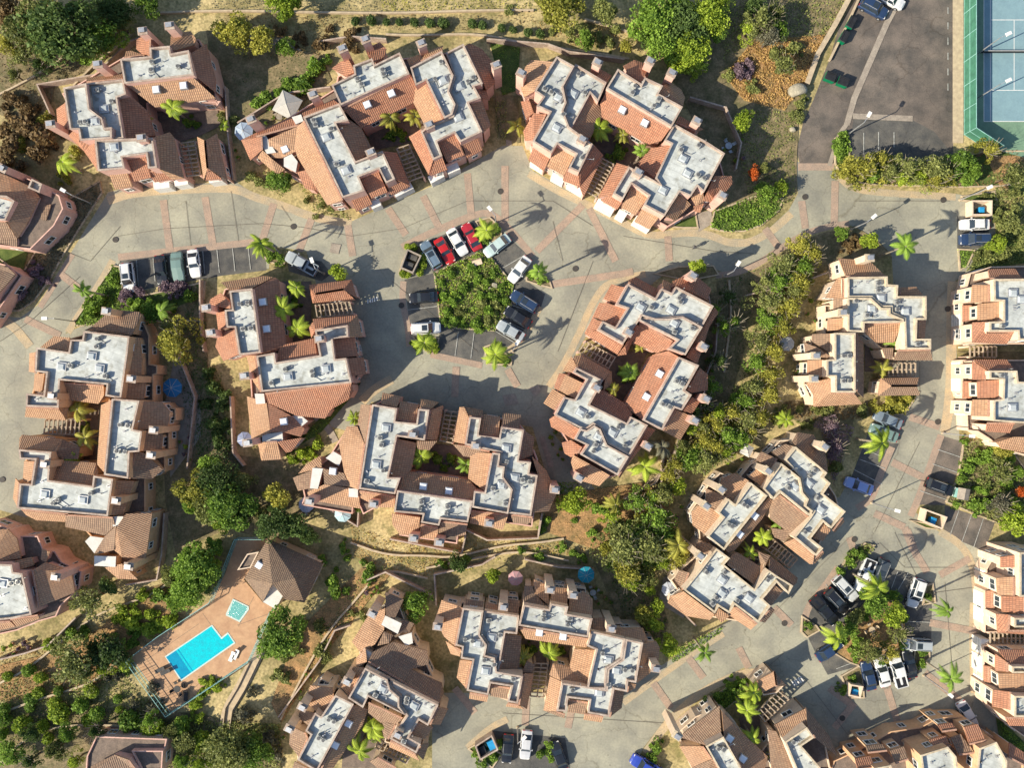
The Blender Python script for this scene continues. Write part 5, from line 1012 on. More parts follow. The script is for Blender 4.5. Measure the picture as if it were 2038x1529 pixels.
def palm_mesh(seed, nf, ln, droop, w):
    r = random.Random(seed); V = []; F = []; T = []
    for i in range(nf):
        a = i * 2 * math.pi / nf + r.uniform(-0.4, 0.4); el = r.uniform(0.05, 1.15); l = ln * r.uniform(0.6, 1.12); tw = r.uniform(-0.3, 0.3); ns = 16; tone = r.uniform(0, 0.9)
        pts = []
        for j in range(ns + 1):
            t = j / ns; d = l * t; pts.append(Vector((math.cos(a + tw * t) * d * 0.95, math.sin(a + tw * t) * d * 0.95, math.sin(el) * d - droop * l * t * t)))
        for j in range(ns):
            p, q = pts[j], pts[j + 1]; dr = (q - p).normalized(); sd = Vector((-dr.y, dr.x, 0)).normalized(); t = (j + .5) / ns
            ll = w * math.sin(math.pi * min(1, 0.12 + t * 0.9)) ** 0.6
            for s in (-1, 1):
                for off in (0.0, 0.5):
                    b0 = p.lerp(q, off); tip = b0 + sd * s * ll + dr * ll * 0.55 - Vector((0, 0, ll * 0.42)); b = len(V)
                    V += [b0 - dr * 0.045, b0 + dr * 0.065, tip]; F.append((b, b + 1, b + 2)); T.append(tone * .6 + r.uniform(0, 0.4))
            b = len(V); V += [p - sd * .03, p + sd * .03, q + sd * .03, q - sd * .03]; F.append((b, b + 1, b + 2, b + 3)); T.append(1.0)
    live = len(F)
    for i in range(7):
        a = r.uniform(0, 6.28); l = ln * r.uniform(.35, .6)
        for j in range(7):
            t = j / 7; p = Vector((math.cos(a) * (.15 + l * t * .55), math.sin(a) * (.15 + l * t * .55), -.1 - l * t * t * .9)); sd = Vector((-math.sin(a), math.cos(a), 0)); b = len(V)
            V += [p - sd * .03, p + sd * .03, p + sd * .3 - Vector((0, 0, .25)), p - sd * .3 - Vector((0, 0, .25))]; F.append((b, b + 1, b + 2, b + 3)); T.append(r.random())
    me = bpy.data.meshes.new('palm_crown'); me.from_pydata([tuple(v) for v in V], [], F)
    me.materials.append(L['bright']); me.materials.append(M_dead); me.polygons.foreach_set('material_index', [0] * live + [1] * (len(F) - live))
    at = me.attributes.new('tone', 'FLOAT', 'FACE'); at.data.foreach_set('value', T); me.update(); return me
PM = [palm_mesh(i, 12 + i % 3, 2.35, 0.95, 0.5) for i in range(6)]
PT = {}
def palm(x, y, h=5.0, r=1.0, col='bright', label='palm', group='palms among the homes'):
    _tn[0] += 1; rr = random.Random(_tn[0]); p = W(x, y, h)
    root = empty('palm_tree', (p.x, p.y, 0), rr.uniform(0, 6.28)); k = round(h)
    if k not in PT:
        mb = MB(); n = 7
        for i in range(n): mb.cyl((0, 0, k * i / n - .02), (0, 0, k * (i + 1) / n), 0.21 - 0.07 * i / n, 0.16 - 0.07 * i / n, M_pbark, 8)
        o = mb.build('trunk'); PT[k] = o.data; bpy.data.objects.remove(o)
    t = link('trunk', PT[k], root); t.scale = (1, 1, h / k)
    c = link('crown', rr.choice(PM), root); c.location = (0, 0, h - 0.1); c.scale = (r * rr.uniform(.8, 1.1), r * rr.uniform(.8, 1.1), r); c.rotation_euler = (rr.uniform(-.35, .35), rr.uniform(-.35, .35), 0); c.material_slots[0].link = 'OBJECT'; c.material_slots[0].material = L[col]
    tag(root, label, 'palm', group); return root
def fill(s, col, n_per_m2=9, h=0.35, size=0.11, name='ground_cover', seed=1, ox=0, oy=0, k=1.0, clump=0.5):
    P = [W(x, y) for x, y in pp(s, ox, oy, k)]; xs = [p.x for p in P]; ys = [p.y for p in P]
    r = np.random.RandomState(seed); A = abs(area2(P)) / 2; box = (max(xs) - min(xs)) * (max(ys) - min(ys)); n = int(n_per_m2 * 2.2 * box); size *= 1.15
    pts = np.stack([r.uniform(min(xs), max(xs), n), r.uniform(min(ys), max(ys), n)], 1)
    m = np.array([inside(a, b, P) for a, b in pts], dtype=bool).reshape(-1); pts = pts[m]
    f = np.sin(pts[:, 0] * 1.7 + 1.3 * np.sin(pts[:, 1] * 1.1 + seed)) * np.sin(pts[:, 1] * 1.9 + 1.1 * np.sin(pts[:, 0] * .8)) ; g = (f + 1) / 2
    keep = r.uniform(0, 1, len(pts)) < (1 - clump) + clump * g; pts = pts[keep]; g = g[keep]
    C = np.column_stack([pts, 0.05 + h * (0.35 + g * .65) * r.uniform(0.2, 1, len(pts))])
    T = np.clip(g * 0.45 + r.uniform(0, 0.55, len(pts)), 0, 1)
    me = leaf_mesh(name, C, r.uniform(0.6, 1.3, len(pts)) * size, T, L[col], 0.5, seed)
    o = link(name, me); tag(o, kind='stuff'); return o
# ground covers
for i, (s, col, d, h, sz) in enumerate([
    (B_isl, 'green', 16, 0.7, 0.13), (B_isl, 'bright', 5, 0.7, 0.12), ('900,520 985,520 1000,600 980,650 920,640 905,580', 'olive', 9, 0.9, 0.13), ('870,545 900,530 900,600 875,620', 'grey', 7, .7, .1), ('1412,455 1420,420 1500,390 1560,395 1550,420 1515,450 1480,462 1440,462', 'green', 26, 0.5, 0.13),
    ('225,528 240,530 246,578 275,590 300,640 150,650', 'green', 20, 0.5, 0.13), ('1672,352 1662,325 1680,315 1760,315 1880,320 1905,374 1760,370', 'yellow', 20, 0.5, 0.12),
    ('1900,374 1920,320 1960,300 2050,300 2050,360', 'brown', 8, 0.4, 0.11), ('1660,275 1680,262 1692,290 1690,315 1662,325', 'green', 40, 1.0, 0.12),
    ('-20,500 45,545 130,400 200,360 205,385 170,440 130,505 100,560 70,600 40,620 -20,622', 'grey', 14, 0.6, 0.13),
    ('-20,60 260,60 200,130 110,170 100,220 30,240 -20,220', 'brown', 5, 0.3, 0.1), ('700,60 1060,62 1060,30 700,28', 'brown', 4, 0.25, 0.09), ('760,0 1100,0 1100,22 760,26', 'yellow', 7, 0.4, 0.11), ('420,0 760,0 760,24 420,20', 'grey', 6, 0.3, 0.1),
    ('430,30 700,35 640,110 470,120', 'brown', 7, 0.3, 0.1), ('1060,40 1300,60 1300,110 1060,80', 'dry', 5, 0.25, 0.09),
    ('1500,80 1640,70 1600,170 1560,220 1480,200 1440,150', 'dry', 26, 0.5, 0.13), ('1440,0 1690,0 1640,70 1500,80 1440,120', 'olive', 9, 0.5, 0.13), ('1480,220 1580,220 1580,400 1500,420 1470,330', 'olive', 9, 0.4, 0.12),
    ('385,560 410,600 420,900 400,940 370,760 350,700', 'dark', 14, 0.3, 0.11), ('1430,560 1600,500 1540,660 1480,800 1440,840 1440,700', 'dark', 3, 0.4, 0.12), ('640,860 700,790 690,780 590,880 560,910', 'green', 18, .3, .1),
    ('700,1060 1120,1070 1120,1100 850,1150 760,1110', 'yellow', 4, 0.2, 0.08), ('700,1045 780,1075 1150,1080 1100,1000 1140,980 1280,960 1330,1000 1200,1110 1000,1100 840,1150 700,1110', 'dry', 10, 0.2, 0.09),
    ('560,1440 620,1300 720,1140 800,1110 640,1310', 'olive', 6, 0.4, 0.12), ('0,1290 150,1260 350,1160 300,1240 230,1330 0,1440', 'dry', 10, 0.3, 0.1), ('0,1340 230,1330 340,1430 560,1440 560,1529 330,1450 200,1430 0,1500', 'olive', 9, 0.5, 0.13),
    ('1700,1220 1720,1200 1760,1195 1800,1210 1800,1290 1760,1310 1710,1300', 'dry', 3, 0.15, 0.08), ('1360,1450 1400,1400 1470,1350 1520,1345 1500,1370 1420,1430 1380,1460', 'green', 26, 0.6, 0.13),
    ('1915,885 1985,860 2038,960 2038,1060 1990,1045 1880,1000 1905,950', 'olive', 20, 0.6, 0.14), ('1940,390 2038,380 2038,520 1920,540 1980,460 1970,410', 'olive', 22, 0.6, 0.14), ('1905,495 1940,497 1925,530 1908,540', 'green', 22, 0.3, 0.11),
    ('1780,780 1830,780 1800,825 1760,830 1735,820', 'yellow', 20, 0.5, 0.13), ('1560,800 1720,800 1740,830 1640,840 1560,830', 'brown', 14, 0.4, 0.12), ('1630,830 1700,850 1660,970 1640,900', 'purple', 10, 0.5, 0.12),
    ('1200,1110 1310,1180 1330,1240 1300,1320 1250,1250', 'dark', 10, 0.4, 0.12), ('1320,1300 1440,1245 1430,1262 1340,1320', 'green', 24, 0.5, 0.12), ('975,85 1035,95 1030,180 1000,190', 'green', 22, 0.15, 0.09),
    ('985,200 1008,200 1008,280 990,275', 'olive', 16, 0.4, 0.1), ('440,40 640,110 560,230 480,240', 'dark', 3, 0.2, 0.1), ('300,1430 560,1440 560,1540 330,1540', 'olive', 14, 0.7, 0.14),
    ('350,700 440,740 470,900 400,1000 380,900', 'dark', 8, 0.3, 0.11), ('480,340 560,395 590,360 620,420 700,440 640,360 520,340', 'olive', 12, 0.4, 0.11), ('1550,0 1700,0 1600,160 1540,60', 'grey', 4, 0.3, 0.1), ('1672,1130 1690,1100 1720,1080 1742,1085 1725,1105 1700,1122', 'olive', 22, 0.8, 0.13),
    ('1100,960 1150,960 1180,1000 1110,1020', 'green', 18, 0.5, 0.12), ('860,60 1250,110 1250,90 1000,70', 'dry', 3, .2, .08), ('1990,1440 2038,1480 2038,1529 2000,1500', 'green', 30, 0.3, .1)]):
    fill(s, col, d, h, sz, seed=i + 1)
# ---- individually placed trees: x, y, r, kind, colour, label
TR = [(120, 55, 75, 'big', 'dark', 'huge dark tree in the top left corner, right of its olive neighbour'), (60, 60, 58, 'big', 'olive', 'broad olive tree in the top left corner'), (185, 85, 45, 'big', 'green', 'green tree crown nearest the top left house'), (215, 25, 36, 'big', 'dark', 'dark tree top at the upper edge, right of the huge tree'), (20, 20, 40, 'airy', 'brown', 'thin brownish tree in the extreme top left corner'),
 (290, 4, 30, 'med', 'green', 'green tree on the top edge above the top left chimneys'), (465, 60, 34, 'med', 'yellow', 'yellow green tree right of the top left house'), (522, 78, 30, 'med', 'yellow', 'olive yellow tree, middle of three behind the shaded yard'), (568, 94, 17, 'med', 'green', 'small green tree, lowest of three behind the shaded yard'),
 (565, 4, 38, 'big', 'bright', 'bright green tree cut by the top edge, left of centre'), (1115, 14, 42, 'big', 'yellow', 'yellow green tree cut by the top edge, right of centre'), (1205, 25, 26, 'med', 'olive', 'olive tree between the yellow green tree and the dense grove'),
 (1300, 25, 52, 'big', 'green', 'mid green tree at the left of the dense top grove'), (1360, 45, 46, 'big', 'dark', 'dark tree in the middle of the dense top grove'), (1405, 30, 42, 'big', 'bright', 'light green tree at the right of the dense top grove'), (1320, 92, 40, 'big', 'green', 'leafy green tree at the lower left of the top grove'), (1368, 100, 40, 'big', 'bright', 'bright leafy tree at the lower end of the top grove'), (1345, 128, 20, 'med', 'bright', 'small bright tree tip nearest the chimneys below the top grove'),
 (1515, 40, 34, 'airy', 'olive', 'grey olive tree on the slope left of the upper lot'), (1530, 75, 30, 'airy', 'grey', 'thin grey tree above the orange brush'), (1560, 130, 26, 'airy', 'olive', 'sparse olive tree in the orange brush'), (1245, 90, 15, 'med', 'yellow', 'small yellow tree by the top centre yard walls'), (1165, 78, 18, 'med', 'green', 'small green tree on the dry slope at top centre'),
 (1480, 238, 20, 'med', 'bright', 'light green tree in the shaded yard right of the top block'), (1553, 374, 15, 'med', 'bright', 'round yellow green tree by the road bend'), (1524, 385, 22, 'med', 'green', 'green tree left of the round one by the road bend'), (1522, 335, 12, 'med', 'olive', 'small olive tree above the road bend'), (1500, 345, 13, 'airy', 'red', 'orange red leafed small tree in the shade'),
 (1715, 335, 34, 'airy', 'yellow', 'yellow leaning tree at the corner of the upper lot'), (1750, 318, 26, 'airy', 'yellow', 'yellow tree right of the corner of the upper lot'), (1800, 335, 28, 'airy', 'olive', 'olive leaning tree below the marked stalls'), (1855, 335, 30, 'airy', 'olive', 'olive leaning tree further right below the upper lot'), (1910, 325, 30, 'med', 'green', 'dark green tree below the tennis fence corner'), (1965, 300, 22, 'airy', 'yellow', 'yellow olive bush tree by the tennis fence corner'),
 (1675, 465, 17, 'med', 'green', 'round green tree beside the lamp at the junction'), (1732, 480, 16, 'med', 'bright', 'bright green tree at the tip of the junction bed'), (900, 553, 18, 'med', 'green', 'x'),
 (350, 685, 42, 'airy', 'yellow', 'yellowish tree with bare branches beside the peach block'), (345, 655, 25, 'airy', 'olive', 'thin upper crown of trees beside the peach block'), (390, 975, 34, 'med', 'yellow', 'yellow olive tree left of the grove above the pool'), (430, 955, 40, 'big', 'dark', 'dark green tree of the grove above the pool'), (458, 1005, 46, 'big', 'green', 'biggest tree of the grove above the pool'), (415, 1010, 30, 'med', 'olive', 'olive crown at the lower left of the grove above the pool'),
 (550, 985, 28, 'med', 'yellow', 'round yellow tree above the pool house'), (545, 1045, 40, 'big', 'dark', 'dark spreading tree touching the pool house'), (590, 1048, 30, 'med', 'dark', 'dark tree right of the one touching the pool house'), (390, 1130, 44, 'big', 'green', 'large tree left of the pool terrace railing'), (375, 1175, 36, 'big', 'green', 'large tree below its twin, left of the pool terrace'), (430, 1085, 20, 'med', 'green', 'small green tree beside the top of the pool railing'),
 (555, 1262, 46, 'big', 'green', 'round green tree right of the pool'), (180, 1195, 34, 'airy', 'olive', 'olive blossomed tree right of the left edge block'), (215, 1165, 20, 'med', 'dark', 'dark round tree near the end of the peach block'), (150, 1320, 44, 'airy', 'olive', 'wide olive tree in the middle of the bushy slope'), (215, 1300, 34, 'med', 'dark', 'dark tree left of the pool terrace corner'),
 (455, 1490, 48, 'big', 'olive', 'large olive tree at the bottom edge below the ramp'), (505, 1500, 36, 'big', 'green', 'green tree at the bottom edge, right of the large olive one'), (825, 1205, 26, 'med', 'green', 'green tree in the yard above the brown roof, bottom centre'), (980, 1145, 18, 'med', 'bright', 'bright green tree left of the pink umbrella'), (910, 1118, 20, 'med', 'dark', 'dark shrub tree on the dry slope above the red yard'),
 (1290, 1085, 40, 'airy', 'olive', 'olive tree in the grove left of the tilted block'), (1240, 1090, 40, 'airy', 'olive', 'pale olive tree at the left of the grove'), (1250, 1135, 36, 'airy', 'yellow', 'lowest pale tree of the grove above the bottom block'), (1310, 1030, 34, 'airy', 'green', 'green tree below the gully path'), (1330, 1070, 28, 'airy', 'green', 'green tree near the lower patio of the tilted block'), (1350, 968, 18, 'med', 'bright', 'bright green tree by the tilted block yard'),
 (1370, 912, 26, 'med', 'green', 'bright green tree at the foot of the gully grove'), (1405, 920, 30, 'airy', 'olive', 'olive tree at the foot of the gully grove'), (1270, 1000, 24, 'airy', 'green', 'green tree in the dry gully'), (1335, 945, 18, 'airy', 'yellow', 'small yellowish tree in the dry gully'), (1655, 850, 22, 'airy', 'purple', 'purple leafed tree in the shaded yard by the road'), (1660, 890, 22, 'airy', 'purple', 'purple leafed tree, the lower of two'),
 (2010, 350, 30, 'airy', 'olive', 'olive tree at the right edge below the tennis court'), (2010, 445, 26, 'med', 'olive', 'olive tree at the right edge near the parked pair'), (1985, 485, 18, 'med', 'bright', 'bright green bush tree right of the parked pair'), (2020, 1035, 30, 'med', 'bright', 'bright tree on the right edge above the lower cream block'), (1990, 940, 26, 'airy', 'olive', 'olive tree on the right garden slope'), (1998, 895, 20, 'med', 'yellow', 'yellow tree on the right garden slope'), (2030, 978, 14, 'med', 'red', 'red leafed tree at the right edge'), (1990, 1000, 22, 'airy', 'grey', 'greyish tree on the right garden slope'),
 (1740, 1205, 26, 'med', 'green', 'green tree in the loop island beside the mulch'), (1775, 1225, 24, 'med', 'bright', 'bright tree at the right of the loop island'), (1790, 1260, 22, 'airy', 'olive', 'olive tree at the right edge of the loop island'), (1735, 1300, 26, 'airy', 'olive', 'olive tree at the lower edge of the loop island'), (1770, 1300, 20, 'airy', 'yellow', 'yellow olive tree above the white pickup'), (1705, 1225, 18, 'med', 'olive', 'olive tree left in the loop island'), (1690, 1250, 18, 'med', 'green', 'green tree at the left tip of the loop island'),
 (1180, 540, 0, 'med', 'green', 'x'), (1390, 530, 17, 'med', 'bright', 'round bright tree at the head of the diagonal block'), (672, 542, 19, 'med', 'bright', 'round light tree between truck and tiled garage'), (300, 625, 22, 'med', 'green', 'green tree between the hedge and the peach block'), (1145, 1000, 28, 'med', 'bright', 'light green tree in the gully below the diagonal block'), (1050, 1300, 0, 'med', 'green', 'x'), (1300, 1240, 20, 'med', 'bright', 'light conifer right of the bottom centre block'), (1330, 1285, 24, 'med', 'bright', 'lowest light conifer right of the bottom centre block'), (1310, 1205, 18, 'med', 'bright', 'small light conifer near the tilted block patio'), (1278, 1225, 22, 'med', 'yellow', 'yellow green conifer beside the dark roof'), (1295, 1175, 14, 'med', 'bright', 'topmost light conifer in the row below the olive grove'),
 (1350, 1110, 26, 'airy', 'yellow', 'yellow tree leaning over the tilted block'), (560, 362, 26, 'med', 'green', 'dark bushy tree on the bed above the road bend'), (1290, 1305, 0, 'med', 'green', 'x'), (1480, 1380, 20, 'airy', 'green', 'green tree in the lower courtyard by the speed bump'), (1000, 330, 0, 'med', 'green', 'x'), (25, 395, 0, 'med', 'green', 'x'), (1895, 1235, 0, 'med', 'green', 'x'), (600, 1440, 0, 'med', 'green', 'x'), (720, 1010, 14, 'med', 'green', 'small green tree in the yard by the striped block chimney'), (1800, 445, 0, 'med', 'green', 'x'), (545, 500, 0, 'med', 'green', 'x')]
for x, y, r, kind, col, lb in TR:
    if r and lb != 'x': tree(x, y, r, kind, col, label=lb)
ORD = 'first second third fourth fifth sixth seventh eighth ninth tenth eleventh twelfth thirteenth fourteenth fifteenth sixteenth seventeenth eighteenth nineteenth twentieth'.split()
ORD += ['twenty-' + w for w in ORD[:9]]
def ranked(lst, lb):
    xs = [a[0] for a in lst]; ys = [a[1] for a in lst]; ax = 0 if max(xs) - min(xs) >= max(ys) - min(ys) else 1
    order = sorted(range(len(lst)), key=lambda i: lst[i][ax]); n = len(lst); out = [None] * n
    for k, i in enumerate(order):
        w = ('leftmost', 'rightmost', 'left') if ax == 0 else ('topmost', 'lowest', 'top')
        out[i] = (w[0] if k == 0 else w[1] if k == n - 1 else ORD[k] + ' from the ' + w[2]) + ' ' + lb
    return out
# pines of the gully strip
PINES = [(1592, 492, 24), (1560, 528, 30), (1618, 505, 20), (1545, 562, 26), (1590, 565, 28), (1530, 600, 26), (1572, 612, 30), (1525, 640, 24), (1555, 655, 28), (1512, 680, 26), (1540, 700, 26), (1503, 720, 24), (1528, 745, 26), (1500, 770, 24), (1530, 785, 24), (1482, 800, 24), (1455, 820, 24), (1490, 838, 28), (1425, 845, 24), (1450, 868, 26), (1400, 878, 24), (1520, 560, 18), (1510, 830, 22), (1600, 530, 20), (1425, 890, 22), (1580, 580, 20)]
PL = ranked(PINES, 'feathery pine in the strip beside the shaded gully')
for i, (x, y, r) in enumerate(PINES):
    tree(x, y, r, 'airy', ['yellow', 'olive', 'yellow', 'green'][i % 4], h=4.4, label=PL[i], group='pines of the gully strip', name='pine_tree')
# the wooded ravine and slopes: more small trees, named by rank in their stand
def stand(lst, kinds, cols, lb, grp, name='tree'):
    for i, ((x, y, r), l) in enumerate(zip(lst, ranked(lst, lb))): tree(x, y, r, kinds[i % len(kinds)], cols[i % len(cols)], h=3.2 + (i % 3) * .6, label=l, group=grp, name=name)
stand([(1215, 1025, 20), (1235, 1060, 24), (1265, 1065, 26), (1275, 1035, 22), (1300, 990, 22), (1320, 985, 18), (1285, 1110, 24), (1310, 1090, 22), (1255, 1160, 20), (1285, 1150, 22), (1230, 1115, 22), (1205, 1090, 18), (1320, 1120, 18), (1300, 1055, 20)], ['airy', 'med'], ['bright', 'olive', 'green', 'yellow'], 'tree in the grove left of the tilted cream block', 'trees of the lower grove')
stand([(1375, 850, 20), (1385, 905, 22), (1345, 925, 20), (1420, 910, 22), (1440, 900, 20), (1470, 875, 22), (1475, 855, 20), (1400, 855, 18), (1430, 820, 18), (1465, 795, 18), (1495, 855, 18), (1360, 890, 16)], ['airy', 'med'], ['bright', 'green', 'yellow', 'olive'], 'leafy tree in the mass between diagonal and tilted blocks', 'trees at the foot of the gully')
stand([(1420, 60, 26), (1385, 130, 22), (1290, 75, 26), (1280, 45, 24), (1345, 10, 26), (1430, 10, 24), (1500, 15, 24), (1540, 30, 24), (1550, 60, 20), (1490, 60, 20)], ['med', 'airy'], ['green', 'bright', 'dark', 'olive'], 'fill tree at the edge of the dense top grove', 'edge trees of the top grove')
stand([(190, 1290, 20), (235, 1290, 22), (165, 1340, 20), (205, 1330, 18), (60, 1460, 18), (300, 1430, 16), (340, 1455, 16)], ['med', 'airy'], ['dark', 'green', 'olive', 'bright'], 'tree on the bushy slope below left', 'trees of the lower left slope')
stand([(420, 930, 24), (475, 960, 26), (490, 1020, 22), (440, 1040, 22), (380, 1010, 20), (345, 1150, 24), (410, 1150, 26), (415, 1115, 24), (350, 1200, 20), (520, 1020, 16), (620, 1070, 18)], ['med'], ['green', 'olive', 'dark', 'bright'], 'crown in the tree belt around the top of the pool terrace', 'tree belt above the pool')
stand([(1400, 600, 14), (1440, 650, 16), (1430, 720, 16), (1415, 770, 18), (1400, 800, 18), (1420, 620, 16), (1450, 590, 16), (1460, 640, 12), (1380, 820, 16)], ['airy'], ['dark', 'green'], 'dark low tree at the bottom of the shaded gully', 'low trees of the shaded gully')
stand([(1690, 345, 20), (1735, 345, 22), (1770, 345, 20), (1830, 350, 20), (1880, 345, 22), (1935, 345, 18), (1700, 360, 12), (1790, 355, 16), (1860, 360, 16), (1925, 360, 14)], ['airy', 'med'], ['yellow', 'green', 'olive', 'bright'], 'scrubby tree in the belt under the upper lot', 'scrub belt under the upper lot')
stand([(20, 1500, 22), (60, 1515, 18), (110, 1495, 20), (150, 1515, 16), (135, 1460, 16), (190, 1455, 14), (370, 1480, 24), (400, 1515, 22), (365, 1515, 16)], ['med', 'airy'], ['green', 'dark', 'olive', 'bright'], 'tree round the shaded house in the bottom left', 'trees at the bottom left house')
stand([(45, 110, 24), (80, 130, 18), (20, 90, 20), (240, 50, 20), (160, 20, 26), (90, 20, 26), (30, 150, 16)], ['airy'], ['olive', 'dark', 'yellow'], 'ragged tree around the huge dark crown, top left', 'trees around the huge top left crown')
# shrubs
def shrubs(lst, col, lb, grp, kind='shrub', h=None):
    for (x, y, r), l in zip(lst, ranked(lst, lb)): tree(x, y, r, kind, col, h=h, label=l, group=grp)
shrubs([(707, 44, 10), (739, 42, 11), (770, 45, 8), (795, 46, 8), (826, 46, 10), (855, 47, 10), (882, 48, 11), (940, 50, 11), (998, 58, 9), (1022, 60, 8), (1050, 66, 10), (1075, 68, 9), (960, 52, 9)], 'dark', 'clipped round bush in the row along the top slope', 'clipped bushes of the top row', 'ball')
shrubs([(630, 128, 19), (645, 122, 14), (615, 148, 16), (607, 168, 20), (575, 168, 16), (556, 183, 14), (530, 195, 16), (513, 210, 14)], 'green', 'green bush in the curved hedge behind the grey canopy', 'curved hedge bushes')
shrubs([(638, 90, 18), (700, 78, 18), (600, 75, 14), (560, 60, 12), (655, 60, 10)], 'brown', 'dry brown bush on the upper slope left of the clipped row', 'dry bushes of the upper slope')
shrubs([(260, 600, 14), (280, 605, 15), (300, 603, 13), (325, 612, 12), (345, 614, 11)], 'green', 'green bush in the low hedge under the parked cars', 'hedge under the stalls')
shrubs([(245, 595, 14), (258, 584, 14), (275, 583, 13), (330, 578, 14), (350, 575, 13), (365, 568, 12), (90, 560, 12), (70, 540, 14), (45, 585, 14), (20, 570, 14)], 'purple', 'pinkish flowering bush by the left parking row', 'pink bushes on the left')
shrubs([(190, 605, 18), (205, 590, 15), (180, 625, 14), (95, 485, 9), (375, 590, 14), (225, 560, 14)], 'green', 'leafy bush on the bed below the left road', 'bushes of the left bed')
shrubs([(30, 205, 22), (60, 265, 30), (28, 300, 26), (95, 275, 22), (15, 250, 20), (60, 225, 20), (75, 310, 20)], 'brown', 'brown dry bush below the top left trees', 'dry bushes on the left slope')
shrubs([(40, 285, 18), (88, 240, 16), (130, 350, 16), (150, 300, 14)], 'yellow', 'yellow bush among the dry bushes on the left slope', 'yellow bushes on the left slope')
shrubs([(1155, 60, 13), (1225, 60, 12), (1190, 75, 11), (1130, 68, 12), (1015, 22, 10), (1100, 60, 9), (1210, 85, 12)], 'olive', 'olive bush on the dry slope left of the top grove', 'olive bushes at top centre')
shrubs([(1475, 145, 18), (1490, 132, 12)], 'purple', 'purple grey bush in the orange brush', 'purple brush')
shrubs([(1500, 175, 14), (1455, 150, 12), (1590, 205, 12), (1583, 225, 12), (1600, 190, 10), (1580, 100, 16), (1540, 105, 14), (1590, 235, 10)], 'olive', 'olive bush in the orange brush near the boulders', 'brush beside the boulders')
shrubs([(1668, 285, 13), (1672, 300, 13), (1676, 272, 11)], 'green', 'bush in the hedge tip at the corner of the upper lot', 'hedge tip bushes')
shrubs([(880, 565, 10), (905, 600, 13), (925, 575, 12), (950, 555, 12), (985, 590, 13), (1000, 570, 11), (970, 620, 14), (945, 645, 12), (890, 620, 12), (905, 640, 12), (985, 545, 10), (1005, 600, 11), (960, 590, 13), (920, 640, 9), (880, 590, 10), (900, 545, 12), (940, 530, 11), (970, 560, 10), (885, 640, 9), (955, 655, 9)], 'green', 'green shrub in the planted centre of the parking island', 'shrubs of the parking island')
shrubs([(960, 605, 14), (985, 610, 12), (975, 640, 12), (968, 548, 9), (915, 620, 10)], 'olive', 'olive shrub in the planted centre of the parking island', 'olive shrubs of the parking island')
shrubs([(814, 492, 8), (824, 492, 8), (842, 512, 9), (843, 528, 9), (836, 542, 8), (803, 545, 8), (812, 549, 7)], 'bright', 'bright clipped bush round the grey bin enclosure', 'bushes round the bin enclosure', 'ball')
shrubs([(955, 465, 12), (985, 455, 12), (965, 480, 9), (1060, 548, 11), (1078, 560, 11), (980, 700, 12), (1005, 715, 12), (540, 505, 13), (555, 515, 12), (530, 495, 10)], 'green', 'shrub in a small tip bed between parking stalls', 'tip bed shrubs')
shrubs([(835, 682, 14), (860, 685, 12), (868, 695, 8)], 'bright', 'bright bush below the white van by the island', 'bushes below the white van')
shrubs([(1690, 490, 13), (1712, 488, 10), (1700, 475, 10)], 'brown', 'brown bush in the junction bed', 'brown junction bushes')
shrubs([(600, 906, 16), (585, 912, 12), (632, 885, 13), (615, 900, 12)], 'bright', 'bright clipped bush on the walkway below the pink block', 'walkway bushes')
shrubs([(425, 770, 18), (440, 800, 18), (430, 840, 18), (440, 880, 20), (432, 862, 14), (415, 740, 15), (410, 800, 14), (450, 840, 12)], 'dark', 'dark bush in the shaded passage left of the pink block', 'dark bushes of the passage')
shrubs([(240, 1215, 15), (262, 1245, 17), (298, 1252, 18), (338, 1232, 18), (300, 1222, 13), (272, 1213, 12), (285, 1190, 13), (245, 1238, 12), (318, 1240, 12), (365, 1200, 15), (232, 1232, 12)], 'bright', 'bright round bush in the cluster above the pool railing', 'bush cluster by the pool')
shrubs([(325, 1188, 18), (262, 1275, 16), (150, 1265, 18), (170, 1260, 12), (250, 1330, 12)], 'green', 'blue green bush near the pool railing', 'darker bushes by the pool')
rr_ = random.Random(5)
B1_ = [(100, 1282, 12), (60, 1332, 14), (83, 1347, 12), (65, 1390, 13), (80, 1378, 12), (62, 1408, 11), (112, 1398, 13), (118, 1375, 11), (185, 1375, 16), (165, 1402, 18), (120, 1418, 20), (197, 1417, 16), (50, 1438, 20), (12, 1430, 16), (88, 1445, 12), (235, 1390, 9), (238, 1412, 9), (262, 1432, 22), (312, 1445, 22), (362, 1440, 20), (402, 1470, 18), (420, 1480, 14), (20, 1345, 12), (10, 1410, 14), (252, 1322, 14), (285, 1440, 15), (180, 1430, 14), (5, 1460, 14), (100, 1470, 14)]
shrubs(B1_[::2], 'bright', 'bright rounded bush on the terraced slope below left', 'rounded bushes of the lower left slope', 'ball')
shrubs(B1_[1::2], 'green', 'green rounded bush on the terraced slope below left', 'green bushes of the lower left slope', 'ball')
shrubs([(390, 1400, 12), (400, 1385, 12), (412, 1370, 10), (425, 1362, 11), (435, 1370, 12), (408, 1355, 10), (395, 1425, 12)], 'bright', 'bright bush along the lower side of the pool terrace', 'bushes under the pool terrace')
shrubs([(305, 1410, 14), (235, 1345, 14), (270, 1400, 12), (215, 1350, 10), (480, 1420, 18), (530, 1470, 18), (500, 1380, 12), (300, 1370, 12), (545, 1500, 16)], 'grey', 'greyish bush on the slope below the pool', 'grey bushes below the pool')
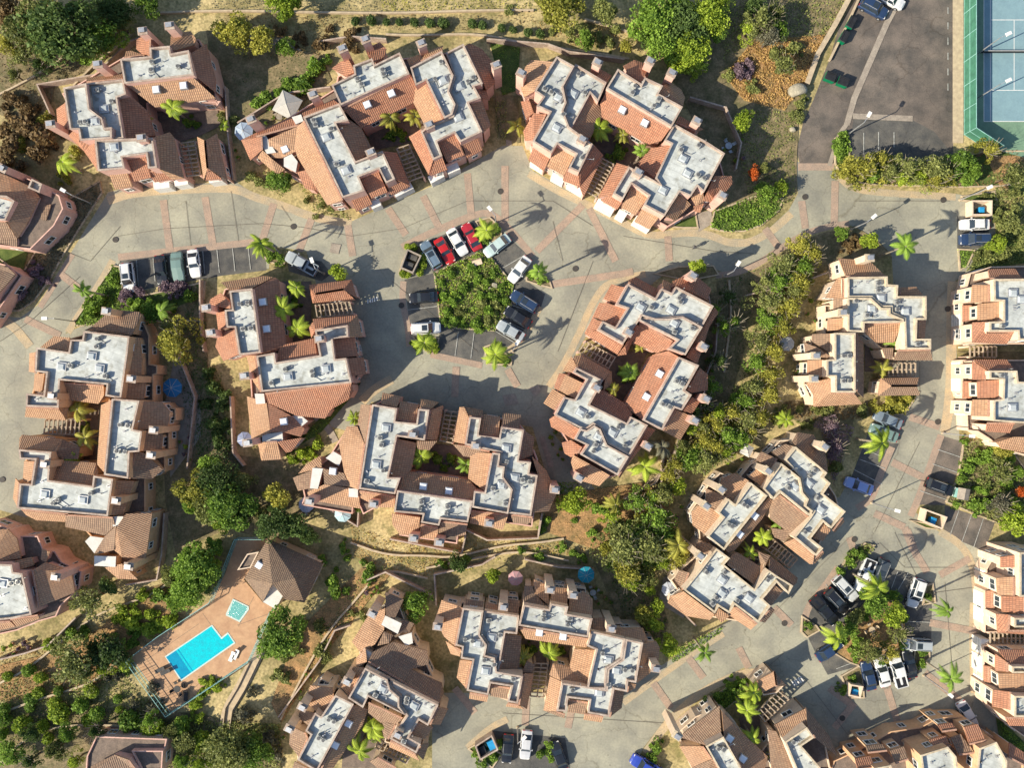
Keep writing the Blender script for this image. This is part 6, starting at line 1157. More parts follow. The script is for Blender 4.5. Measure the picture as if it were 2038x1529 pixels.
shrubs([(685, 1090, 10), (690, 1112, 8), (1037, 1096, 9), (1075, 1106, 11), (1140, 1100, 10), (635, 1115, 14), (670, 1165, 22), (730, 1140, 18), (1142, 1035, 7), (1090, 1035, 11), (1080, 1055, 9), (880, 1125, 12), (925, 1118, 14), (1195, 1010, 15), (1215, 1050, 14), (1180, 1060, 12), (1120, 1090, 10), (1160, 1110, 12)], 'green', 'small green bush scattered on the dry slope across the centre bottom', 'bushes of the dry slope')
shrubs([(633, 1250, 13), (640, 1245, 10), (720, 1228, 9), (640, 1295, 18), (650, 1305, 14), (590, 1285, 16), (700, 1220, 8), (605, 1395, 12), (560, 1350, 14), (600, 1240, 13), (570, 1310, 12)], 'olive', 'olive bush on the slope between pool and bottom homes', 'olive bushes right of the pool')
shrubs([(1560, 820, 12), (1590, 815, 10), (1605, 845, 12), (1625, 815, 10), (1640, 820, 12), (1655, 815, 10), (1545, 840, 12), (1715, 815, 14), (1665, 930, 14)], 'olive', 'bush in the strip under the cream block', 'bushes under the cream block')
shrubs([(1765, 800, 14), (1790, 808, 13), (1805, 795, 12), (1780, 785, 10), (1745, 810, 12)], 'yellow', 'yellow green bush between cream block and grey car', 'bushes above the grey car')
shrubs([(1930, 930, 14), (1915, 950, 12), (1960, 900, 16), (1945, 920, 14), (1970, 930, 14), (1955, 975, 16), (1980, 1000, 14), (1935, 1010, 14), (2010, 910, 14), (2020, 940, 14), (1920, 880, 10), (1960, 1000, 16), (2005, 965, 14), (2000, 1025, 14), (2020, 1000, 14), (1900, 1005, 8)], 'green', 'shrub in the garden slope on the right edge', 'shrubs of the right garden')
shrubs([(1955, 430, 10), (1985, 425, 14), (1990, 450, 14), (2020, 420, 14), (2030, 480, 12), (1965, 505, 9), (1945, 510, 9), (2000, 510, 12), (2020, 385, 12), (1960, 388, 9)], 'olive', 'shrub on the slope right of the two parked cars', 'shrubs of the upper right slope')
shrubs([(1715, 1105, 12), (1700, 1100, 12), (1690, 1120, 12), (1670, 1140, 10), (1750, 1190, 14), (1720, 1180, 14), (1775, 1190, 14), (1800, 1230, 13), (1795, 1285, 12), (1700, 1280, 16), (1710, 1305, 14), (1680, 1265, 14), (1755, 1320, 12), (1720, 1230, 10), (1830, 1320, 12), (1838, 1300, 10), (1845, 1190, 10), (1700, 1355, 10), (1680, 1370, 11), (1610, 1245, 10), (1785, 1320, 10)], 'green', 'shrub in the beds of the lower right loop island', 'shrubs of the loop island')
shrubs([(1370, 1440, 12), (1390, 1420, 12), (1410, 1400, 12), (1430, 1385, 12), (1455, 1365, 12), (1480, 1355, 12), (1500, 1352, 10), (1395, 1445, 10), (1310, 1490, 14), (1300, 1510, 12)], 'green', 'shrub along the curved bed at the bottom centre right', 'shrubs of the curved bed')
shrubs([(995, 1480, 8), (1075, 1500, 12), (985, 1510, 10), (960, 1520, 9), (1090, 1485, 12), (1100, 1510, 10), (945, 1505, 8)], 'green', 'shrub between the cars on the bottom edge', 'shrubs of the bottom beds')
shrubs([(375, 245, 14), (390, 250, 10), (780, 265, 14), (800, 270, 12), (1225, 305, 14), (1235, 295, 10), (590, 600, 12), (585, 580, 10), (870, 915, 12), (895, 915, 12), (885, 930, 9), (1250, 750, 12), (1235, 740, 10), (1510, 1075, 10), (1545, 1040, 8), (1060, 1290, 10), (1115, 1295, 10), (745, 1460, 14), (765, 1430, 11), (165, 850, 10), (1500, 1490, 10), (1740, 690, 10)], 'green', 'shrub growing inside one of the courtyards', 'courtyard shrubs')
shrubs([(500, 350, 12), (520, 360, 12), (540, 350, 10), (545, 345, 9), (610, 400, 9), (640, 405, 8), (630, 430, 7), (660, 415, 8), (450, 240, 12), (440, 230, 9), (465, 235, 10)], 'olive', 'olive bush in the beds above the upper road', 'bushes above the upper road')
# palms
for x, y, h, r, col, lb in [(285, 235, 4.5, .9, 'yellow', 'yellow palm at the left of the top left courtyard'), (343, 215, 5, 1, 'bright', 'palm at the centre of the top left courtyard'), (125, 322, 5, 1.15, 'bright', 'bright palm at the corner of the top left house'), (445, 250, 2, .5, 'bright', 'small palm against the wall beside the top left courtyard'),
    (777, 232, 4.6, .9, 'yellow', 'left palm of the upper middle courtyard'), (825, 232, 4.6, .9, 'yellow', 'right palm of the upper middle courtyard'), (1193, 255, 5, 1.1, 'bright', 'left palm of the top centre courtyard'), (1240, 268, 4.6, .75, 'yellow', 'middle palm of the top centre courtyard'), (1278, 300, 5, .8, 'green', 'right palm of the top centre courtyard'), (1030, 250, 3, .8, 'yellow', 'yellow palm beside the upper walkway'),
    (518, 485, 7.3, 1.05, 'bright', 'tall palm at the end of the left parking row'), (590, 572, 5, .9, 'bright', 'top palm of the pink block courtyard'), (563, 615, 5.2, 1.0, 'bright', 'middle palm of the pink block courtyard'), (592, 655, 4.6, 1.1, 'bright', 'lowest palm of the pink block courtyard'), (165, 578, 7, .8, 'green', 'dark palm leaning over the left road'),
    (968, 458, 6.5, 1.0, 'bright', 'palm at the top tip of the parking island'), (1072, 540, 8, 1.0, 'green', 'palm at the right tip of the parking island'), (845, 682, 4.5, 1.15, 'bright', 'palm at the lower left tip of the parking island'), (986, 705, 6.5, 1.2, 'bright', 'palm at the lower right tip of the parking island'),
    (1803, 490, 8.3, 1.15, 'green', 'tall palm over the wide junction on the right'), (1756, 882, 8.5, 1.3, 'bright', 'tall palm over the shaded stalls on the right'), (1785, 680, 4.5, .8, 'green', 'palm in the cream block courtyard'), (1757, 735, 3.6, .75, 'yellow', 'small palm at the cream block pergola'),
    (153, 815, 4.4, 1.1, 'yellow', 'upper palm of the peach block courtyard'), (168, 872, 4.4, 1.1, 'yellow', 'middle palm of the peach block courtyard'), (142, 911, 4.6, .9, 'bright', 'lower palm of the peach block courtyard'), (838, 908, 4.4, 1.15, 'bright', 'left palm of the central courtyard'), (928, 925, 4.2, .8, 'green', 'right palm of the central courtyard'),
    (1255, 742, 4.6, .95, 'green', 'palm in the diagonal block courtyard'), (1222, 775, 5, .6, 'yellow', 'thin palm in the diagonal block courtyard'), (1275, 690, 4, .6, 'yellow', 'palm stub by the curved roof of the diagonal block'), (1318, 890, 4, 1.0, 'grey', 'grey green palm at the foot of the diagonal block'), (1283, 930, 3.5, 1.2, 'bright', 'bright palm on the dry slope below the diagonal block'), (1225, 1005, 3.5, .9, 'yellow', 'pale palm in the gully'),
    (1551, 1041, 4.4, .8, 'green', 'upper palm of the tilted block courtyard'), (1518, 1070, 4.4, 1.0, 'bright', 'middle palm of the tilted block courtyard'), (1493, 1102, 4.4, .7, 'bright', 'lower palm of the tilted block courtyard'), (1747, 1170, 8.5, 1.3, 'bright', 'tall palm at the top of the loop island'), (1668, 1272, 6, 1.25, 'bright', 'palm at the left of the loop island'), (1886, 1217, 7.5, .95, 'green', 'tall palm leaning over the loop drive, upper'), (1893, 1352, 7.5, 1.05, 'green', 'tall palm leaning over the loop drive, lower'),
    (1403, 1301, 7, .8, 'green', 'lone palm beside the curved road'), (1040, 1312, 4.5, 1.0, 'yellow', 'left palm of the bottom centre courtyard'), (1092, 1300, 4.5, 1.1, 'bright', 'right palm of the bottom centre courtyard'), (742, 1450, 4.8, 1.1, 'bright', 'upper palm in the bottom left courtyard'), (715, 1495, 4.8, 1.2, 'bright', 'lower palm in the bottom left courtyard'),
    (1500, 1380, 5, 1.1, 'bright', 'upper palm of the courtyard by the speed bump'), (1487, 1415, 5, 1.0, 'bright', 'middle palm of the courtyard by the speed bump'), (1500, 1472, 5, 1.0, 'bright', 'lower palm of the courtyard by the speed bump'), (1350, 1085, 5, 1.2, 'yellow', 'yellow palm by the lower left of the tilted block'), (1548, 1500, 4, .9, 'yellow', 'yellow palm at the bottom edge of the brown block'), (340, 590, 0, 0, '', ''), (1565, 835, 3, .9, 'bright', 'palm in the garden under the cream block'), (1900, 1085, 0, 0, '', ''), (320, 618, 4, 1, 'green', 'palm at the end of the hedge under the stalls'), (705, 833, 3, .7, 'bright', 'small palm by the angled walkway'), (1905, 1080, 0, 0, '', '')]:
    if r: palm(x, y, h, r, col, lb)
# ------------------------------------------------------------ cars
PAINT = {}
def paint(c):
    if c not in PAINT: PAINT[c] = mat('car_paint_%d' % len(PAINT), c, 0.3, tuple(v * .93 for v in c), 0.5, spec=0.5, coat=0.6)
    return PAINT[c]
def loft(mb, st, m, close=True):
    """st: list of (x, [(y,z)...]) cross-sections, open at the bottom"""
    for i in range(len(st) - 1):
        x0, a = st[i]; x1, b = st[i + 1]
        for j in range(len(a) - 1): mb.poly([(x0, *a[j]), (x0, *a[j + 1]), (x1, *b[j + 1]), (x1, *b[j])], m)
    for x, a in (st[0], st[-1]): mb.poly([(x, *q) for q in a], m)
CARP = {}
def car_proto(kind, col):
    key = (kind, col)
    Ln, Wd = {'sedan': (4.7, 1.82), 'coupe': (4.5, 1.84), 'suv': (4.75, 1.92), 'pickup': (5.5, 1.98), 'van': (5.0, 1.98), 'cover': (4.8, 1.9)}[kind]
    hl, hw = Ln / 2, Wd / 2; pm = paint(col); body = MB()
    tall = kind in ('suv', 'van', 'pickup'); zb = 0.95 if tall else 0.82; hood = 1.0 if tall else 0.86; zr = {'sedan': 1.43, 'coupe': 1.3, 'suv': 1.7, 'pickup': 1.8, 'van': 1.75, 'cover': 1.35}[kind]
    def sec(w, z): return [(-w * .97, .28), (-w, .55), (-w * .98, z * .86), (-w * .86, z), (0, z + .035), (w * .86, z), (w * .98, z * .86), (w, .55), (w * .97, .28)]
    if kind == 'cover':
        st = [(-hl, sec(hw * .8, .62)), (-hl + .3, sec(hw * .95, .85)), (-1.4, sec(hw, .98)), (-.9, sec(hw * .96, 1.3)), (.3, sec(hw * .94, 1.38)), (.9, sec(hw * .97, 1.1)), (1.6, sec(hw, .92)), (hl - .25, sec(hw * .93, .8)), (hl, sec(hw * .75, .55))]
        loft(body, st, pm); root_parts = [('cover', body, True)]
    else:
        st = [(-hl, sec(hw * .80, zb * .82)), (-hl + .12, sec(hw * .91, zb * .97)), (-hl + .6, sec(hw * .98, zb)), (-.8, sec(hw, zb)), (.6, sec(hw, hood)), (hl - .8, sec(hw * .97, hood * .98)), (hl - .25, sec(hw * .88, hood * .88)), (hl, sec(hw * .70, hood * .70))]
        loft(body, st, pm)
        # greenhouse
        xa, xb, ra, rb = {'sedan': (-1.75, 1.0, -1.05, .35), 'coupe': (-1.7, .75, -.85, .15), 'suv': (-2.2, 1.15, -2.0, .45), 'pickup': (-.75, 1.35, -.6, .75), 'van': (-2.35, 1.7, -2.15, .85)}[kind]
        gw, rw = hw * .88, hw * .74; gl = MB(); b0 = [(xa, -gw, zb - .02), (xb, -gw, hood - .02), (xb, gw, hood - .02), (xa, gw, zb - .02)]; t0 = [(ra, -rw, zr - .05), (rb, -rw, zr - .05), (rb, rw, zr - .05), (ra, rw, zr - .05)]
        for i in range(4): gl.poly([b0[i], b0[(i + 1) % 4], t0[(i + 1) % 4], t0[i]], M_glass)
        gl.poly(t0, M_glass)
        roof = MB(); loft(roof, [(ra - .04, [(-rw - .03, zr - .08), (-rw * .92, zr - .01), (0, zr + .01), (rw * .92, zr - .01), (rw + .03, zr - .08)]), ((ra + rb) / 2, [(-rw - .04, zr - .06), (-rw * .92, zr + .01), (0, zr + .04), (rw * .92, zr + .01), (rw + .04, zr - .06)]), (rb + .04, [(-rw - .03, zr - .08), (-rw * .92, zr - .01), (0, zr + .01), (rw * .92, zr - .01), (rw + .03, zr - .08)])], pm)
        for s in (-1, 1):
            for x0, x1, f in ((xa, ra, 1), (xb, rb, 1)): roof.bar((x0, s * gw * .99, zb - .02), (x1, s * rw, zr - .05), .07, .07, pm)
            roof.bar(((xa + xb) / 2, s * gw, zb), ((ra + rb) / 2, s * rw * 1.01, zr - .05), .08, .05, pm)
        root_parts = [('body', body, True), ('windows', gl, False), ('roof', roof, True)]
        if kind in ('suv', 'van'):
            rk = MB()
            for s in (-1, 1): rk.bar((ra + .2, s * rw * .9, zr + .07), (rb - .1, s * rw * .9, zr + .07), .05, .05, M_metal)
            root_parts.append(('roof_rails', rk, False))
            sr = MB(); sr.box((rb - .55, 0, zr + .045), (.8, .85, .03), M_glass); root_parts.append(('sunroof', sr, False))
        if kind == 'pickup':
            bed = MB(); bed.box((-1.85, 0, zb + .012), (1.5, 1.5, .03), M_black)
            bed.bar((-hl + .1, -hw * .9, zb + .05), (-.8, -hw * .9, zb + .05), .12, .1, pm); bed.bar((-hl + .1, hw * .9, zb + .05), (-.8, hw * .9, zb + .05), .12, .1, pm); bed.bar((-hl + .1, -hw * .9, zb + .05), (-hl + .1, hw * .9, zb + .05), .1, .1, pm)
            root_parts.append(('truck_bed', bed, False))
        for s in (-1, 1):
            m_ = MB(); m_.box((xb - .35, s * (hw + .09), zb + .08), (.2, .18, .14), pm); root_parts.append(('wing_mirror', m_, False))
            l_ = MB(); l_.box((hl - .28, s * hw * .62, hood * .8), (.3, .34, .12), M_white, s * -0.3); root_parts.append(('headlight', l_, False))
            t_ = MB(); t_.box((-hl + .06, s * hw * .62, zb * .84), (.12, .36, .14), mat('tail_light_red', (.35, .01, .01), .4)); root_parts.append(('tail_light', t_, False))
    for x in (-hl + .95, hl - .9):
        for s in (-1, 1):
            w_ = MB(); w_.cyl((x, s * (hw - .2), .33), (x, s * (hw + .01), .33), .34, .34, M_tire, 14); w_.cyl((x, s * (hw + .01), .33), (x, s * (hw + .02), .33), .2, .2, M_galv, 10); root_parts.append(('wheel', w_, False))
    return [(n, b, s) for n, b, s in root_parts]
def car(x, y, ang, kind, col, label, k=None):
    """ang: heading in the photo, degrees, 0 = right, 90 = up"""
    p = W(x, y, 0.8); key = (kind, col); root = empty('car' if kind != 'pickup' else 'pickup_truck', (p.x, p.y, 0.05), math.radians(ang))
    if key not in CARP:
        L_ = []
        for n, b, s in car_proto(kind, col): o = b.build(n, root, smooth=s); L_.append(o)
        CARP[key] = L_
    else:
        for o in CARP[key]:
            c = o.copy(); SC.collection.objects.link(c); c.parent = root
    tag(root, label, {'pickup': 'pickup truck', 'suv': 'car', 'van': 'van'}.get(kind, 'car'), 'vehicles parked in the stalls')
WH, SI, BK, DG, RD, NV, BG, GN = (.62, .62, .6), (.34, .37, .38), (.012, .013, .016), (.05, .06, .07), (.42, .012, .012), (.02, .04, .09), (.12, .17, .22), (.16, .24, .21)
BV = (.26, .34, .6)
def Z(ox, oy, x, y, k=3.822): return ox + x / k, oy + y / k
for a in [(*Z(0, 350, 975, 775), 277, 'suv', WH, 'white car with roof rails, leftmost of the left parking row'), (*Z(0, 350, 1222, 715), 277, 'sedan', BK, 'black car, second in the left parking row'), (*Z(0, 350, 1350, 690), 276, 'cover', GN, 'car under a grey green cover in the left row'), (*Z(0, 350, 1475, 665), 278, 'coupe', WH, 'white car right of the covered one'),
    (*Z(400, 350, 765, 665), 151, 'pickup', SI, 'silver truck with a dark bed parked at an angle beside the lamp'), (*Z(750, 350, 412, 600), 120, 'suv', BG, 'blue grey car beside the bin enclosure'), (*Z(750, 350, 516, 570), 300, 'coupe', RD, 'red car between the blue grey and the white one'), (*Z(750, 350, 613, 500), 300, 'sedan', WH, 'white sedan between the two red cars'), (*Z(750, 350, 720, 462), 118, 'sedan', (.36, .02, .03), 'dark red car at the right end of the top row'),
    (*Z(750, 350, 915, 530), 217, 'sedan', (.42, .52, .5), 'pale teal silver car at the upper right of the parking island'), (*Z(750, 350, 1085, 712), 233, 'sedan', WH, 'white car alone on the right side of the island'), (*Z(750, 350, 355, 925), 184, 'sedan', BK, 'black car on the shaded left side of the island'), (*Z(750, 350, 372, 1160), 3, 'suv', WH, 'white van like car with a black sunroof left of the island'),
    (*Z(750, 350, 1122, 955), 148, 'suv', NV, 'dark blue car in the tree shade right of the island'), (*Z(750, 350, 1072, 1075), 148, 'sedan', BK, 'black car, middle of the three right of the island'), (*Z(750, 350, 1018, 1180), 150, 'sedan', SI, 'silver car, lowest of the three right of the island'),
    (*Z(1538, 0, 770, 60), 331, 'suv', NV, 'dark blue car at the top of the upper lot'), (*Z(1538, 0, 900, -12), 331, 'sedan', WH, 'white car cut off by the top edge of the upper lot'), (*Z(1538, 350, 1540, 368), 181, 'sedan', WH, 'white car in the right hand stall pair'), (*Z(1538, 350, 1535, 482), 181, 'suv', NV, 'dark car with roof bars under the white one on the right'),
    (*Z(1538, 700, 878, 518), 158, 'sedan', (.17, .21, .24), 'grey sedan by the tiled garage on the right'), (*Z(1538, 700, 848, 618), 158, 'sedan', GN, 'green grey car half hidden under the tall palm'), (*Z(1538, 700, 657, 1022), 160, 'sedan', BV, 'violet blue car in the shaded stalls'), (*Z(1538, 700, 1275, 1030), 340, 'suv', BK, 'black car alone in the right hand stalls'),
    (*Z(1538, 1050, 437, 228, 2.38), 248, 'pickup', WH, 'white pickup at the top of the loop island'), (*Z(1538, 1050, 505, 215, 2.38), 248, 'suv', DG, 'dark car right of the white pickup at the loop'), (*Z(1538, 1050, 345, 290, 2.38), 313, 'suv', (.5, .51, .5), 'silver car with a sunroof on the left of the loop'), (*Z(1538, 1050, 305, 350, 2.38), 313, 'suv', BK, 'black car below the silver one at the loop'), (*Z(1538, 1050, 245, 395, 2.38), 313, 'pickup', BK, 'black pickup at the left end of the loop row'),
    (*Z(1538, 1050, 678, 312, 2.38), 252, 'suv', WH, 'white car on the right of the loop island'), (*Z(1538, 1050, 680, 555, 2.38), 177, 'suv', SI, 'silver blue car on the lower right of the loop island'), (*Z(1538, 1050, 455, 705, 2.38), 103, 'sedan', NV, 'navy car, leftmost of the bottom loop row'), (*Z(1538, 1050, 521, 690, 2.38), 105, 'sedan', WH, 'white sedan in the bottom loop row'), (*Z(1538, 1050, 593, 680, 2.38), 105, 'pickup', WH, 'white pickup in the bottom loop row'), (*Z(1538, 1050, 650, 650, 2.38), 103, 'coupe', BK, 'black car, rightmost of the bottom loop row'),
    (*Z(1538, 1050, 270, 583, 2.38), 35, 'sedan', NV, 'navy car under the palm left of the loop island'), (*Z(1538, 1050, 925, 890, 2.38), 300, 'sedan', WH, 'white car on the drive of the bottom right homes'), (1047, 1484, 264, 'sedan', (.5, .5, .5), 'pale silver car on the bottom edge'), (1010, 1492, 265, 'sedan', BK, 'black car left of the silver one on the bottom edge'), (1112, 1505, 110, 'sedan', BK, 'black car under the bush on the bottom edge'), (1287, 1527, 150, 'pickup', (.03, .06, .35), 'blue pickup cut off by the bottom edge')]:
    car(*a)
# ------------------------------------------------------------ lamps
lampn = None
def lamp(x, y, ang, label, h=5.6):
    global lampn
    p = W(x, y)
    if lampn is None:
        root = empty('street_lamp', (0, 0, 0)); mb = MB(); mb.cyl((0, 0, 0), (0, 0, h), .11, .07, M_galv, 8); mb.cyl((0, 0, 0), (0, 0, .35), .22, .2, M_kerb, 10); mb.build('pole', root)
        mb = MB(); mb.bar((0, 0, h - .1), (.95, 0, h + .12), .08, .08, M_galv); mb.build('arm', root)
        mb = MB(); mb.box((1.3, 0, h + .12), (.85, .5, .18), M_white); mb.build('lamp_head', root); lampn = root
    else: root = copy_tree(lampn)
    root.location = (p.x, p.y, 0); root.rotation_euler = (0, 0, math.radians(ang)); tag(root, label, 'street lamp', 'street lamps')
for a in [(645, 545, 110, 'street lamp between silver truck and round light tree'), (987, 444, 130, 'street lamp at the top tip of the parking island'), (1021, 700, 60, 'street lamp at the lower right tip of the parking island'), (1440, 550, 60, 'street lamp on the lower side of the curving road'), (1693, 457, 40, 'street lamp at the junction bed'), (1688, 267, 60, 'street lamp at the corner of the upper lot'), (1910, 398, 25, 'street lamp by the blue bin shelter on the right'),
          (149, 640, 180, 'street lamp above the peach block'), (182, 405, 150, 'street lamp by the stepping stones on the left'), (1734, 1001, 345, 'street lamp at the mouth of the shaded stalls'), (1875, 862, 355, 'street lamp above the empty right hand stalls'), (1838, 1345, 320, 'street lamp at the bottom of the loop island'), (1030, 1448, 45, 'street lamp by the cars on the bottom edge')]: lamp(*a)
for x, y, a, lb in ((1941, 110, 25, 'upper floodlight pole of the tennis court'), (1941, 198, 25, 'lower floodlight pole of the tennis court')):
    lampn_ = copy_tree(lampn); p = W(x, y); lampn_.location = (p.x, p.y, 0); lampn_.rotation_euler = (0, 0, math.radians(a)); lampn_.scale = (1, 1, 1.1); tag(lampn_, lb, 'street lamp', 'street lamps')
# ------------------------------------------------------------ bins, enclosures, umbrellas, furniture
def poly_box(name, quad, h, m, label, cat, inner=None, th=0.22, ox=0, oy=0, k=1.0, roof=None):
    P = [W(x, y, h) for x, y in pp(quad, ox, oy, k)]
    if area2(P) < 0: P.reverse()
    inn = offset_poly(P, th); c = sum(P, Vector((0, 0, 0))) / len(P); root = empty(name, (c.x, c.y, 0)); tag(root, label, cat, 'walled bin enclosures' if name == 'bin_enclosure' else None); mb = MB(); n = len(P)
    for i in range(n):
        j = (i + 1) % n; a, b, cc, d = P[i], P[j], inn[j], inn[i]
        mb.poly([(a.x, a.y, 0), (b.x, b.y, 0), (b.x, b.y, h), (a.x, a.y, h)], m); mb.poly([(a.x, a.y, h), (b.x, b.y, h), (cc[0], cc[1], h), (d[0], d[1], h)], m); mb.poly([(d[0], d[1], h), (cc[0], cc[1], h), (cc[0], cc[1], 0), (d[0], d[1], 0)], m)
    mb.build('wall', root, loc=root.location)
    return root, c, math.atan2((P[1] - P[0]).y, (P[1] - P[0]).x)
def bin_(x, y, ang, size, bodym, lidm, label, h=0.0, group='wheeled waste bins'):
    p = W(x, y, 1.0) if not isinstance(x, Vector) else x; root = empty('waste_bin', (p.x, p.y, 0.06), ang); tag(root, label, 'waste bin', group)
    mb = MB(); mb.box((0, 0, size[2] * .45), (size[0] * .92, size[1] * .9, size[2] * .8), bodym, taper=1.08); mb.build('body', root)
    mb = MB(); mb.box((0, 0, size[2] * .9), (size[0], size[1], .1), lidm, taper=.9); mb.box((0, size[1] * .25, size[2] * .97), (size[0] * .9, .08, .06), lidm); mb.build('lid', root)
    for sx in (-1, 1):
        for sy in (-1, 1):
            mb = MB(); mb.cyl((sx * size[0] * .38, sy * size[1] * .36, .0), (sx * size[0] * .38 + .05, sy * size[1] * .36, .0), .1, .1, M_tire, 8); mb.build('wheel', root)
poly_box('bin_enclosure', '230,555 340,605 275,742 178,700', 1.7, M_walk, 'open topped grey bin enclosure ringed by bright bushes', 'bin enclosure', ox=750, oy=350, k=3.822)
poly_box('bin_enclosure', '1165,1200 1330,1260 1290,1355 1145,1295', 1.7, M_cream, 'pale bin enclosure at the mouth of the right hand stalls', 'bin enclosure', ox=1538, oy=700, k=3.822)
poly_box('bin_enclosure', '1515,185 1672,185 1670,300 1515,300', 1.7, M_cream, 'pale bin enclosure above the right hand parked pair', 'bin enclosure', ox=1538, oy=350, k=3.822)
poly_box('bin_enclosure', '1700,1365 1830,1280 1880,1395 1740,1475', 1.7, M_cap, 'bin enclosure by the shaded drive at the bottom', 'bin enclosure', ox=500, oy=1129, k=3.822)
poly_box('bin_enclosure', '370,745 430,755 415,812 358,800', 1.7, M_cream, 'small bin enclosure at the bottom of the loop island', 'bin enclosure', ox=1538, oy=1050, k=2.38)
g = math.radians
bin_(*Z(1538, 0, 600, 165), g(62), (1.9, 1.1, 1.2), M_bin, M_black, 'green skip bin nearest the top of the upper lot'); bin_(*Z(1538, 0, 545, 275), g(62), (1.9, 1.1, 1.2), M_bin, M_black, 'green skip bin below the first in the upper lot')
bin_(*Z(1538, 0, 442, 580), g(-22), (1.7, 1.4, 1.2), M_bin, M_black, 'black lidded green bin, left of the lower pair'); bin_(*Z(1538, 0, 538, 617), g(-22), (1.7, 1.4, 1.2), M_bin, M_black, 'black lidded green bin, right of the lower pair')
bin_(*Z(750, 350, 275, 620), g(-20), (1.5, .9, 1.1), M_black, M_asph, 'black bin at the top of the grey enclosure'); bin_(*Z(750, 350, 240, 680), g(-20), (1.6, 1.1, 1.1), M_black, M_asph, 'black bin at the bottom of the grey enclosure')
bin_(*Z(1538, 700, 1220, 1290), g(-20), (.9, 1.1, 1.1), M_binb, M_binb, 'blue bin in the enclosure by the right hand stalls'); bin_(*Z(1538, 350, 1590, 258), 0, (.8, .9, 1.1), M_binb, M_binb, 'blue bin above the right hand parked pair')
bin_(*Z(500, 1129, 1828, 1358), g(25), (1.1, 1.5, 1.1), M_binb, M_binb, 'blue bin by the shaded drive at the bottom'); bin_(*Z(500, 1129, 1760, 1400), g(25), (1.1, 1.5, 1.1), M_black, M_black, 'black bin left of the blue one at the bottom'); bin_(*Z(1538, 1050, 392, 782, 2.38), g(-12), (1.2, .9, 1.1), M_binb, M_binb, 'blue bin at the bottom of the loop island')
mb = MB(); p = W(*Z(1538, 700, 1452, 1085), 1.6)
root = empty('garden_shed', (p.x, p.y, 0), g(-10)); tag(root, 'small grey green shed on the right garden slope', 'shed'); mb = MB(); mb.box((0, 0, .8), (1.6, 1.5, 1.6), M_teal); mb.build('wall', root)
mb = MB(); mb.poly([(-.95, -.9, 1.55), (0, -.9, 2), (0, .9, 2), (-.95, .9, 1.55)], M_walk); mb.poly([(0, -.9, 2), (.95, -.9, 1.55), (.95, .9, 1.55), (0, .9, 2)], M_walk); mb.build('roof', root)
# clothes of light: patio umbrellas
def umbrella(x, y, r, col, label, h=2.5, sides=8, square=False):
    p = W(x, y, h); root = empty('patio_umbrella', (p.x, p.y, 0), 0.3); tag(root, label, 'umbrella', 'patio umbrellas and canopies'); c1 = mat('umbrella_%s' % (repr(col)), col, .8, tuple(c * .85 for c in col), 2.0); n = 4 if square else sides
    mb = MB(); R = [(math.cos(i * 2 * math.pi / n) * r, math.sin(i * 2 * math.pi / n) * r, h - r * .32) for i in range(n)]
    for i in range(n):
        a, b = R[i], R[(i + 1) % n]; mb.poly([a, b, (0, 0, h)], c1); mb.bar(a, (0, 0, h + .015), .04, .03, M_metal); mb.poly([(a[0], a[1], a[2] - .18), (b[0], b[1], b[2] - .18), b, a], c1)
    mb.build('canopy', root); mb = MB(); mb.cyl((0, 0, 0), (0, 0, h), .04, .04, M_metal, 6); mb.cyl((0, 0, 0), (0, 0, .1), .35, .35, M_black, 10); mb.build('pole', root)
for a in [(569, 205, 2.5, (.42, .40, .36), 'square grey canopy in the yard of the upper left block', 2.8, 4, True), (483, 259, 1.5, (.35, .42, .5), 'pale blue umbrella left of the upper left block'), (340, 772, 1.55, (.02, .14, .3), 'blue umbrella in the side yard of the peach block'), (681, 1024, 1.35, (.35, .48, .5), 'pale blue umbrella in the yard below the striped block'), (608, 1006, 1.25, (.45, .47, .55), 'pale lilac umbrella beside the gable yard'),
          (1026, 1153, 1.2, (.5, .28, .28), 'pink umbrella behind the bottom centre block'), (1167, 1146, 1.35, (.02, .25, .33), 'teal umbrella behind the bottom centre block'), (1488, 897, 1.2, (.5, .48, .44), 'small white square canopy above the tilted block', 2.5, 4, True), (1568, 684, 1.2, (.42, .43, .42), 'grey striped umbrella left of the cream block'), (485, 875, 1.2, (.22, .25, .36), 'dark blue grey umbrella on the patio left of the pink block'), (1333, 1175, 1.2, (.42, .45, .5), 'pale umbrella on the lower patio of the tilted block')]: umbrella(*a)
def lounger(x, y, ang, m, label):
    p = W(x, y, .4); root = empty('sun_lounger', (p.x, p.y, 0.12), g(ang)); tag(root, label, 'sun lounger', 'sun loungers by the pool')
    mb = MB(); mb.box((-.25, 0, .3), (1.3, .62, .07), m); mb.build('seat', root); mb = MB(); mb.bar((.38, 0, .33), (.95, 0, .72), .62, .06, m); mb.build('backrest', root)
    for sx in (-.75, .3):
        for sy in (-.24, .24): mb = MB(); mb.box((sx, sy, .14), (.06, .06, .28), m); mb.build('leg', root)
for x, y, a, m, lb in ((462, 1307, 65, M_white, 'white lounger, left of the pair below the pool'), (470, 1303, 65, M_white, 'white lounger, right of the pair below the pool'), (319, 1334, 25, M_black, 'black lounger, upper one at the shallow end'), (330, 1338, 25, M_black, 'black lounger, lower one at the shallow end'), (370, 1385, 85, M_black, 'black lounger near the lower corner of the terrace')): lounger(x, y, a, m, lb)
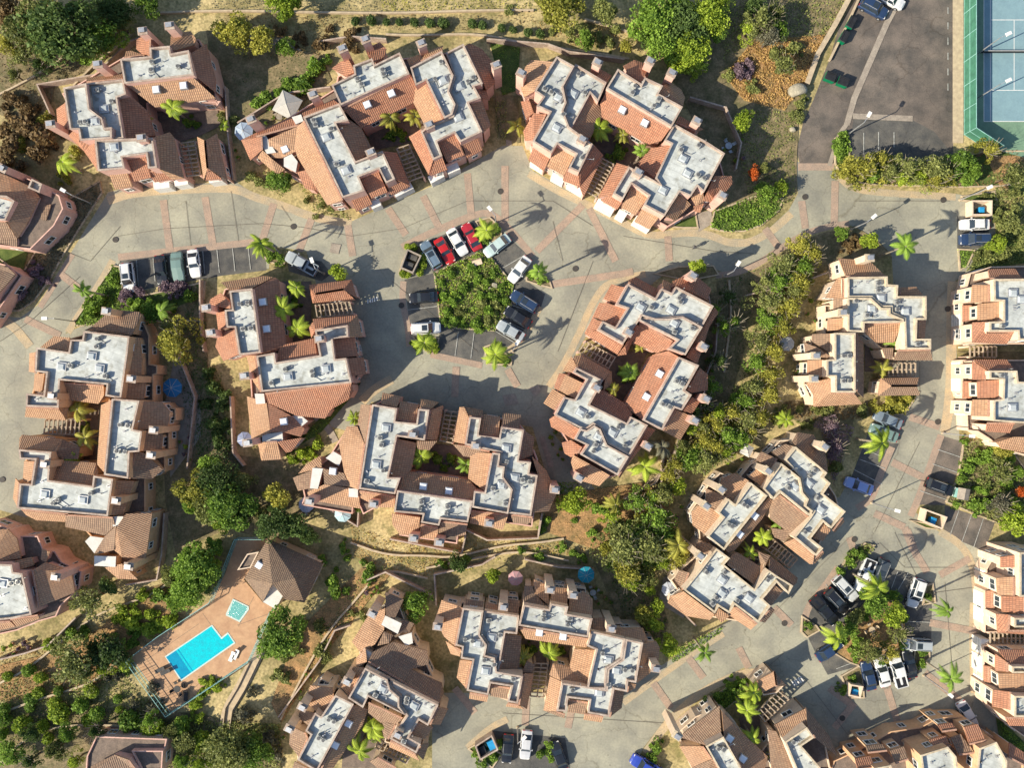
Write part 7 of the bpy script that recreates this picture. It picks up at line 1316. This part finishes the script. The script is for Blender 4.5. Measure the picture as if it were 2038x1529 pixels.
def table(x, y, m, label, r=.55, chairs=4, mt=None):
    p = W(x, y, .7); root = empty('patio_table', (p.x, p.y, 0.1)); tag(root, label, 'table'); mb = MB(); mb.cyl((0, 0, .68), (0, 0, .73), r, r, m, 16); mb.build('tabletop', root); mb = MB(); mb.cyl((0, 0, 0), (0, 0, .68), .05, .05, m, 6); mb.cyl((0, 0, 0), (0, 0, .05), .3, .3, m, 10); mb.build('pedestal', root)
    for i in range(chairs):
        a = i * 2 * math.pi / chairs + .4; c = empty('patio_chair', (p.x + math.cos(a) * (r + .4), p.y + math.sin(a) * (r + .4), 0.1), a); tag(c, ('right', 'upper', 'left', 'lower')[int(i * 4 / chairs)] + ' chair at the ' + label, 'chair', 'chairs round the ' + label)
        mb = MB(); mb.box((0, 0, .42), (.46, .46, .05), m); mb.build('seat', c); mb = MB(); mb.box((.23, 0, .66), (.05, .46, .45), m); mb.build('backrest', c)
        for sx in (-1, 1):
            for sy in (-1, 1): mb = MB(); mb.box((sx * .19, sy * .19, .2), (.04, .04, .4), m); mb.build('leg', c)
table(353, 1372, M_black, 'dark round table at the pool terrace corner'); table(1735, 1254, M_kerb, 'pale stone table on the mulch of the loop island', .5, 4)
table(500, 1250 + 0, M_kerb, 'x') if False else None
table(556, 232, M_walk, 'stone table beside the grey canopy', .5, 3); table(1450, 290, M_galv, 'shaded table in the round upper yard'); table(1180, 1180, M_metal, 'grey table behind the bottom centre block', .5, 4); table(610, 1012, M_metal, 'table under the lilac umbrella', .5, 3)
mb = MB(); p = W(949, 522, 1); root = empty('park_bench', (p.x, p.y, 0), .3); tag(root, 'yellow wooden shelter bench in the middle of the island', 'bench'); mb.box((0, 0, .75), (1.6, .9, .08), M_cream); mb.build('seat', root)
for sx in (-.7, .7): mb = MB(); mb.box((sx, 0, .36), (.1, .8, .7), M_wood); mb.build('leg', root)
mb = MB(); mb.box((0, .42, 1.0), (1.6, .06, .5), M_wood); mb.build('backrest', root)
# boulders
def boulder(x, y, r, label, seed, name='boulder'):
    r *= .8
    bm = bmesh.new(); bmesh.ops.create_icosphere(bm, subdivisions=3, radius=1); rn = random.Random(seed); ax = [Vector((rn.gauss(0, 1), rn.gauss(0, 1), rn.gauss(0, 1))).normalized() for _ in range(9)]
    for v in bm.verts:
        for a in ax:
            d = v.co.dot(a)
            if d > .62: v.co -= a * (d - .62)
        v.co = Vector((v.co.x * r, v.co.y * r * .8, v.co.z * r * .8))
    me = bpy.data.meshes.new(name); bm.to_mesh(me); bm.free(); me.materials.append(M_stone); o = link(name, me); p = W(x, y, r * .4); o.location = (p.x, p.y, r * .3); o.rotation_euler = (0, 0, seed); tag(o, label, 'boulder', 'boulders on the slopes')
for i, a in enumerate([(1588, 180, 1.9, 'largest boulder, beside the green bin pair'), (1588, 232, .8, 'pale boulder below the largest one'), (1578, 258, .8, 'grey boulder at the edge of the drive'), (984, 568, .8, 'pale rock on the right of the island planting'), (975, 575, .5, 'small rock next to the pale one on the island'), (1600, 205, .5, 'small rock between the boulders by the drive')]): boulder(*a, i)
# a person walking on the road
def person(x, y, ang):
    p = W(x, y, .9); me = bpy.data.meshes.new('person'); V = [(0, 0, .95), (0, 0, 1.2), (0, 0, 1.42), (0, 0, 1.52), (0.02, 0, 1.62), (.02, 0, 1.72), (0, .1, .88), (.16, .1, .5), (.05, .1, .08), (.18, .1, .04), (0, -.1, .88), (-.08, -.1, .5), (-.3, -.1, .14), (-.2, -.1, .06), (0, .2, 1.4), (-.1, .24, 1.12), (.08, .24, .9), (0, -.2, 1.4), (.12, -.24, 1.14), (.3, -.22, .98)]
    E = [(0, 1), (1, 2), (2, 3), (3, 4), (4, 5), (0, 6), (6, 7), (7, 8), (8, 9), (0, 10), (10, 11), (11, 12), (12, 13), (2, 14), (14, 15), (15, 16), (2, 17), (17, 18), (18, 19)]
    me.from_pydata(V, E, []); o = link('person', me); o.modifiers.new('skin', 'SKIN'); o.modifiers.new('sub', 'SUBSURF').levels = 1
    R = [.15, .16, .15, .06, .1, .08, .09, .07, .05, .04, .09, .07, .05, .04, .06, .05, .04, .06, .05, .04]
    for v, r in zip(me.skin_vertices[0].data, R): v.radius = (r, r * (1.1 if r > .12 else 1))
    me.skin_vertices[0].data[0].use_root = True; me.materials.append(M_cloth); o.location = (p.x, p.y, 0.04); o.rotation_euler = (0, 0, g(ang)); tag(o, 'person in dark clothes walking along the curving road', 'person')
    mb = MB(); mb.cyl((.02, 0, 1.6), (.01, 0, 1.78), .105, .07, mat('hair', (.03, .02, .015), .8), 10); h = mb.build('hair', o)
person(1382, 492, 200)
# tennis net
mb = MB(); a, b = W(1950, 106), W(2090, 106); root = empty('tennis_net', (a + b) / 2); tag(root, 'dark net across the blue tennis court', 'net')
mb.poly([a + Vector((0, 0, .1)), b + Vector((0, 0, .1)), b + Vector((0, 0, .98)), a + Vector((0, 0, .98))], M_black); mb.bar(a + Vector((0, 0, 1)), b + Vector((0, 0, 1)), .05, .06, M_white); mb.build('net', root, loc=root.location)
for q in (a, b): mb = MB(); mb.cyl(q, q + Vector((0, 0, 1.07)), .05, .05, M_black, 8); mb.build('post', root, loc=root.location)
# ramp beside the pool
ribbon('path', M_kerb, smooth_path('448,1450 455,1410 480,1370 505,1320 525,1275'), 1.9)
wall_line('444,1455 450,1408 474,1368 498,1318', 0.5, .14, M_kerb, 'ramp_wall', 'left parapet of the grey ramp below the pool', 'wall'); wall_line('458,1452 464,1412 488,1372 512,1322 532,1280', 0.5, .14, M_kerb, 'ramp_wall', 'right parapet of the grey ramp below the pool', 'wall')

# potted plants and small yard things in the patios
POTS = {}
def pot(x, y, r, col, label):
    p = W(x, y, .4); root = empty('potted_plant', (p.x, p.y, 0.2)); tag(root, label, 'potted plant', 'potted plants in the yards')
    if not POTS:
        mb = MB(); mb.cyl((0, 0, 0), (0, 0, .4), .2, .28, mat('clay_pot', (.4, .2, .12), .8), 10); POTS['p'] = mb.build('pot', root)
    else:
        c = POTS['p'].copy(); SC.collection.objects.link(c); c.parent = root
    f = link('foliage', CR['shrub'][int(x) % 4][0], root); f.scale = (r, r, r); f.location = (0, 0, .45); f.material_slots[0].link = 'OBJECT'; f.material_slots[0].material = L[col]
YP = {'dark left edge yard': [(12, 1290), (25, 1282), (38, 1290), (50, 1278), (30, 1300), (60, 1288), (18, 1305)], 'gully side yard': [(1412, 690), (1420, 705), (1405, 715), (1415, 740), (1422, 660), (1425, 675)],
      'round upper yard': [(1470, 300), (1475, 280), (1465, 265), (1478, 315), (1440, 300), (1462, 320)], 'shaded walkway': [(1095, 872), (1100, 885), (1110, 905), (1115, 895), (1105, 860), (1120, 915)],
      'stone filled yard': [(735, 1165), (745, 1175), (752, 1168), (740, 1185), (755, 1180), (730, 1178)], 'yard behind the bottom centre block': [(1185, 1170), (1195, 1180), (1205, 1190), (1190, 1200), (1215, 1200), (1175, 1190)],
      'black yard by the peach block': [(385, 845), (378, 870), (372, 890), (368, 905), (380, 915), (360, 880)], 'tilted block yard': [(1460, 890), (1450, 905), (1475, 915), (1355, 1010), (1348, 1030), (1345, 1055)],
      'yard left of the cream block': [(1590, 720), (1585, 740), (1595, 760), (1600, 780), (1620, 640), (1605, 625), (1612, 600)], 'patio by the grey canopy': [(560, 225), (545, 235), (530, 245), (470, 300), (475, 315)], 'bottom brown block yard': [(565, 1465), (580, 1395), (600, 1375), (620, 1350), (610, 1340), (650, 1300)]}
for k, ls in YP.items():
    lbs = ranked([(a, b, 0) for a, b in ls], 'pot plant in the ' + k)
    for i, ((x, y), lb) in enumerate(zip(ls, lbs)): pot(x, y, .35 + .25 * ((x * 7 + y) % 5) / 5, ['green', 'grey', 'bright', 'purple', 'olive'][(x + y) % 5], lb)
